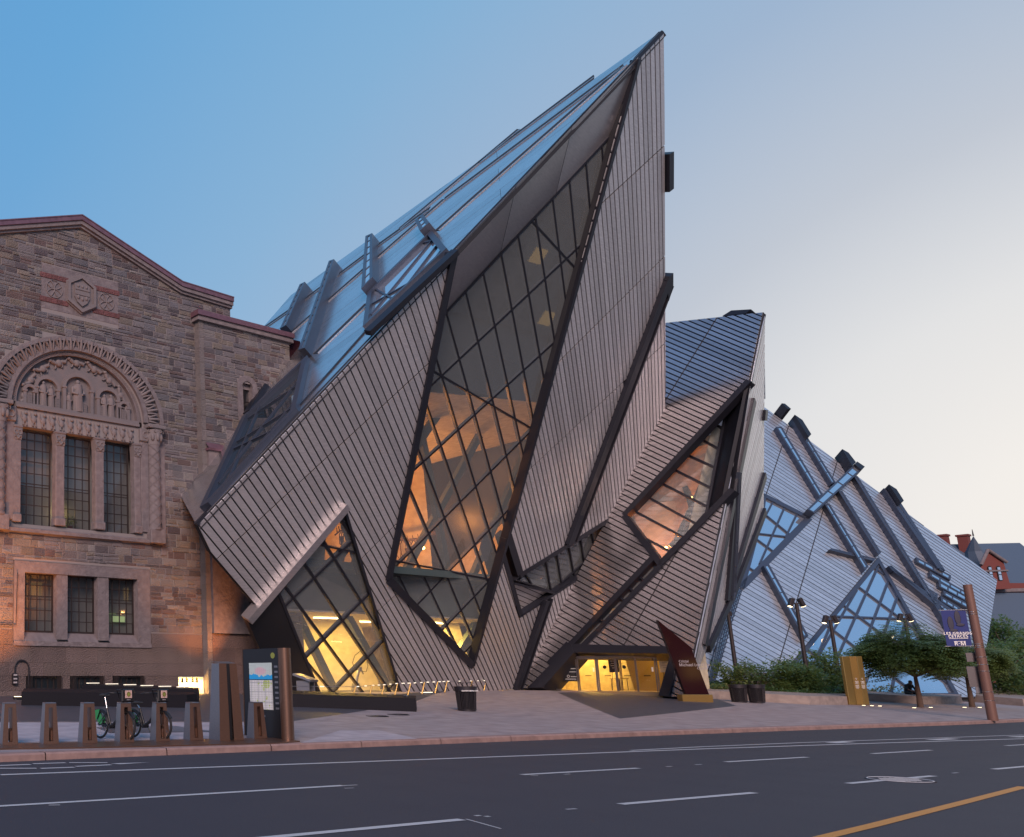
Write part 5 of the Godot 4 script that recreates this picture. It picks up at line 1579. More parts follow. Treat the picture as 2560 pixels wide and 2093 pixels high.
	arm.tube(PackedVector3Array([Vector3(0.38, 1.32, 0), Vector3(0.6, 1.2, 0.0), Vector3(0.72, 1.02, 0)]), 0.07, 0.04, 7)
	put("arm", arm, M.steel_grey, sc)
	var cb := MB.new()
	cb.tube(PackedVector3Array([Vector3(0.3, 1.3, 0.1), Vector3(-0.15, 1.25, 0.1), Vector3(-0.25, 1.7, 0.1), Vector3(-0.05, 2.1, 0.1), Vector3(0.3, 2.3, 0.1), Vector3(0.55, 2.45, 0.1), Vector3(0.52, 2.65, 0.1), Vector3(0.3, 2.6, 0.1), Vector3(0.4, 2.85, 0.1), Vector3(0.75, 2.95, 0.1)]), 0.022, 0.022, 6)
	cb.tube(PackedVector3Array([Vector3(0.5, 1.2, 0.1), Vector3(0.85, 1.15, 0.1), Vector3(1.05, 1.5, 0.1), Vector3(0.95, 1.95, 0.1), Vector3(1.1, 2.4, 0.1)]), 0.02, 0.02, 6)
	put("cable", cb, M.iron, sc)
	# ---- lobby behind the doors
	var lob := thing("lobby_interior", "yellow lit lobby behind the entrance doors with slanted metal walls", "interior")
	var lf := MB.new()
	slab(lf, 55.9, 61, 0.35, 0.66, -37, -28.1)
	put("lobby_floor", lf, M.floor_wood, lob)
	var lw := MB.new()
	slab(lw, 61, 61.2, 0.66, 4.4, -37, -28.2)
	slab(lw, 57.4, 61, 0.66, 4.4, -37.2, -37)
	slab(lw, 57.6, 61, 0.66, 4.4, -28.2, -28.05)
	put("lobby_wall", lw, M.plaster_warm, lob)
	var lc := MB.new()
	slab(lc, 57.2, 61, 4.4, 4.6, -37, -28.2)
	put("lobby_ceiling", lc, M.plaster_white, lob)
	var lb := MB.new()
	lb.flat(Vector3(59.4, 0.66, -31.6), Vector3(58.6, 0.66, -28.2), Vector3(60.2, 4.4, -28.2), Vector3(59.2, 4.4, -32.2), Vector3(80, 2, -29))
	put("brass_wall", lb, M.brass, lob)
	var pst := MB.new()
	for p in [[58.6, -33.4], [60.5, -33.0]]:
		pst.tube(PackedVector3Array([Vector3(p[0], 0.66, p[1]), Vector3(p[0] - 0.2, 4.4, p[1] + 0.2)]), 0.11, 0.11, 10)
	put("lobby_post", pst, M.plaster_white, lob)
	for k in 3:
		var t := MB.new()
		var o: Vector3 = [Vector3(59.2, 4.34, -34.4), Vector3(58.6, 4.34, -29.8), Vector3(60.2, 4.34, -35.4)][k]
		t.box(o, Vector3(1.5, 0.06, 0.22))
		put("light_panel", t, M.tube_light, lob)
		var al := AreaLight3D.new()
		al.name = "panel_light_beam"
		al.light_color = Color(1.0, 0.80, 0.38); al.light_energy = [26.0, 20.0, 20.0][k]
		al.area_size = Vector2(1.5, 0.22); al.area_range = 40; al.area_attenuation = 2.0
		al.shadow_enabled = true
		lob.add_child(al, true)
		al.position = o + Vector3(0, -0.06, 0); al.rotation_degrees = Vector3(-90, 0, 0)
	for k in 2:
		var st := thing("poster_stand", ["dark poster on an easel behind the left sliding door", "pale notice board on a stand behind the right sliding door"][k], "poster stand", [Vector3(57.9, 0.66, -31.9), Vector3(57.9, 0.66, -28.9)][k], -PI * 0.5)
		var pb := MB.new()
		pb.soft_box(Vector3(0, 1.55, 0), Vector3(0.62, 0.85, 0.03), 0.01)
		put("poster", pb, M.maroon if k == 0 else M.white_letter, st)
		var tx := MB.new()
		for i in 4:
			tx.box(Vector3(0, 1.82 - i * 0.14, 0.018), Vector3([0.4, 0.3, 0.36, 0.2][i], 0.03, 0.004))
		put("poster_print", tx, M.grey_letter, st)
		for s in [-0.22, 0.22, 0.0]:
			var lg := MB.new()
			lg.tube(PackedVector3Array([Vector3(s * 0.6, 1.3, -0.03), Vector3(s, 0.0, -0.35 if s == 0.0 else 0.06)]), 0.014, 0.014, 6)
			put("leg", lg, M.iron, st)
	var tb := thing("lobby_table", "small lobby table behind the leftmost door", "table", Vector3(59.6, 0.66, -32.6))
	var tt := MB.new()
	tt.soft_box(Vector3(0, 0.74, 0), Vector3(1.1, 0.05, 0.6), 0.01)
	put("tabletop", tt, M.floor_wood, tb)
	for s in [[-0.48, -0.24], [0.48, -0.24], [-0.48, 0.24], [0.48, 0.24]]:
		var lg := MB.new()
		lg.tube(PackedVector3Array([Vector3(s[0], 0, s[1]), Vector3(s[0] * 0.95, 0.72, s[1])]), 0.02, 0.02, 6)
		put("leg", lg, M.iron, tb)
	# ---- orange gallery behind the side window and the slit
	var gal := thing("gallery_interior", "orange lit gallery with slanted walls behind the side window", "interior")
	var gf := MB.new()
	slab(gf, 57.2, 63.5, 5.4, 5.7, -36, -28.0)
	put("gallery_floor", gf, M.floor_wood, gal)
	var gw := MB.new()
	gw.flat(Vector3(63.5, 5.7, -36), Vector3(63.5, 5.7, -27.8), Vector3(64.2, 17, -26.0), Vector3(64.2, 17, -34), Vector3(90, 10, -30))
	gw.flat(Vector3(58.2, 5.7, -36), Vector3(63.5, 5.7, -36), Vector3(64.2, 17, -34), Vector3(62.2, 17, -33), Vector3(62, 12, -60))
	gw.flat(Vector3(58.2, 5.7, -28.3), Vector3(63.5, 5.7, -27.9), Vector3(64.2, 17, -26.1), Vector3(62.0, 17, -26.4), Vector3(62, 12, 0))
	gw.flat(Vector3(62.2, 5.7, -31.5), Vector3(63.8, 5.7, -29), Vector3(65.6, 13, -27.6), Vector3(62.6, 13, -32), Vector3(80, 9, -29))
	put("gallery_wall", gw, M.plaster_warm, gal)
	var gc := MB.new()
	gc.flat(Vector3(61.6, 15.0, -34), Vector3(64, 15.0, -34), Vector3(64, 16, -26.2), Vector3(62.0, 16, -26.2), Vector3(64, 40, -30))
	put("gallery_ceiling", gc, M.plaster_white, gal)
	for k in 3:
		var bm := MB.new()
		var a: Vector3 = [Vector3(60.3, 8.0, -29.5), Vector3(61.4, 11.5, -27.8), Vector3(60.6, 9.5, -29)][k]
		var b: Vector3 = [Vector3(63.3, 15.4, -26.9), Vector3(63.4, 13.6, -29.0), Vector3(61.4, 11.0, -27.6)][k]
		var d := (b - a).normalized()
		var u := d.cross(Vector3.BACK).normalized()
		bm.box((a + b) * 0.5, Vector3(0.4, a.distance_to(b), 0.3), Basis(u, d, u.cross(d)))
		put("steel_brace", bm, M.steel_teal, gal)
	for k in 3:
		bulb("gallery_lamp", gal, [Vector3(61.0, 9.6, -29.5), Vector3(62.6, 12.8, -28.4), Vector3(60.5, 7.4, -32.0)][k], 0.08, Color(1.0, 0.52, 0.16), [5.5, 5.0, 4.5][k], M.bulb_warm)
	# pale gallery behind the far crystal's big window: two lamps show
	var far := thing("far_gallery_interior", "dim gallery with bright lamps behind the far triangular window", "interior")
	var fi := MB.new()
	var fe := Transform3D(Vector3(0.86189, -0.00000, 0.50709), Vector3(0.26872, 0.84805, -0.45673), Vector3(-0.43003, 0.52992, 0.73093), Vector3(67.85809, 0.38292, -31.24756))
	fi.box(Vector3(11, 5, -4.5), Vector3(16, 13, 0.2))
	put("gallery_back_wall", fi, M.steel_grey, far, fe)
	for k in 3:
		var b := MB.new()
		b.ball(Vector3.ZERO, Vector3.ONE * 0.16)
		put("gallery_lamp", b, M.bulb_warm, far, fe * Transform3D(Basis(), Vector3([6.6, 9.6, 10.6][k], [4.2, 4.4, 4.6][k], -0.5)))

func build_brick_house() -> void:
	var h := thing("brick_house", "old red brick house with blue slate roofs and a pointed turret behind the far crystal", "house")
	# it stands at about 120 m; positions are found along the street there
	var b := MB.new()
	var at := Vector3(168.34, 3.1, -40.08)
	var o := Vector3(166.39, 6.22, -40.52)
	var sc := 118.0 / 2230.8
	var r := Vector3(0.862, 0, 0.507); var q := Vector3(0.507, 0, -0.862)
	var w := func(u: float, v: float, dep: float) -> Vector3: return o + r * (u - 2512) * sc + Vector3.UP * (1600 - v) * sc * 1.03 + q * dep
	var wall := MB.new()
	wall.flat(w.call(2462, 1760, 0), w.call(2700, 1760, 0), w.call(2700, 1462, 0), w.call(2462, 1462, 0), w.call(2500, 1600, 20))
	put("wall", wall, M.brick_red, h)
	var low := MB.new()
	low.flat(w.call(2440, 1640, -3), w.call(2720, 1640, -3), w.call(2720, 1486, -0.1), w.call(2440, 1486, -0.1), w.call(2550, 1700, 10))
	put("lower_roof", low, M.slate, h)
	var band := MB.new()
	band.flat(w.call(2440, 1486, -0.3), w.call(2720, 1480, -0.3), w.call(2720, 1472, -0.3), w.call(2440, 1478, -0.3), w.call(2550, 1480, 10))
	put("stone_band", band, M.dressed_stone, h)
	# gabled dormer with two round-headed windows
	var g := MB.new()
	g.flat(w.call(2464, 1480, -1.2), w.call(2530, 1478, -1.2), w.call(2524, 1412, -1.2), w.call(2464, 1418, -1.2), w.call(2500, 1450, 10))
	g.flat(w.call(2464, 1418, -1.2), w.call(2524, 1412, -1.2), w.call(2487, 1384, -1.2), w.call(2487, 1384, -1.2), w.call(2500, 1450, 10))
	g.flat(w.call(2530, 1478, -1.2), w.call(2530, 1478, 1), w.call(2524, 1412, 1), w.call(2524, 1412, -1.2), w.call(2480, 1450, 0))
	put("dormer_wall", g, M.brick_red, h)
	var trim := MB.new()
	for e in [[2462, 1420, 2487, 1383], [2487, 1383, 2528, 1414]]:
		trim.tube(PackedVector3Array([w.call(e[0], e[1], -1.4), w.call(e[2], e[3], -1.4)]), 0.22, 0.22, 6)
	trim.tube(PackedVector3Array([w.call(2464, 1436, -1.3), w.call(2528, 1434, -1.3)]), 0.14, 0.14, 6)
	put("dormer_trim", trim, M.dressed_stone, h)
	for x in [2484.0, 2506.0]:
		var wn := MB.new()
		var pts: Array[Vector3] = []
		for k in 9:
			pts.append(w.call(x + cos(PI * k / 8.0) * 5.2, 1428 - sin(PI * k / 8.0) * 6.0, -1.32))
		for k in 8:
			wn.flat(w.call(x, 1428, -1.32), pts[k], pts[k + 1], pts[k + 1], w.call(x, 1428, 10))
		wn.flat(w.call(x - 5.2, 1458, -1.32), w.call(x + 5.2, 1458, -1.32), w.call(x + 5.2, 1428, -1.32), w.call(x - 5.2, 1428, -1.32), w.call(x, 1428, 10))
		var pn := put("window", wn, M.window_iron, h)
		var gl := MB.new()
		for e in [[1457, 1445], [1443, 1434], [1432, 1426]]:
			gl.flat(w.call(x - 3.4, e[0], -1.36), w.call(x + 3.4, e[0], -1.36), w.call(x + 3.4, e[1], -1.36), w.call(x - 3.4, e[1], -1.36), w.call(x, 1428, 10))
		put("pane", gl, M.sky_glass, pn)
	# turret roof with flaring foot, main roof, chimneys
	var t := MB.new()
	var tip: Vector3 = w.call(2503, 1342, 1)
	var ring := []
	for k in 9:
		var a := TAU * k / 8.0
		ring.append([w.call(2540 + cos(a) * 45, 1462, 2) + q * (sin(a) * 2.0), w.call(2516 + cos(a) * 16, 1380, 2) + q * (sin(a) * 1.0)])
	for k in 8:
		t.flat(ring[k][0], ring[k + 1][0], ring[k + 1][1], ring[k][1], w.call(2525, 1462, 2))
		t.flat(ring[k][1], ring[k + 1][1], tip, tip, w.call(2516, 1400, 2))
	put("turret_roof", t, M.slate, h)
	var fin := MB.new()
	fin.tube(PackedVector3Array([tip, tip + Vector3(0, 0.9, 0)]), 0.1, 0.03, 6)
	put("finial", fin, M.iron, h)
	var mr := MB.new()
	mr.flat(w.call(2515, 1350, 6), w.call(2720, 1346, 6), w.call(2720, 1466, 0.5), w.call(2524, 1466, 0.5), w.call(2600, 1500, 20))
	put("main_roof", mr, M.slate, h)
	for x in [2497.0, 2553.0]:
		var c := MB.new()
		var p: Vector3 = w.call(x, 1352, 5)
		c.box(p, Vector3(1.1, 2.4, 1.1))
		c.box(p + Vector3(0, 1.2, 0), Vector3(1.35, 0.25, 1.35))
		put("chimney", c, M.brick_red, h)
	var n := thing("grey_hall", "long low grey building with a dark flat roof behind the far crystal's right slope", "building")
	var m := MB.new()
	var o2: Vector3 = o + q * 30.0
	var k2 := (118.0 + 30.0) / 118.0
	var w2 := func(u: float, v: float, dep: float) -> Vector3: return Vector3(0, 1.6, 0) + (w.call(u, v, 0.0) - Vector3(0, 1.6, 0)) * k2 + q * dep
	m.flat(w2.call(2380, 1500, 0), w2.call(2480, 1500, 0), w2.call(2480, 1391, 0), w2.call(2380, 1378, 0), w2.call(2420, 1440, 20))
	put("wall", m, M.dressed_stone, n)
	var rf := MB.new()
	rf.flat(w2.call(2370, 1376, -0.5), w2.call(2482, 1390, -0.5), w2.call(2502, 1358, 6), w2.call(2370, 1372, 6), w2.call(2420, 1450, 6))
	put("roof", rf, M.slate, n)

func text(called: String, words: String, high: float, m: Material, parent: Node, at: Transform3D, font := "Droid Sans", bold := false) -> void:
	var t := TextMesh.new()
	t.text = words
	var f := SystemFont.new()
	f.font_names = PackedStringArray([font])
	f.font_weight = 700 if bold else 400
	t.font = f
	t.font_size = 64
	t.pixel_size = high / 46.0
	t.depth = 0.006
	t.curve_step = 4.0
	var o := MeshInstance3D.new()
	o.name = called; o.mesh = t; o.material_override = m; o.transform = at
	parent.add_child(o, true)

# one bronze bicycle dock: a tapered wedge with a tall slot through its front
func make_dock(label: String) -> Node3D:
	var d := thing("bicycle_dock", label, "bicycle dock", Vector3.ZERO, 0, "bronze bicycle docks on the long base plate")
	var h := 0.86
	var lay := func(y: float) -> Array:
		var t := y / h
		var w := lerpf(0.175, 0.125, t); var dp := lerpf(0.22, 0.15, t)
		return [w, dp]
	var b := MB.new()
	var s := MB.new()
	var sx := 0.045
	# front split round the slot: left jamb, right jamb, foot, head
	var f := func(x: float, y: float) -> Vector3: return Vector3(x, y, lay.call(y)[1])
	for side in [-1.0, 1.0]:
		b.quad(Vector3(side * lay.call(0.0)[0], 0, lay.call(0.0)[1]), Vector3(side * sx, 0, lay.call(0.0)[1]), Vector3(side * sx, h, lay.call(h)[1]), Vector3(side * lay.call(h)[0], h, lay.call(h)[1]), Vector3.BACK)
		s.flat(Vector3(side * lay.call(0.0)[0], 0, lay.call(0.0)[1]), Vector3(side * lay.call(0.0)[0], 0, -lay.call(0.0)[1]), Vector3(side * lay.call(h)[0], h, -lay.call(h)[1]), Vector3(side * lay.call(h)[0], h, lay.call(h)[1]), Vector3(0, 0.4, 0))
		b.flat(Vector3(side * sx, 0.06, lay.call(0.06)[1]), Vector3(side * sx, 0.06, -0.2), Vector3(side * sx, 0.78, -0.15), Vector3(side * sx, 0.78, lay.call(0.78)[1]), Vector3(side * 0.3, 0.4, 0))
		b.quad(Vector3(side * lay.call(0.0)[0], 0, -lay.call(0.0)[1]), Vector3(side * sx, 0, -lay.call(0.0)[1]), Vector3(side * sx, h, -lay.call(h)[1]), Vector3(side * lay.call(h)[0], h, -lay.call(h)[1]), Vector3.FORWARD)
	for e in [[0.0, 0.06], [0.78, h]]:
		b.quad(f.call(-sx, e[0]), f.call(sx, e[0]), f.call(sx, e[1]), f.call(-sx, e[1]), Vector3.BACK)
	for k in 8:
		var a0 := PI * k / 8.0; var a1 := PI * (k + 1) / 8.0
		b.tri(Vector3(cos(a0) * sx, 0.735 + sin(a0) * sx, 0.165), Vector3(cos(a1) * sx, 0.735 + sin(a1) * sx, 0.165), Vector3(0, 0.79, 0.165) if k < 7 and k > 0 else Vector3(signf(cos(a0 + 0.2)) * sx, 0.79, 0.165), Vector3.BACK, Vector3.BACK, Vector3.BACK)
	b.flat(Vector3(sx, 0.06, 0.1), Vector3(sx, 0.3, 0.1), Vector3(sx - 0.03, 0.26, 0.1), Vector3(sx - 0.03, 0.06, 0.1), Vector3(0, 0.2, -1))
	put("front_shell", b, M.bronze, d)
	put("side_shell", s, M.sky_grey_metal, d)  # same bronze as the front, greyed by the sky reflection in its colour
	var t := MB.new()
	t.soft_box(Vector3(0, h + 0.012, 0), Vector3(0.255, 0.03, 0.31), 0.01)
	put("cap", t, M.sky_grey_metal, d)
	var sl := MB.new()
	sl.box(Vector3(sx - 0.02, 0.2, -0.06), Vector3(0.05, 0.26, 0.1))
	put("slot_stop", sl, M.bronze, d)
	return d

# a city hire bicycle, nose (front wheel) towards +z
func make_bike(label: String, saddle: float) -> Node3D:
	var b := thing("hire_bicycle", label, "bicycle", Vector3.ZERO, 0, "bicycles parked in the docks")
	for z in [0.0, -1.08]:
		var tyre := MB.new()
		var c := Vector3(0, 0.335, z)
		var ax := Basis(Vector3.BACK, Vector3.UP, Vector3.RIGHT)
		tyre.ring(c, ax, 0.31, 0.026, 30, 8)
		var w := put("wheel", tyre, M.rubber, b)
		var rim := MB.new()
		rim.ring(c, ax, 0.278, 0.012, 30, 6)
		for k in 18:
			var a := TAU * k / 18.0
			rim.tube(PackedVector3Array([c + Vector3(0.02 if k % 2 else -0.02, cos(a) * 0.04, sin(a) * 0.04), c + Vector3(0, cos(a + 0.15) * 0.275, sin(a + 0.15) * 0.275)]), 0.0025, 0.0025, 4, false)
		rim.tube(PackedVector3Array([c - Vector3(0.05, 0, 0), c + Vector3(0.05, 0, 0)]), 0.035, 0.035, 10)
		put("rim", rim, M.chrome, w)
		var mg := MB.new()
		var arc := PackedVector3Array()
		for k in 13:
			var a := -1.5 + k * 0.21 + (0.5 if z < -0.5 else 0.0)
			arc.append(c + Vector3(0, cos(a) * 0.355, -sin(a) * -0.355))
		for s in [-0.028, 0.0, 0.028]:
			var sh := PackedVector3Array()
			for p in arc: sh.append(p + Vector3(s, -absf(s) * 0.3, 0))
			mg.tube(sh, 0.015, 0.015, 5)
		put("mudguard", mg, M.black_plastic, b)
	var f := MB.new()
	f.tube(PackedVector3Array([Vector3(0, 0.72, -0.12), Vector3(0, 0.42, -0.42), Vector3(0, 0.30, -0.62)]), 0.042, 0.042, 10)
	f.tube(PackedVector3Array([Vector3(0, 0.30, -0.62), Vector3(0, 0.55, -0.73), Vector3(0, 0.72, -0.79)]), 0.03, 0.026, 9)
	f.tube(PackedVector3Array([Vector3(0, 0.98, -0.17), Vector3(0, 0.66, -0.10)]), 0.03, 0.03, 9)
	for s in [-1.0, 1.0]:
		f.tube(PackedVector3Array([Vector3(s * 0.03, 0.66, -0.1), Vector3(s * 0.05, 0.5, -0.05), Vector3(s * 0.055, 0.335, 0)]), 0.018, 0.014, 7)
		f.tube(PackedVector3Array([Vector3(s * 0.03, 0.31, -0.64), Vector3(s * 0.055, 0.335, -1.08)]), 0.016, 0.014, 7)
		f.tube(PackedVector3Array([Vector3(s * 0.025, 0.62, -0.76), Vector3(s * 0.055, 0.335, -1.08)]), 0.014, 0.012, 7)
	put("frame", f, M.black_plastic, b)
	var sp := MB.new()
	sp.tube(PackedVector3Array([Vector3(0, 0.70, -0.785), Vector3(0, saddle, -0.87)]), 0.016, 0.016, 8)
	put("seat_post", sp, M.chrome, b)
	var sd := MB.new()
	sd.ball(Vector3(0, saddle + 0.04, -0.93), Vector3(0.105, 0.045, 0.12), 12, 7)
	sd.ball(Vector3(0, saddle + 0.04, -0.80), Vector3(0.045, 0.035, 0.14), 10, 6)
	put("saddle", sd, M.rubber, b)
	var hb := MB.new()
	hb.tube(PackedVector3Array([Vector3(-0.32, 1.06, -0.36), Vector3(-0.29, 1.09, -0.24), Vector3(-0.14, 1.08, -0.15), Vector3(0.14, 1.08, -0.15), Vector3(0.29, 1.09, -0.24), Vector3(0.32, 1.06, -0.36)]), 0.016, 0.016, 8)
	hb.tube(PackedVector3Array([Vector3(0, 0.96, -0.165), Vector3(0, 1.08, -0.15)]), 0.025, 0.022, 8)
	put("handlebar", hb, M.black_plastic, b)
	# basket with its advertising plate at the front
	var bk := MB.new()
	bk.soft_box(Vector3(0, 1.03, 0.05), Vector3(0.36, 0.30, 0.06), 0.025)
	for s in [-1.0, 1.0]:
		bk.tube(PackedVector3Array([Vector3(s * 0.18, 1.17, 0.06), Vector3(s * 0.19, 1.16, -0.12), Vector3(s * 0.1, 0.95, -0.15)]), 0.016, 0.016, 7)
	bk.tube(PackedVector3Array([Vector3(0, 0.9, 0.04), Vector3(0, 0.74, -0.08)]), 0.03, 0.03, 8)
	var bs := put("front_rack", bk, M.black_plastic, b)
	var pl := MB.new()
	pl.soft_box(Vector3(0, 1.06, 0.083), Vector3(0.195, 0.175, 0.008), 0.003)
	put("plate", pl, M.plate_pink, bs)
	var rd := MB.new()
	rd.tube(PackedVector3Array([Vector3(0, 1.06, 0.087), Vector3(0, 1.06, 0.091)]), 0.058, 0.058, 22)
	put("round_badge", rd, M.badge_green, bs)
	var rr := MB.new()
	rr.ring(Vector3(0, 1.06, 0.091), Basis(), 0.045, 0.005, 22, 5)
	for k in 8:
		var a := TAU * k / 8.0
		rr.ball(Vector3(cos(a) * 0.082, 1.06 + sin(a) * 0.075, 0.088), Vector3(0.008, 0.008, 0.003), 6, 4)
	put("badge_ring", rr, M.brick_red, bs)
	for k in 5:
		var l := MB.new()
		l.box(Vector3(-0.045 + k * 0.022, 0.935, 0.082), Vector3(0.012, 0.016, 0.004))
		put("badge_letter", l, M.grey_letter, bs)
	# green skirt plates on the rear wheel
	for s in [-1.0, 1.0]:
		var g := MB.new()
		g.flat(Vector3(s * 0.055, 0.46, -1.36), Vector3(s * 0.055, 0.66, -1.24), Vector3(s * 0.05, 0.69, -1.02), Vector3(s * 0.055, 0.42, -1.16), Vector3(0, 0.5, -1.1))
		g.flat(Vector3(s * 0.06, 0.46, -1.36), Vector3(s * 0.06, 0.66, -1.24), Vector3(0.0, 0.68, -1.25), Vector3(0.0, 0.45, -1.39), Vector3(0, 0.4, -1.1))
		g.flat(Vector3(s * 0.056, 0.40, -1.12), Vector3(s * 0.05, 0.60, -0.98), Vector3(s * 0.05, 0.44, -0.9), Vector3(s * 0.056, 0.32, -0.98), Vector3(0, 0.5, -1.1))
		put("wheel_skirt", g, M.green_plastic, b)
	var ch := MB.new()
	ch.soft_box(Vector3(0.06, 0.32, -0.82), Vector3(0.03, 0.11, 0.52), 0.012)
	ch.tube(PackedVector3Array([Vector3(-0.07, 0.30, -0.62), Vector3(0.09, 0.30, -0.62)]), 0.05, 0.05, 12)
	put("chain_case", ch, M.black_plastic, b)
	for s in [-1.0, 1.0]:
		var p := MB.new()
		p.tube(PackedVector3Array([Vector3(s * 0.08, 0.30, -0.62), Vector3(s * 0.10, 0.30 - s * 0.14, -0.62 + s * 0.08)]), 0.012, 0.012, 6)
		p.soft_box(Vector3(s * 0.16, 0.30 - s * 0.15, -0.62 + s * 0.08), Vector3(0.10, 0.022, 0.08), 0.005)
		put("pedal", p, M.black_plastic, b)
	var rl := MB.new()
	rl.ball(Vector3(0, 0.52, -1.40), Vector3(0.025, 0.03, 0.02), 8, 5)
	put("rear_reflector", rl, M.brick_red, b)
	return b

func litter_bin(mb_at: Vector3, turn: float, label: String, wide: int, words: Array) -> Node3D:
	var o := thing("litter_bin", label, "litter bin", mb_at, turn, "slatted metal litter bins")
	for u in wide:
		var x := (u - (wide - 1) * 0.5) * 0.86
		var h := 0.98
		# eight-sided slatted basket, narrower at its foot
		for k in 40:
			var a := TAU * k / 40.0
			var q := func(t: float, r: float) -> Vector3:
				var c := cos(t); var s := sin(t)
				var m := maxf(absf(c), absf(s)); var m2 := (absf(c) + absf(s)) * 0.76
				var d := r / maxf(m, m2)
				return Vector3(x + c * d, 0, s * d)
			var sl := MB.new()
			var p0: Vector3 = q.call(a, 0.33) + Vector3(0, 0.06, 0); var p1: Vector3 = q.call(a, 0.385) + Vector3(0, h - 0.16, 0)
			sl.tube(PackedVector3Array([p0, p0.lerp(p1, 0.6), p1]), 0.017, 0.017, 5)
			put("slat", sl, M.iron, o)
		var bx := MB.new()
		bx.tube(PackedVector3Array([Vector3(x, 0.02, 0), Vector3(x, h - 0.16, 0)]), 0.24, 0.29, 16)
		put("liner", bx, M.black_plastic, o)
		var ft := MB.new()
		ft.tube(PackedVector3Array([Vector3(x, 0, 0), Vector3(x, 0.07, 0)]), 0.33, 0.37, 16)
		put("foot_ring", ft, M.iron, o)
		var tp := MB.new()
		tp.tube(PackedVector3Array([Vector3(x, h - 0.20, 0), Vector3(x, h - 0.06, 0), Vector3(x, h, 0)]), 0.41, 0.46, 16)
		put("rim", tp, M.iron, o)
		var ld := MB.new()
		for s in [-0.19, 0.19]:
			ld.tube(PackedVector3Array([Vector3(x + s, h + 0.13, 0), Vector3(x + s, h + 0.155, 0)]), 0.15, 0.13, 14)
			for e in [-0.09, 0.09]:
				ld.tube(PackedVector3Array([Vector3(x + s + e, h - 0.02, 0), Vector3(x + s + e, h + 0.14, 0)]), 0.014, 0.014, 5)
		put("lid", ld, M.iron, o)
		for k in words.size():
			var a: float = [-0.55, 0.25, 1.05][k]
			text("lettering", words[k], 0.052, M.white_letter, o, Transform3D(Basis(Vector3.UP, a), Vector3(x + sin(a) * 0.432, h - 0.17, cos(a) * 0.432)), "Droid Sans", true)
	return o

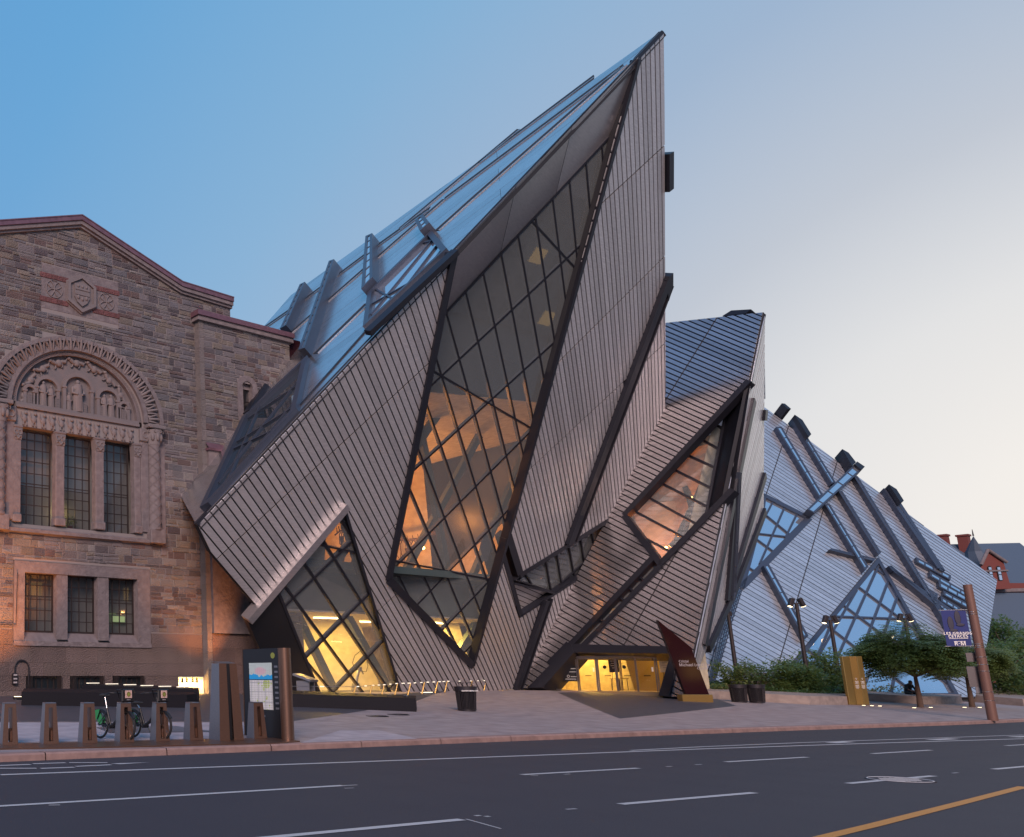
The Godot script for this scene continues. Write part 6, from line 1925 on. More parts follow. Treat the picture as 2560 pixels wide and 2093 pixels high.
func build_plaza_things() -> void:
	M.plate_pink = mat("plate_pink", lin(0.62, 0.42, 0.36), 0.4)
	M.badge_green = mat("badge_green", lin(0.22, 0.25, 0.05), 0.4)
	# base plate of the bicycle station
	var plate := thing("station_base_plate", "long low brown metal base plate along the kerb under the bicycle docks", "base plate")
	put("plate", ground_block(P([8.25, -18.28, 8.96, -18.14, 10.86, -17.94, 13.73, -17.74, 15.68, -17.55, 16.19, -17.52, 16.23, -16.72, 15.25, -16.51, 12.93, -16.71, 10.28, -16.98, 8.54, -17.28, 7.83, -17.33]), -0.02, 0.035), M.bronze, plate)
	var dk := [Vector3(8.93, 0.1, -18.07), Vector3(9.87, 0.09, -17.95), Vector3(10.82, 0.08, -17.87), Vector3(11.78, 0.07, -17.81), Vector3(12.76, 0.06, -17.77), Vector3(13.67, 0.05, -17.66), Vector3(15.6, 0.03, -17.57)]
	var names := ["bronze bicycle dock at the left end of the row, nothing parked", "bronze bicycle dock, second from the left end, empty", "empty bronze bicycle dock just left of the first bicycle", "bronze dock holding the left green-skirted bicycle with high saddle", "bronze dock holding the right green-skirted bicycle with low saddle", "empty bronze dock between the right bicycle and tall pay post", "empty bronze dock between the pay post and the map pillar"]
	var dock: Node3D
	for k in 7:
		if k == 0:
			dock = make_dock(names[0])
			dock.position = dk[0] + Vector3(0, 0.03, 0); dock.rotation.y = -0.28
		else:
			copy_of(dock, "bicycle_dock", names[k], dk[k] + Vector3(0, 0.03, 0), -0.28)
	for k in 2:
		var bike := make_bike(["left hire bicycle with its saddle raised high, green rear skirts", "right hire bicycle with its saddle low, green rear skirts"][k], [0.98, 0.80][k])
		bike.position = dk[3 + k] + Vector3(0.02, 0.0, 0.08)
		bike.position.y = ground_y(bike.position.x, bike.position.z - 0.4) + 0.03
		bike.rotation.y = [0.05, 0.12][k]
	# pay post
	var pp := thing("pay_post", "tall tapered bronze pay post of the bicycle station with a dark groove", "pay post", Vector3(14.52, 0.03, -17.46) + Vector3(0, 0.03, 0), -0.22)
	var h := 1.83
	var pb := MB.new(); var ps := MB.new()
	var w0 := 0.32; var w1 := 0.235
	for e in [[-w0, -0.05, -w1, -0.04], [0.06, w0, 0.045, w1]]:
		pb.flat(Vector3(e[0], 0, 0.3), Vector3(e[1], 0, 0.3), Vector3(e[3], h, 0.2), Vector3(e[2], h, 0.2), Vector3(0, 1, -1))
	put("front_shell", pb, M.bronze, pp)
	for s in [-1.0, 1.0]:
		ps.flat(Vector3(s * w0, 0, 0.3), Vector3(s * w0, 0, -0.3), Vector3(s * w1, h, -0.2), Vector3(s * w1, h, 0.2), Vector3(0, 1, 0))
	ps.flat(Vector3(-w0, 0, -0.3), Vector3(w0, 0, -0.3), Vector3(w1, h, -0.2), Vector3(-w1, h, -0.2), Vector3(0, 1, 0))
	ps.flat(Vector3(-w1, h, 0.2), Vector3(w1, h, 0.2), Vector3(w1, h + 0.05, -0.2), Vector3(-w1, h + 0.05, -0.2), Vector3(0, 1, 0))
	put("side_shell", ps, M.sky_grey_metal, pp)
	var pg := MB.new()
	pg.box(Vector3(0.005, h * 0.5, 0.16), Vector3(0.12, h - 0.02, 0.08))
	put("groove", pg, M.black_plastic, pp)
	# city map pillar
	var mp: Vector3 = Vector3(16.13, 0, -17.03)
	var mb := thing("map_pillar", "free-standing city map pillar with rounded bronze edge and black map panel", "map pillar", mp + Vector3(0, 0.02, 0), 0)
	var col := MB.new()
	var ov := PackedVector2Array()
	for k in 20:
		var a := TAU * k / 20.0
		ov.append(Vector2(cos(a) * 0.17, -sin(a) * 0.15))
	for k in 20:
		var a := ov[k]; var b := ov[(k + 1) % 20]
		var na := Vector3(a.x, 0, a.y).normalized(); var nb := Vector3(b.x, 0, b.y).normalized()
		var p := [Vector3(a.x, 0, a.y), Vector3(b.x, 0, b.y), Vector3(b.x, 2.26, b.y), Vector3(a.x, 2.26, a.y)]
		col.tri(p[0], p[1], p[2], na, nb, nb); col.tri(p[0], p[2], p[3], na, nb, na)
		col.tri(Vector3(0, 2.26, 0), p[2], p[3], Vector3.UP, Vector3.UP, Vector3.UP)
	put("rounded_edge", col, M.bronze, mb)
	var pn := MB.new()
	pn.soft_box(Vector3(0, 1.14, -0.83), Vector3(0.12, 2.24, 1.36), 0.012)
	var panel := put("panel", pn, M.black_plastic, mb)
	var eg := MB.new()
	eg.box(Vector3(0, 1.14, -1.53), Vector3(0.13, 2.26, 0.03))
	put("thin_edge", eg, M.bronze, mb)
	for k in 2:
		var ms := MB.new()
		ms.box(Vector3(-0.0625, [1.68, 1.10][k], -0.84), Vector3(0.006, [0.44, 0.76][k], 0.86))
		put("map_print", ms, map_print(k), panel)
	var bdg := MB.new()
	bdg.tube(PackedVector3Array([Vector3(-0.060, 2.08, -0.36), Vector3(-0.067, 2.08, -0.36)]), 0.075, 0.075, 20)
	put("round_badge", bdg, M.badge_green, panel)
	var bl := MB.new()
	for k in 9:
		bl.box(Vector3(-0.063, 1.80 - k * 0.13, -0.26), Vector3(0.005, 0.05, 0.12))
	for k in 3:
		bl.box(Vector3(-0.063, 0.56, -1.15 + k * 0.2), Vector3(0.005, 0.05, [0.08, 0.03, 0.06][k]))
	put("legend_print", bl, M.steel_grey, panel)
	# black stone benches
	var b1 := thing("granite_bench", "long low black stone bench in front of the stone wall, seen behind the docks", "bench")
	put("block", ground_block(P([15.53, -30.4, 21.23, -27.77, 22.01, -28.14, 23.32, -30.42, 16.86, -32.76]), -0.05, 0.5), M.granite_black, b1)
	var b2 := thing("granite_bench", "tapering black stone bench with pale light strips, behind the long black bench", "bench")
	put("block", ground_block(P([19.82, -33.17, 22.96, -29.29, 23.84, -30.32, 22.47, -34.29]), -0.05, 0.60), M.granite_black, b2)
	for k in 6:
		var t := MB.new()
		var p: Vector3 = [Vector3(20.75, 0.63, -33.8), Vector3(21.3, 0.6, -33.13), Vector3(21.81, 0.57, -32.49), Vector3(22.11, 0.54, -31.65), Vector3(22.6, 0.51, -31.04), Vector3(23.09, 0.49, -30.45)][k]
		t.soft_box(Vector3(p.x, p.y + 0.64, p.z), Vector3(0.72, 0.03, 0.12), 0.01, Basis(Vector3.UP, 0.25))
		put("light_strip", t, M.rail_light, b2)
	var b3 := thing("granite_bench", "low black stone bench in front of the lower lit crystal window", "bench")
	put("block", ground_block(P([25.79, -27.6, 26.19, -27.29, 29.68, -24.14, 31.33, -25.45, 28.61, -29.12, 27.63, -29.56]), -0.05, 0.52), M.granite_black, b3)
	for k in 7:
		var s := MB.new()
		var p: Vector3 = [Vector3(27.39, 0.38, -27.95), Vector3(27.84, 0.35, -27.41), Vector3(28.39, 0.33, -26.98), Vector3(29.03, 0.31, -26.54), Vector3(29.51, 0.28, -26.01), Vector3(29.8, 0.26, -25.54), Vector3(30.21, 0.24, -25.05)][k]
		s.soft_box(p + Vector3(0, 0.545, 0), Vector3(0.05, 0.05, 0.16), 0.008)
		put("skate_stop", s, M.chrome, b3)
	# grey covered stand
	var ks := thing("display_case", "small grey metal display case with sloping lid beside the map pillar", "display case", Vector3(30.88, 0.52, -31.27), 0.5)
	var kb := MB.new()
	kb.soft_box(Vector3(-0.42, 0.42, 0), Vector3(0.1, 0.84, 0.6), 0.01); kb.soft_box(Vector3(0.42, 0.42, 0), Vector3(0.1, 0.84, 0.6), 0.01); kb.soft_box(Vector3(0, 0.45, -0.2), Vector3(0.8, 0.8, 0.06), 0.01)
	put("stand", kb, M.steel_grey, ks)
	var kt := MB.new()
	kt.soft_box(Vector3(0, 0.98, 0), Vector3(1.25, 0.12, 0.9), 0.02, Basis(Vector3.RIGHT, 0.35))
	put("lid", kt, M.steel_grey, ks)
	# low barrier with slanting posts and a lit wire
	var br := thing("barrier_rail", "low barrier of slanting posts with a thin lit rail along the crystal's foot", "barrier")
	var foot := [Vector3(26.93, 0.45, -29.69), Vector3(32.66, 0.46, -30.14), Vector3(34.6, 0.5, -30.87), Vector3(36.1, 0.52, -31.42), Vector3(38.04, 0.57, -32.22), Vector3(39.3, 0.58, -32.43), Vector3(41.13, 0.61, -33.01), Vector3(42.66, 0.63, -33.36), Vector3(43.82, 0.65, -33.63), Vector3(48.4, 0.65, -35.36), Vector3(51.71, 0.65, -36.76), Vector3(54.58, 0.65, -37.82), Vector3(57.48, 0.65, -39.09)]
	var tops := PackedVector3Array()
	for k in foot.size():
		var p: Vector3 = foot[k]
		var lean := Vector3(0.28, 0.62, 0.0) if k > 0 else Vector3(-0.22, 0.7, 0)
		var m := MB.new()
		m.tube(PackedVector3Array([p, p + lean]), 0.045, 0.035, 6)
		put("slanting_post", m, M.brass, br)
		tops.append(p + lean)
	var wr := MB.new()
	wr.tube(tops, 0.014, 0.014, 6)
	put("rail", wr, M.steel_grey, br)
	for k in 26:
		var t := (k + 0.3) / 26.0 * (tops.size() - 1)
		var i := int(t)
		var a := tops[i].lerp(tops[i + 1], t - i)
		var m := MB.new()
		var d := (tops[i + 1] - tops[i]).normalized()
		m.tube(PackedVector3Array([a, a + d * 0.28]), 0.024, 0.024, 6)
		put("light_piece", m, M.rail_light, br)
	# uplights set in the paving under the crystal
	for k in 2:
		var p: Vector3 = [Vector3(41.76, 0.62, -33.2), Vector3(53.23, 0.65, -37.67)][k]
		var up := thing("ground_uplight", ["left recessed light bar in the paving, lighting the metal wall", "right recessed light bar in the paving, lighting the wall below the slit"][k], "uplight", p, 0, "light bars in the paving")
		var cs := MB.new()
		cs.soft_box(Vector3(0, 0.03, 0), Vector3(0.95, 0.07, 0.16), 0.01)
		put("casing", cs, M.steel_grey, up)
		var gl := MB.new()
		gl.box(Vector3(0, 0.07, 0), Vector3(0.85, 0.016, 0.1))
		put("lamp_glass", gl, M.strip_glow, up)
		var at: Vector3 = [Vector3(44.6, 0.75, -36.2), Vector3(50.8, 0.75, -36.3)][k]
		var sp := SpotLight3D.new()
		sp.name = "uplight_beam"
		sp.light_color = Color(1.0, 0.83, 0.48); sp.light_energy = 16.0; sp.light_size = 0.12
		sp.spot_angle = 24; sp.spot_angle_attenuation = 0.9; sp.spot_range = 50; sp.spot_attenuation = 2.0; sp.shadow_enabled = true
		up.add_child(sp)
		sp.look_at_from_position(at - p, at - p + Vector3(1.15, 2.3, 0.65))
	# litter bins
	litter_bin(Vector3(32.55, 0.18, -23.98), -0.35, "single octagonal dark slatted litter bin standing alone on the open plaza", 1, ["GARBAGE", "MIXED CANS", "BOTTLES"])
	litter_bin(Vector3(57.23, 0.13, -24.49), -0.75, "pair of dark slatted litter bins by the planter near the dedication sign", 2, [])
	# dedication sign: a tall dark red wedge on a metal foot
	var sg: Vector3 = Vector3(53.77, 0.2, -25.44)
	var sgn := thing("dedication_sign", "tall dark red pointed dedication sign on a bronze foot beside the doors", "sign", sg, -0.62)
	var q := func(u: float, v: float) -> Vector2: return Vector2((u - 1743.0) * 0.0208 - (v - 1755.0) * -0.0028, (1755.0 - v) * 0.0213)
	var sb := MB.new()
	sb.prism(PackedVector2Array([q.call(1721, 1741), q.call(1778, 1741), q.call(1764, 1619), q.call(1699, 1549)]), -0.22, 0.0, true)
	var slab_ := put("slab", sb, M.maroon, sgn)
	var sf := MB.new()
	sf.soft_box(Vector3(-0.02, 0.18, -0.1), Vector3(1.55, 0.42, 0.5), 0.015)
	put("foot", sf, M.brass, sgn)
	text("lettering", "Cristal", 0.13, M.grey_letter, slab_, Transform3D(Basis(), Vector3(-0.42, 2.15, 0.004)))
	text("lettering", "Michael Lee-Chin", 0.15, M.grey_letter, slab_, Transform3D(Basis(), Vector3(0.12, 1.96, 0.004)))
	text("lettering", "Crystal", 0.13, M.grey_letter, slab_, Transform3D(Basis(), Vector3(0.5, 1.78, 0.004)))
	# golden lit totem with directions
	var tp: Vector3 = Vector3(64.52, -0.05, -22.18)
	var tt := thing("wayfinding_totem", "glowing golden brass wayfinding totem with three upright folds by the planters", "totem", tp, -0.62)
	for k in 3:
		var m := MB.new()
		var x: float = [-0.36, 0.06, 0.38][k]
		m.soft_box(Vector3(x, 1.37, [0.02, 0.0, 0.02][k]), Vector3([0.42, 0.36, 0.3][k], 2.72, 0.2), 0.02, Basis(Vector3.UP, [0.16, -0.1, 0.05][k]))
		var lf := put("fold", m, M.brass, tt)
		if k > 0:
			var pr := MB.new()
			pr.box(Vector3(x - 0.04, 1.46, 0.125), Vector3(0.12, 0.012, 0.006)); pr.box(Vector3(x - 0.04, 1.46, 0.125), Vector3(0.012, 0.12, 0.006))
			for i in 7:
				pr.box(Vector3(x - 0.04, 1.32 - i * 0.055 - (0.05 if i > 2 else 0.0), 0.125), Vector3([0.2, 0.14, 0.18, 0.2, 0.16, 0.2, 0.12][i], 0.02, 0.006))
			put("direction_print", pr, M.white_letter, lf)
	for k in 3:
		var p: Vector3 = tp + Vector3(0.86, 0, 0.507) * ([-0.5, -0.05, 0.4][k]) + Vector3(-0.32, 0, 0.75)
		var u := thing("totem_uplight", ["left", "middle", "right"][k] + " small round light in the paving before the golden totem", "uplight", on_ground(p.x, p.z), 0, "small lights before the golden totem")
		var m := MB.new()
		m.tube(PackedVector3Array([Vector3(0, 0.0, 0), Vector3(0, 0.03, 0)]), 0.11, 0.1, 14)
		put("rim", m, M.steel_grey, u)
		var g := MB.new()
		g.tube(PackedVector3Array([Vector3(0, 0.03, 0), Vector3(0, 0.04, 0)]), 0.08, 0.08, 14)
		put("lamp_glass", g, M.strip_glow, u)
		var sp := SpotLight3D.new()
		sp.name = "uplight_beam"
		sp.light_color = Color(1.0, 0.74, 0.30); sp.light_energy = [14.0, 8.0, 8.0][k]; sp.light_size = 0.06
		sp.spot_angle = 26; sp.spot_angle_attenuation = 0.9; sp.spot_range = 30; sp.spot_attenuation = 2.0; sp.shadow_enabled = true
		u.add_child(sp)
		sp.look_at_from_position(Vector3(0, 0.07, 0), Vector3(0.28, 1.3, -0.62))
	# lamp posts
	var lp := [[Vector3(68.59, 0.17, -25.91), 5.95, true, "nearest brown lamp post with two angled lamp heads, in the planter by the paired bins"], [Vector3(75.34, 0.2, -26.69), 5.1, true, "lamp post with two heads behind the shrubs left of the golden totem"], [Vector3(82.46, 0.05, -24.92), 5.5, true, "lamp post whose two heads rise above the broad tree crown"], [Vector3(65.56, 0.35, -28.51), 5.5, false, "bare brown post without lamp heads rising behind the paired bins"]]
	for k in 4:
		var o := thing("lamp_post", lp[k][3], "lamp post", lp[k][0], -0.55, "brown posts in the planters")
		var hh: float = lp[k][1]
		var m := MB.new()
		m.tube(PackedVector3Array([Vector3.ZERO, Vector3(0, hh, 0)]), 0.13, 0.1, 10)
		put("pole", m, M.lamp_pole, o)
		if lp[k][2]:
			for s in [-1.0, 1.0]:
				var hd := MB.new()
				hd.soft_box(Vector3(s * 0.32, hh + 0.06, 0), Vector3(0.24, 0.55, 0.26), 0.03, Basis(Vector3.BACK, s * 0.4))
				hd.tube(PackedVector3Array([Vector3(0, hh - 0.06, 0), Vector3(s * 0.26, hh + 0.06, 0)]), 0.05, 0.05, 7)
				var head := put("lamp_head", hd, M.lamp_pole, o)
				var gl := MB.new()
				gl.box(Vector3(s * 0.425, hh - 0.205, 0), Vector3(0.18, 0.012, 0.2), Basis(Vector3.BACK, s * 0.4))
				put("lamp_glass", gl, M.strip_glow, head)
				var sp := SpotLight3D.new()
				sp.name = "lamp_beam"
				sp.light_color = Color(1.0, 0.76, 0.42); sp.light_energy = 3.0; sp.light_size = 0.1
				sp.spot_angle = 55; sp.spot_angle_attenuation = 0.8; sp.spot_range = 30; sp.spot_attenuation = 2.0; sp.shadow_enabled = true
				o.add_child(sp, true)
				sp.look_at_from_position(Vector3(s * 0.43, hh - 0.24, 0), Vector3(s * 0.8, hh - 1.6, 0.0), Vector3.BACK)
		else:
			var c := MB.new()
			c.soft_box(Vector3(0.12, hh - 0.35, 0), Vector3(0.18, 0.3, 0.16), 0.02)
			put("small_box", c, M.lamp_pole, o)
	# leaning-looking street pole with its signs, and the banner that hangs from it
	var bp: Vector3 = Vector3(58.15, -0.46, -15.07)
	var pole := thing("street_pole", "stout reddish brown street pole at the right with sign boards strapped on", "pole", bp)
	var pm := MB.new()
	pm.tube(PackedVector3Array([Vector3.ZERO, Vector3(0, 3.0, 0), Vector3(0, 6.3, 0)]), 0.19, 0.165, 16)
	put("shaft", pm, M.pole_brown, pole)
	for yy in [0.9, 1.3, 2.25, 2.55, 2.9, 3.35, 3.42, 3.5, 4.9, 5.0]:
		var m := MB.new()
		m.tube(PackedVector3Array([Vector3(0, yy, 0), Vector3(0, yy + 0.02, 0)]), 0.192, 0.192, 16)
		put("strap", m, M.chrome, pole)
	for e in [[-0.05, 2.9, 0.62, 0.42], [0.12, 2.0, 0.75, 0.95], [0.38, 1.4, 0.36, 0.33]]:
		var m := MB.new()
		m.soft_box(Vector3(0.06, e[1], -0.24 + e[0] * -0.02), Vector3(e[2], e[3], 0.02), 0.006, Basis(Vector3.UP, -0.9))
		put("sign_board", m, M.steel_grey if e[3] < 0.4 else M.sky_grey_metal, pole)
	var bn := thing("banner", "blue vertical street banner with whale picture and white lettering, hung from the pole", "banner", bp, -1.0)
	var sheet := MB.new()
	for i in 8:
		var a := i / 8.0; var b := (i + 1) / 8.0
		var za := sin(a * 5.0) * 0.025; var zb := sin(b * 5.0) * 0.025
		sheet.quad(Vector3(-1.13 + a * 0.9, 3.42, za), Vector3(-1.13 + b * 0.9, 3.42, zb), Vector3(-1.13 + b * 0.9, 5.12, zb), Vector3(-1.13 + a * 0.9, 5.12, za), Vector3.BACK)
	var cloth := put("cloth", sheet, mat("banner_blue", lin(0.016, 0.03, 0.16), 0.7), bn)
	for k in 2:
		var w := MB.new()
		var o: Vector3 = [Vector3(-0.86, 4.5, 0.03), Vector3(-0.58, 4.76, 0.03)][k]
		w.ball(o, Vector3(0.11, 0.33, 0.006), 12, 8)
		w.ball(o + Vector3(0.06, -0.34, 0), Vector3(0.16, 0.07, 0.005), 10, 6)
		put("whale_print", w, mat("whale_%d" % k, lin(0.03, 0.03, 0.055), 0.6), cloth)
	for k in 2:
		var m := MB.new()
		m.tube(PackedVector3Array([Vector3(0, [3.42, 5.12][k], 0), Vector3(-1.2, [3.42, 5.12][k], 0)]), 0.02, 0.02, 7)
		put("rod", m, M.steel_grey, bn)
	text("lettering", "LES GRANDS", 0.125, M.white_letter, cloth, Transform3D(Basis(), Vector3(-0.68, 4.02, 0.035)), "Droid Sans", true)
	text("lettering", "CÉTACÉS", 0.125, M.white_letter, cloth, Transform3D(Basis(), Vector3(-0.68, 3.88, 0.035)), "Droid Sans", true)
	text("lettering", "R·M", 0.17, M.white_letter, cloth, Transform3D(Basis(), Vector3(-0.66, 3.54, 0.035)), "Droid Sans", true)
	var sp_ := MB.new()
	sp_.box(Vector3(-0.68, 3.78, 0.033), Vector3(0.68, 0.022, 0.004)); sp_.box(Vector3(-0.66, 3.64, 0.033), Vector3(0.4, 0.022, 0.004))
	put("small_print", sp_, M.white_letter, cloth)
	# covers in the paving and the road
	for k in 2:
		var p: Vector3 = [Vector3(25.97, 0.16, -22.87), Vector3(27.55, 0.17, -23.26)][k]
		var c := thing("manhole_cover", ["left round iron cover in the plaza paving near the black bench", "right round iron cover in the plaza paving, slightly farther back"][k], "manhole cover", p, 0, "round covers in the plaza")
		var m := MB.new()
		m.tube(PackedVector3Array([Vector3(0, 0, 0), Vector3(0, 0.012, 0)]), 0.42, 0.41, 24)
		m.ring(Vector3(0, 0.012, 0), Basis(Vector3.RIGHT, Vector3.FORWARD, Vector3.UP), 0.36, 0.012, 24, 5)
		put("lid", m, M.iron, c)
	var rp := P([20.75, -6.72])
	var rc := thing("manhole_cover", "round pale road cover beside the third lane dash", "manhole cover", Vector3(rp[0].x, -SLOPE * rp[0].x, rp[0].y))
	var rm := MB.new()
	rm.tube(PackedVector3Array([Vector3(0, 0, 0), Vector3(0, 0.012, 0)]), 0.48, 0.47, 26)
	put("lid", rm, M.asphalt, rc)
	var rb := MB.new()
	rb.ring(Vector3(0, 0.008, 0), Basis(Vector3.RIGHT, Vector3.FORWARD, Vector3.UP), 0.44, 0.012, 26, 5)
	for k in 7:
		rb.box(Vector3(-0.3 + k * 0.1, 0.012, 0), Vector3(0.03, 0.008, 0.6 - absf(k - 3) * 0.09))
	put("ribs", rb, M.paint_white, rc)
	var gr := thing("paving_grate", "dark slotted iron grate in the pavement behind the bicycles", "grate")
	var gq := P([13.29, -21.47, 15.81, -21.22, 15.82, -19.47, 12.75, -19.94])
	put("frame", ground_block(gq, -0.02, 0.010), M.iron, gr)
	for k in 30:
		var t := (k + 0.5) / 30.0
		var a := gq[0].lerp(gq[1], t); var b := gq[3].lerp(gq[2], t)
		var m := MB.new()
		m.tube(PackedVector3Array([on_ground(a.x, a.y, 0.014), on_ground(b.x, b.y, 0.014)]), 0.012, 0.012, 4)
		put("grate_bar", m, M.steel_grey, gr)

# the printed city maps
func map_print(k: int) -> StandardMaterial3D:
	var im := Image.create(256, 256, false, Image.FORMAT_RGB8)
	var f := FastNoiseLite.new()
	f.seed = 4 + k; f.frequency = 0.013
	for y in 256:
		for x in 256:
			var c := Color(0.72, 0.78, 0.76) if k == 0 else Color(0.78, 0.79, 0.77)
			if k == 0:
				if y > 175 + f.get_noise_2d(x, 0) * 60: c = Color(0.15, 0.62, 0.86)
				elif Vector2(x - 128, (y - 120) * 1.1).length() < 62 + f.get_noise_2d(x * 3, y * 3) * 30: c = Color(0.80, 0.70, 0.72)
				if (x % 23 == 0 or y % 19 == 0) and y < 170 and f.get_noise_2d(x, y) > -0.1: c = c.darkened(0.2)
			else:
				if f.get_noise_2d(x * 1.3, y) > 0.42 or Vector2(x - 60, y - 190).length() < 40: c = Color(0.66, 0.74, 0.38)
				if x % 26 < 3 or y % 18 < 2: c = Color(0.93, 0.93, 0.93)
				if x % 78 < 4 or y % 90 < 4: c = Color(0.60, 0.62, 0.64)
				if (x * 7 + y * 13) % 97 < 4: c = c.darkened(0.35)
			im.set_pixel(x, y, c)
	var m := mat("map_print_%d" % k, Color.WHITE, 0.35, 0.0, ImageTexture.create_from_image(im), 1.0)
	# the print lies on the panel's own west face
	m.uv1_world_triplanar = false
	m.uv1_scale = Vector3(1, 1.0 / [0.44, 0.76][k], 1.0 / 0.86)
	m.uv1_offset = Vector3(0, [0.68, 0.45][k], 0.48)
	m.uv1_triplanar_sharpness = 8.0
	return m

func leaf(mb: MB, p: Vector3, size: float, droop: float) -> void:
	var d := Vector3(rng.randf_range(-1, 1), rng.randf_range(-0.7, 0.5) - droop, rng.randf_range(-1, 1)).normalized()
	var s := d.cross(Vector3(rng.randf_range(-0.4, 0.4), 1, rng.randf_range(-0.4, 0.4))).normalized() * size * rng.randf_range(0.26, 0.4)
	var n := s.cross(d).normalized()
	if n.y < 0: n = -n
	var tip := p + d * size * rng.randf_range(0.8, 1.25)
	var mid := p + d * size * 0.45 + n * size * 0.07
	mb.tri(p, mid + s, mid - s, n, n, n)
	mb.tri(mid + s, tip, mid - s, n, n, n)

func leaf_ball(o: Vector3, r: Vector3, n: int, size: float, droop := 0.0) -> MB:
	var mb := MB.new()
	leaf_clump(mb, o, r, n, size, droop)
	return mb

func leaf_clump(mb: MB, o: Vector3, r: Vector3, n: int, size: float, droop: float) -> void:
	for i in n:
		var d := Vector3(rng.randfn(), rng.randfn(), rng.randfn())
		d = d.normalized() * pow(rng.randf(), 0.45)
		leaf(mb, o + d * r, size * rng.randf_range(0.7, 1.3), droop)

# sprays of leaflets along a drooping twig
func spray(mb: MB, p: Vector3, dir: Vector3, size: float, steps: int) -> void:
	var d := dir.normalized()
	var q := p
	for i in steps:
		d = (d + Vector3(0, -0.13, 0)).normalized()
		q += d * size * 0.75
		var side := d.cross(Vector3.UP).normalized()
		for s in [-1.0, 1.0]:
			var t: Vector3 = (side * s + d * 0.5 + Vector3(0, -0.35, 0)).normalized()
			var w := t.cross(Vector3(0, 1, 0.2)).normalized() * size * 0.2
			var n := w.cross(t).normalized()
			if n.y < 0: n = -n
			var tip: Vector3 = q + t * size * rng.randf_range(0.85, 1.2)
			mb.tri(q, (q + tip) * 0.5 + w, tip, n, n, n); mb.tri(q, tip, (q + tip) * 0.5 - w, n, n, n)

func limbs(mb: MB, base: Vector3, high: float, spread: Vector3, n: int, thick: float) -> Array:
	var ends := []
	for k in n:
		var a := TAU * (k + rng.randf() * 0.6) / n
		var e := base + Vector3(cos(a) * spread.x * rng.randf_range(0.45, 0.95), spread.y * rng.randf_range(0.25, 1.0), sin(a) * spread.z * rng.randf_range(0.45, 0.95))
		var m := base.lerp(e, 0.45) + Vector3(0, spread.y * 0.12, 0)
		mb.tube(PackedVector3Array([base + Vector3(0, rng.randf() * 0.2, 0), m, e]), thick, thick * 0.25, 6, false)
		ends.append(m); ends.append(e)
	return ends

func street_tree(label: String, at: Vector3, trunk: float, r: Vector3, lean: Vector3, m: Material, n: int, size: float) -> Node3D:
	var o := thing("plaza_tree", label, "tree", at, 0, "trees along the plaza")
	var tb := MB.new()
	var top := Vector3(lean.x, trunk, lean.z)
	tb.tube(PackedVector3Array([Vector3.ZERO, top * 0.5 + Vector3(0.03, 0, 0), top, top + Vector3(0, r.y * 0.9, 0)]), 0.15, 0.05, 9)
	var ends := limbs(tb, top * 0.95, trunk, r, 9, 0.06)
	put("trunk", tb, M.bark, o)
	var cb := MB.new()
	var mid := top + Vector3(0, r.y * 0.75, 0)
	for k in n:
		var d := Vector3(rng.randfn(), rng.randfn() * 0.8, rng.randfn()).normalized()
		var rr := pow(rng.randf(), 0.35)
		# lumps in the outline
		rr *= 0.82 + 0.24 * sin(d.x * 4.0 + d.z * 5.0 + at.x) * cos(d.y * 5.0 + d.x * 3.0 + at.z)
		var p := mid + d * r * rr
		if p.y < top.y - r.y * 0.35: continue
		spray(cb, p, Vector3(d.x, 0.25, d.z) + Vector3(rng.randf_range(-0.5, 0.5), 0, rng.randf_range(-0.5, 0.5)), size, 5)
	put("crown", cb, m, o)
	return o

func shrub(label: String, at: Vector3, r: Vector3, mats: Array, n: int, size: float) -> Node3D:
	var o := thing("planter_shrub", label, "shrub", at, 0, "shrubs in the planters")
	var sb := MB.new()
	var ends := []
	for k in 7:
		var a := TAU * k / 7.0 + rng.randf()
		var e := Vector3(cos(a) * r.x * 0.75, r.y * rng.randf_range(1.2, 1.95), sin(a) * r.z * 0.75)
		sb.tube(PackedVector3Array([Vector3(cos(a) * 0.08, 0, sin(a) * 0.08), e * Vector3(0.4, 0.5, 0.4), e]), 0.03, 0.008, 5, false)
		ends.append(e)
		ends.append(e * Vector3(0.45, 0.55, 0.45))
		ends.append(Vector3(cos(a + 0.5) * r.x * 0.6, r.y * rng.randf_range(0.4, 1.2), sin(a + 0.5) * r.z * 0.6))
	put("stems", sb, M.bark, o)
	var mbs := []
	for m in mats: mbs.append(MB.new())
	for k in n:
		var e: Vector3 = ends[rng.randi() % ends.size()]
		var d := Vector3(rng.randfn(), rng.randfn() * 0.7, rng.randfn()) * 0.30
		leaf(mbs[rng.randi() % mbs.size()], e + d * Vector3(r.x, r.y * 0.8, r.z), size * rng.randf_range(0.7, 1.3), 0.1)
	for k in mats.size():
		put("foliage", mbs[k], mats[k], o)
	return o

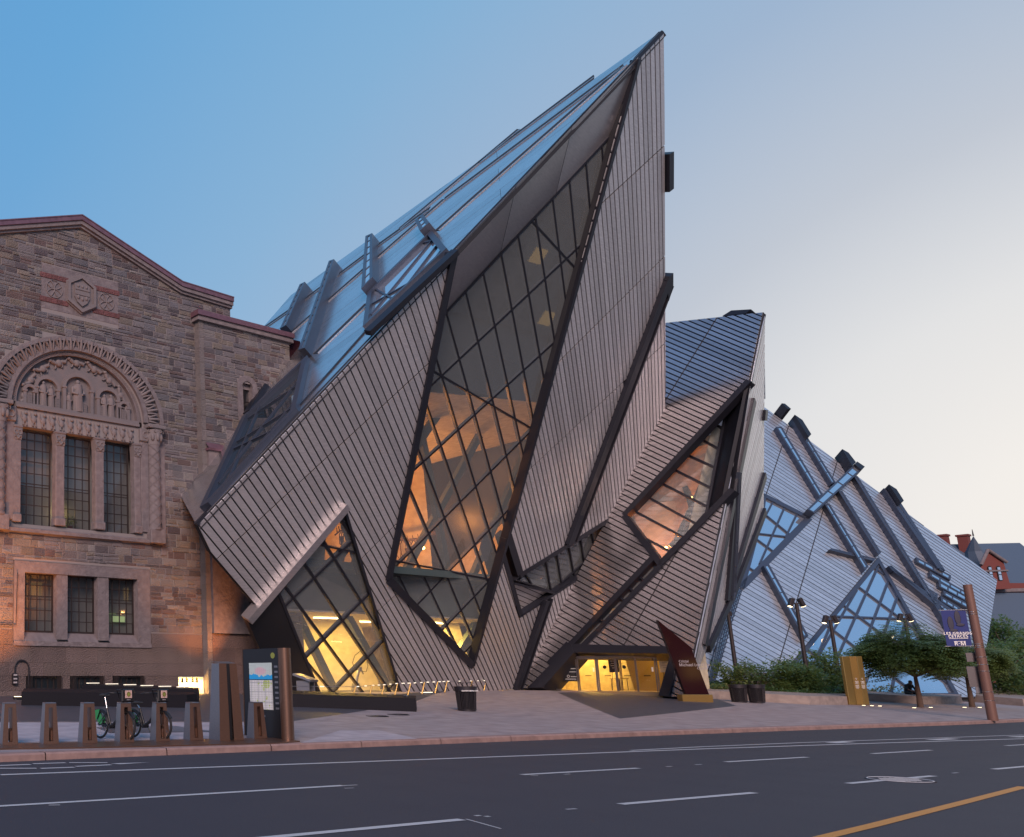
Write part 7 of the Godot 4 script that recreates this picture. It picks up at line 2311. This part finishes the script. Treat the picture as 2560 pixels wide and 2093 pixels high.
func build_planting() -> void:
	# long low planter walls of pale concrete
	var pl := [
		[P([57.83, -26.77, 58.69, -26.54, 60.36, -22.9, 63.76, -22.39, 68.58, -24.02, 65.25, -24.62, 62.48, -28.24, 61.82, -28.59]), 0.46, "pale concrete planter wall running behind the paired bins to the golden totem"],
		[P([71.09, -24.03, 72.56, -21.83, 78.58, -21.64, 83.92, -23.14, 77.91, -23.4, 75.72, -25.51]), 0.46, "pale concrete planter wall with the seated person on it"],
		[P([83.33, -22.39, 82.06, -19.7, 82.74, -18.44, 93.45, -20.77, 90.85, -21.77, 90.07, -24.04]), 0.46, "pale concrete planter wall at the right, behind the street pole"],
		[P([82.63, -24.91, 87.19, -23.7, 92.37, -22.74, 97.8, -24.05, 91.35, -24.81, 86.5, -26.06]), 0.46, "low far concrete wall behind the trees at the right"]]
	for p in pl:
		var o := thing("planter_wall", p[2], "planter")
		put("block", ground_block(p[0], -0.05, p[1]), M.planter, o)
		var cap := MB.new()
		var rim: PackedVector2Array = p[0]
		for i in rim.size():
			var a: Vector2 = rim[i]; var b: Vector2 = rim[(i + 1) % rim.size()]
			if a.distance_to(b) > 1.2 and i < 3:
				var steps := int(a.distance_to(b) / 2.4) + 1
				for k in range(1, steps):
					var q := a.lerp(b, float(k) / steps)
					var jn := MB.new()
					jn.soft_box(on_ground(q.x, q.y, p[1] + 0.012), Vector3(0.09, 0.03, 0.09), 0.008)
					put("skate_stop", jn, M.iron, o)
	# low ground cover
	var gc := MB.new()
	for k in 6500:
		var t := rng.randf()
		var a: Vector3 = Vector3(61.7, 0.35, -28.32); var b: Vector3 = Vector3(65.74, 0.12, -24.84); var c: Vector3 = Vector3(69.17, 0.06, -24.22)
		var q := a.lerp(b, t / 0.72) if t < 0.72 else b.lerp(c, (t - 0.72) / 0.28)
		q += Vector3(0.507, 0, -0.862) * rng.randf_range(0.0, 3.2)
		q.y = ground_y(q.x, q.z) + 0.30 + rng.randf() * (0.28 + 0.25 * sin(q.x * 1.7) * sin(q.x * 0.6 + 1.0))
		leaf(gc, q, 0.17, -0.25)
	stuff(tag(put("ground_cover", gc, M.leaf_0), "low green ground cover filling the planter behind the paired bins", "ground cover"))
	var g2 := MB.new()
	for k in 5200:
		var a: Vector3 = Vector3(74.93, 0.11, -25.31); var b: Vector3 = Vector3(83.14, -0.11, -22.93); var c: Vector3 = Vector3(91.69, -0.29, -21.17)
		var t := rng.randf()
		var q := a.lerp(b, t / 0.6) if t < 0.6 else b.lerp(c, (t - 0.6) / 0.4)
		q += Vector3(0.507, 0, -0.862) * rng.randf_range(0.2, 4.0)
		q.y = ground_y(q.x, q.z) + 0.25 + rng.randf() * (0.45 + 0.2 * sin(q.x * 1.3))
		leaf(g2, q, 0.16, -0.3)
	stuff(tag(put("ground_cover", g2, M.leaf_3), "purplish low planting behind the seated person", "ground cover"))
	var soil := MB.new()
	soil.flat(Vector3(61.51, 0.35, -28.34) + Vector3(0, 0.3, 0), Vector3(69.17, 0.06, -24.22) + Vector3(0, 0.3, 0), Vector3(69.17, 0.06, -24.22) + Vector3(2.5, 0.3, -5.5), Vector3(61.51, 0.35, -28.34) + Vector3(1.0, 0.3, -2.5), Vector3(70, -3, -26))
	soil.flat(Vector3(74.93, 0.11, -25.31) + Vector3(0, 0.3, 0), Vector3(83.14, -0.11, -22.93) + Vector3(0, 0.3, 0), Vector3(83.14, -0.11, -22.93) + Vector3(2.5, 0.3, -5), Vector3(74.93, 0.11, -25.31) + Vector3(2.5, 0.3, -5), Vector3(70, -3, -24))
	structure(put("planting_soil", soil, M.earth))
	# shrubs
	var yel := [M.leaf_1, M.leaf_2]; var grn := [M.leaf_0, M.leaf_1]; var pur := [M.leaf_3, M.leaf_0]
	var back := Vector3(0.507, 0, -0.862)
	shrub("tall loose yellow green shrub behind the paired bins", Vector3(63.21, 0.27, -27.01) + back * 1.0, Vector3(0.95, 1.15, 0.9), yel, 2600, 0.16)
	shrub("dark purplish shrub between the tall yellow green shrub and the near lamp post", Vector3(64.15, 0.22, -26.36) + back * 1.2, Vector3(0.95, 0.95, 0.9), pur, 2600, 0.15)
	shrub("broad leafy green shrub left of the near lamp post", Vector3(65.34, 0.17, -25.69) + back * 1.6, Vector3(1.2, 1.05, 1.1), grn, 4600, 0.18)
	shrub("dense green shrub right of the near lamp post", Vector3(67.3, 0.12, -24.94) + back * 1.4, Vector3(1.35, 1.15, 1.1), [M.leaf_0, M.leaf_1, M.leaf_0], 5200, 0.18)
	shrub("tall dark shrub directly behind the golden totem", Vector3(70.98, 0.09, -24.85) + back * 2.2, Vector3(1.5, 1.45, 1.2), grn, 5200, 0.19)
	shrub("dark shrub right of the golden totem, reaching over the planter wall", Vector3(73.3, 0.07, -24.62) + back * 2.0, Vector3(1.2, 1.2, 1.1), [M.leaf_0, M.leaf_3], 3400, 0.18)
	shrub("low round bush at the left end of the planter by the dedication sign", Vector3(61.39, 0.3, -27.49) + back * 0.6, Vector3(0.7, 0.38, 0.5), [M.leaf_0, M.leaf_2], 1700, 0.13)
	# plaza trees
	street_tree("broad layered plaza tree with drooping leaves, its trunk right of the seated person", Vector3(67.64, -0.18, -20.43), 1.7, Vector3(2.55, 1.75, 2.3), Vector3(0.0, 0, 0.0), M.leaf_0, 4300, 0.19)
	street_tree("smaller plaza tree just left of the street pole with yellowish lower leaves", Vector3(74.05, -0.26, -19.99), 1.75, Vector3(2.2, 1.3, 2.0), Vector3(0.0, 0, 0.0), M.leaf_1, 3300, 0.18)
	# background trees at the right edge
	var bg := [[Vector3(93.02, 1.57, -23.28), 3.6, Vector3(3.0, 2.6, 2.6), M.leaf_0, "dark leafy tree right of the street pole"], [Vector3(103.14, 1.57, -24.42), 3.4, Vector3(3.2, 2.4, 2.6), M.leaf_1, "yellow green leafy tree at the right edge of the view"], [Vector3(124.68, 3.49, -30.22), 7.0, Vector3(2.2, 4.4, 2.2), M.leaf_0, "tall narrow dark tree in front of the brick house"], [Vector3(120.19, 3.04, -28.24), 5.0, Vector3(3.2, 3.0, 3.0), M.leaf_1, "round tree before the brick house at the far right"], [Vector3(112.27, 2.62, -28.26), 5.4, Vector3(2.6, 2.8, 2.4), M.leaf_0, "dark tree beside the right end of the far crystal"]]
	for b in bg:
		var p: Vector3 = b[0]
		var r: Vector3 = b[2]
		var gy := ground_y(p.x, p.z)
		var o := thing("background_tree", b[4], "tree", Vector3(p.x, gy, p.z), 0, "trees beyond the plaza")
		var top := Vector3(0, maxf(1.2, p.y - gy - r.y * 0.6), 0)
		var tb := MB.new()
		tb.tube(PackedVector3Array([Vector3.ZERO, top, top + Vector3(0, r.y, 0)]), 0.22, 0.05, 8)
		var ends := limbs(tb, top, top.y, r, 8, 0.08)
		put("trunk", tb, M.bark, o)
		var cb := MB.new()
		var mid := Vector3(0, p.y - gy + 0.3, 0)
		for k in 34:
			var d := Vector3(rng.randfn(), rng.randfn(), rng.randfn()).normalized() * pow(rng.randf(), 0.4)
			leaf_clump(cb, mid + d * r * 0.85, r * rng.randf_range(0.2, 0.34), 150, 0.26, 0.15)
		put("crown", cb, b[3], o)
	# lights set in the paving below the two trees
	for k in 4:
		var p: Vector3 = [Vector3(65.84, -0.19, -20.16), Vector3(68.13, -0.21, -20.14), Vector3(71.87, -0.26, -19.74), Vector3(73.65, -0.29, -19.56)][k]
		var u := thing("tree_uplight", ["left", "right", "left", "right"][k] + " small paving light under the " + ["broad plaza tree", "broad plaza tree", "smaller plaza tree", "smaller plaza tree"][k], "uplight", p, 0, "small lights under the trees")
		var m := MB.new()
		m.tube(PackedVector3Array([Vector3.ZERO, Vector3(0, 0.025, 0)]), 0.12, 0.11, 14)
		put("rim", m, M.steel_grey, u)
		var g := MB.new()
		g.tube(PackedVector3Array([Vector3(0, 0.025, 0), Vector3(0, 0.034, 0)]), 0.085, 0.085, 14)
		put("lamp_glass", g, M.strip_glow, u)
		var sp := SpotLight3D.new()
		sp.name = "uplight_beam"
		sp.light_color = Color(1.0, 0.85, 0.42); sp.light_energy = 7.0; sp.light_size = 0.08
		sp.spot_angle = 32; sp.spot_angle_attenuation = 0.9; sp.spot_range = 30; sp.spot_attenuation = 2.0; sp.shadow_enabled = true
		u.add_child(sp)
		sp.look_at_from_position(Vector3(0, 0.06, 0), Vector3([0.15, -0.15, 0.15, -0.15][k], 2.0, -0.1), Vector3.BACK)
	build_person()

# ---- the seated person: joints, radii and a smooth skin round them
func build_person() -> void:
	var at: Vector3 = Vector3(75.44, -0.04, -23.23)
	var o := thing("person", "person in a dark shirt and shorts sitting bent forward on the planter wall", "person", at + Vector3(0, 0, 0), -0.55)
	var bones := [
		# from, to, radius at each end, colour
		[Vector3(0, 0.60, -0.10), Vector3(0, 0.86, -0.02), 0.17, 0.165, 0], [Vector3(0, 0.86, -0.02), Vector3(0, 1.02, 0.10), 0.165, 0.13, 0], [Vector3(-0.17, 1.02, 0.08), Vector3(0.17, 1.02, 0.08), 0.075, 0.075, 0],
		[Vector3(0, 1.04, 0.12), Vector3(0, 1.13, 0.18), 0.055, 0.05, 2], [Vector3(0, 1.20, 0.22), Vector3(0, 1.24, 0.21), 0.095, 0.098, 2], [Vector3(0, 1.16, 0.27), Vector3(0, 1.15, 0.27), 0.055, 0.055, 2],
		[Vector3(-0.20, 1.0, 0.08), Vector3(-0.25, 0.76, 0.20), 0.062, 0.05, 0], [Vector3(-0.25, 0.76, 0.20), Vector3(-0.08, 0.66, 0.38), 0.044, 0.032, 2],
		[Vector3(0.20, 1.0, 0.08), Vector3(0.25, 0.76, 0.20), 0.062, 0.05, 0], [Vector3(0.25, 0.76, 0.20), Vector3(0.08, 0.66, 0.38), 0.044, 0.032, 2],
		[Vector3(-0.08, 0.66, 0.38), Vector3(-0.01, 0.65, 0.43), 0.034, 0.03, 2], [Vector3(0.08, 0.66, 0.38), Vector3(0.01, 0.65, 0.43), 0.034, 0.03, 2],
		[Vector3(-0.1, 0.56, -0.06), Vector3(-0.17, 0.53, 0.34), 0.098, 0.075, 1], [Vector3(0.1, 0.56, -0.06), Vector3(0.17, 0.53, 0.34), 0.098, 0.075, 1],
		[Vector3(-0.17, 0.51, 0.36), Vector3(-0.16, 0.10, 0.34), 0.062, 0.042, 2], [Vector3(0.17, 0.51, 0.36), Vector3(0.16, 0.10, 0.34), 0.062, 0.042, 2],
		[Vector3(-0.16, 0.055, 0.33), Vector3(-0.18, 0.045, 0.52), 0.048, 0.042, 3], [Vector3(0.16, 0.055, 0.33), Vector3(0.18, 0.045, 0.52), 0.048, 0.042, 3]]
	var cols := [Color(0.022, 0.020, 0.026), Color(0.045, 0.04, 0.04), Color(0.24, 0.125, 0.085), Color(0.03, 0.03, 0.035)]
	var cell := 0.024
	var lo := Vector3(-0.36, 0.0, -0.32)
	var nx := 30; var ny := 58; var nz := 38
	var val := PackedFloat32Array(); val.resize(nx * ny * nz)
	var dist := func(p: Vector3) -> Array:
		var s := 0.0; var best := 9.0; var who := 0
		for b in bones:
			var ab: Vector3 = b[1] - b[0]
			var t := clampf((p - b[0]).dot(ab) / maxf(ab.length_squared(), 1e-6), 0, 1)
			var d: float = p.distance_to(b[0] + ab * t) - lerpf(b[2], b[3], t)
			s += exp(-d * 42.0)
			if d < best: best = d; who = b[4]
		return [-log(maxf(s, 1e-30)) / 42.0, who]
	for k in nz:
		for j in ny:
			for i in nx:
				val[(k * ny + j) * nx + i] = dist.call(lo + Vector3(i, j, k) * cell)[0]
	var vid := {}
	var pts: Array[Vector3] = []
	for k in nz - 1:
		for j in ny - 1:
			for i in nx - 1:
				var c := Vector3.ZERO; var n := 0
				for e in [[0, 1], [0, 2], [0, 4], [1, 3], [1, 5], [2, 3], [2, 6], [3, 7], [4, 5], [4, 6], [5, 7], [6, 7]]:
					var a: int = e[0]; var b: int = e[1]
					var va := val[((k + (a >> 2)) * ny + j + ((a >> 1) & 1)) * nx + i + (a & 1)]
					var vb := val[((k + (b >> 2)) * ny + j + ((b >> 1) & 1)) * nx + i + (b & 1)]
					if (va < 0) != (vb < 0):
						c += Vector3(a & 1, (a >> 1) & 1, a >> 2).lerp(Vector3(b & 1, (b >> 1) & 1, b >> 2), va / (va - vb)); n += 1
				if n:
					vid[(k * ny + j) * nx + i] = pts.size()
					pts.append(lo + (Vector3(i, j, k) + c / n) * cell)
	var mb := MB.new()
	var nrm: Array[Vector3] = []; var col: Array[Color] = []
	for p in pts:
		var r: Array = dist.call(p)
		nrm.append(Vector3(dist.call(p + Vector3(0.01, 0, 0))[0] - dist.call(p - Vector3(0.01, 0, 0))[0], dist.call(p + Vector3(0, 0.01, 0))[0] - dist.call(p - Vector3(0, 0.01, 0))[0], dist.call(p + Vector3(0, 0, 0.01))[0] - dist.call(p - Vector3(0, 0, 0.01))[0]).normalized())
		var c: Color = cols[r[1]]
		if p.y > 1.21 or (p.y > 1.14 and p.z < 0.17 and p.y > 1.1 and r[1] == 2): c = Color(0.03, 0.02, 0.015)
		col.append(c)
	var step := [1, nx, nx * ny]
	for k in range(1, nz - 1):
		for j in range(1, ny - 1):
			for i in range(1, nx - 1):
				var at0 := (k * ny + j) * nx + i
				for ax in 3:
					if (val[at0] < 0) == (val[at0 + step[ax]] < 0): continue
					var u: int = step[(ax + 1) % 3]; var w: int = step[(ax + 2) % 3]
					var q := [at0, at0 - u, at0 - u - w, at0 - w]
					if not (vid.has(q[0]) and vid.has(q[1]) and vid.has(q[2]) and vid.has(q[3])): continue
					for tr in [[0, 1, 2], [0, 2, 3]]:
						var a: int = vid[q[tr[0]]]; var b: int = vid[q[tr[1]]]; var d: int = vid[q[tr[2]]]
						mb.tint = col[a]
						mb.tri(pts[a], pts[b], pts[d], nrm[a], nrm[b], nrm[d])
	var pm := mat("person_skin_and_cloth", Color.WHITE, 0.75)
	pm.vertex_color_use_as_albedo = true
	put("body", mb, pm, o)
	var ph := thing("phone", "small dark phone held in the seated person's hands", "phone", o.position + Basis(Vector3.UP, -0.55) * Vector3(0, 0.69, 0.45), -0.55)
	var pb := MB.new()
	pb.soft_box(Vector3.ZERO, Vector3(0.075, 0.012, 0.15), 0.004, Basis(Vector3.RIGHT, -0.6))
	put("case", pb, M.black_plastic, ph)

# across the street, behind the camera: what the big window mirrors
func build_street_opposite() -> void:
	var walk := structure(Node3D.new())
	walk.name = "opposite_pavement"
	add_child(walk)
	var wb := MB.new()
	for k in 20:
		var x := -60.0 + k * 10
		wb.quad(Vector3(x, -SLOPE * x + 0.14, 9.4), Vector3(x + 10, -SLOPE * (x + 10) + 0.14, 9.4), Vector3(x + 10, -SLOPE * (x + 10) + 0.14, 40), Vector3(x, -SLOPE * x + 0.14, 40), Vector3.UP)
		wb.quad(Vector3(x, -SLOPE * x - 0.2, 9.4), Vector3(x + 10, -SLOPE * (x + 10) - 0.2, 9.4), Vector3(x + 10, -SLOPE * (x + 10) + 0.14, 9.4), Vector3(x, -SLOPE * x + 0.14, 9.4), Vector3.FORWARD)
	put("slab", wb, M.concrete, walk)
	for k in 3:
		var x0: float = [16.0, 40.0, 70.0][k]; var w: float = [22.0, 26.0, 24.0][k]; var h: float = [20.0, 27.0, 17.0][k]
		var o := thing("street_building", ["plain dark building across the street, left one in the window's reflection", "taller dark building across the street with lit windows in the reflection", "low dark building across the street at the right of the reflection"][k], "building", Vector3(x0, 0, 30))
		var b := MB.new()
		b.box(Vector3(w * 0.5, h * 0.5, 6), Vector3(w, h, 12))
		put("wall", b, M.dressed_stone, o)
		for f in int(h / 3.6):
			for i in int(w / 3.0):
				var wn := MB.new()
				wn.box(Vector3(1.6 + i * 3.0, 2.2 + f * 3.6, -0.02), Vector3(1.7, 1.9, 0.08))
				put("window", wn, M.dim_glass if rng.randf() < 0.9 else M.lit_window, o)
	for k in 3:
		var p := Vector3([30.0, 47.0, 62.0][k], 0, 13.5)
		p.y = -SLOPE * p.x + 0.14
		var o := thing("street_tree", ["left", "middle", "right"][k] + " tree across the street, seen only mirrored in the big window", "tree", p, 0, "trees across the street")
		var tb := MB.new()
		tb.tube(PackedVector3Array([Vector3.ZERO, Vector3(0, 3.0, 0), Vector3(0.1, 6, 0)]), 0.2, 0.06, 8)
		put("trunk", tb, M.bark, o)
		var cb := MB.new()
		for i in 22:
			var d := Vector3(rng.randfn(), rng.randfn(), rng.randfn()).normalized() * pow(rng.randf(), 0.4)
			leaf_clump(cb, Vector3(0, 6, 0) + d * Vector3(2.6, 2.4, 2.6), Vector3.ONE * 0.8, 90, 0.32, 0.1)
		put("crown", cb, M.leaf_0, o)
	for k in 2:
		var p := Vector3([26.0, 56.0][k], 0, 10.2)
		p.y = -SLOPE * p.x + 0.14
		var o := thing("street_lamp", ["left", "right"][k] + " lit street lamp across the road, mirrored in the big window", "street lamp", p, 0, "street lamps across the road")
		var m := MB.new()
		m.tube(PackedVector3Array([Vector3.ZERO, Vector3(0, 8.5, 0), Vector3(0, 9.0, -0.5), Vector3(0, 9.1, -2.0)]), 0.12, 0.06, 8)
		put("pole", m, M.lamp_pole, o)
		var hd := MB.new()
		hd.soft_box(Vector3(0, 9.1, -2.3), Vector3(0.3, 0.14, 0.8), 0.03)
		put("lamp_head", hd, M.lamp_pole, o)
		bulb("bulb", o, Vector3(0, 8.98, -2.3), 0.12, Color(1.0, 0.68, 0.36), 20.0, M.bulb_warm)
	for k in 3:
		var p := Vector3([33.0, 41.0, 52.0][k], 0, [6.6, 6.4, 6.8][k])
		p.y = -SLOPE * p.x
		parked_car(["dark car with red tail lights across the road, left one in the reflection", "dark car with red tail lights across the road, middle one in the reflection", "blue grey car across the road, right one in the reflection"][k], p, k)

func parked_car(label: String, at: Vector3, k: int) -> void:
	var o := thing("parked_car", label, "car", at, 0.0, "cars waiting across the road")
	var side := P([-2.2, 0.35, -2.15, 0.75, -1.5, 0.92, -0.75, 1.40, 0.75, 1.42, 1.45, 0.98, 2.1, 0.85, 2.2, 0.4])
	var b := MB.new()
	b.prism(side, -0.85, 0.85, true)
	put("body", b, M.steel_grey if k == 2 else M.black_plastic, o)
	for s in [-0.86, 0.86]:
		var g := MB.new()
		g.prism(P([-1.3, 0.95, -0.7, 1.34, 0.7, 1.36, 1.25, 0.98]), s - 0.01, s + 0.01, true)
		put("side_window", g, M.dim_glass, o)
		for x in [-1.35, 1.4]:
			var w := MB.new()
			w.tube(PackedVector3Array([Vector3(x, 0.33, s - 0.1), Vector3(x, 0.33, s + 0.06)]), 0.33, 0.33, 16)
			put("wheel", w, M.rubber, o)
	for s in [-0.6, 0.6]:
		var t := MB.new()
		t.soft_box(Vector3(2.18, 0.72, s), Vector3(0.05, 0.14, 0.36), 0.01)
		put("tail_light", t, M.tail_glow, o)
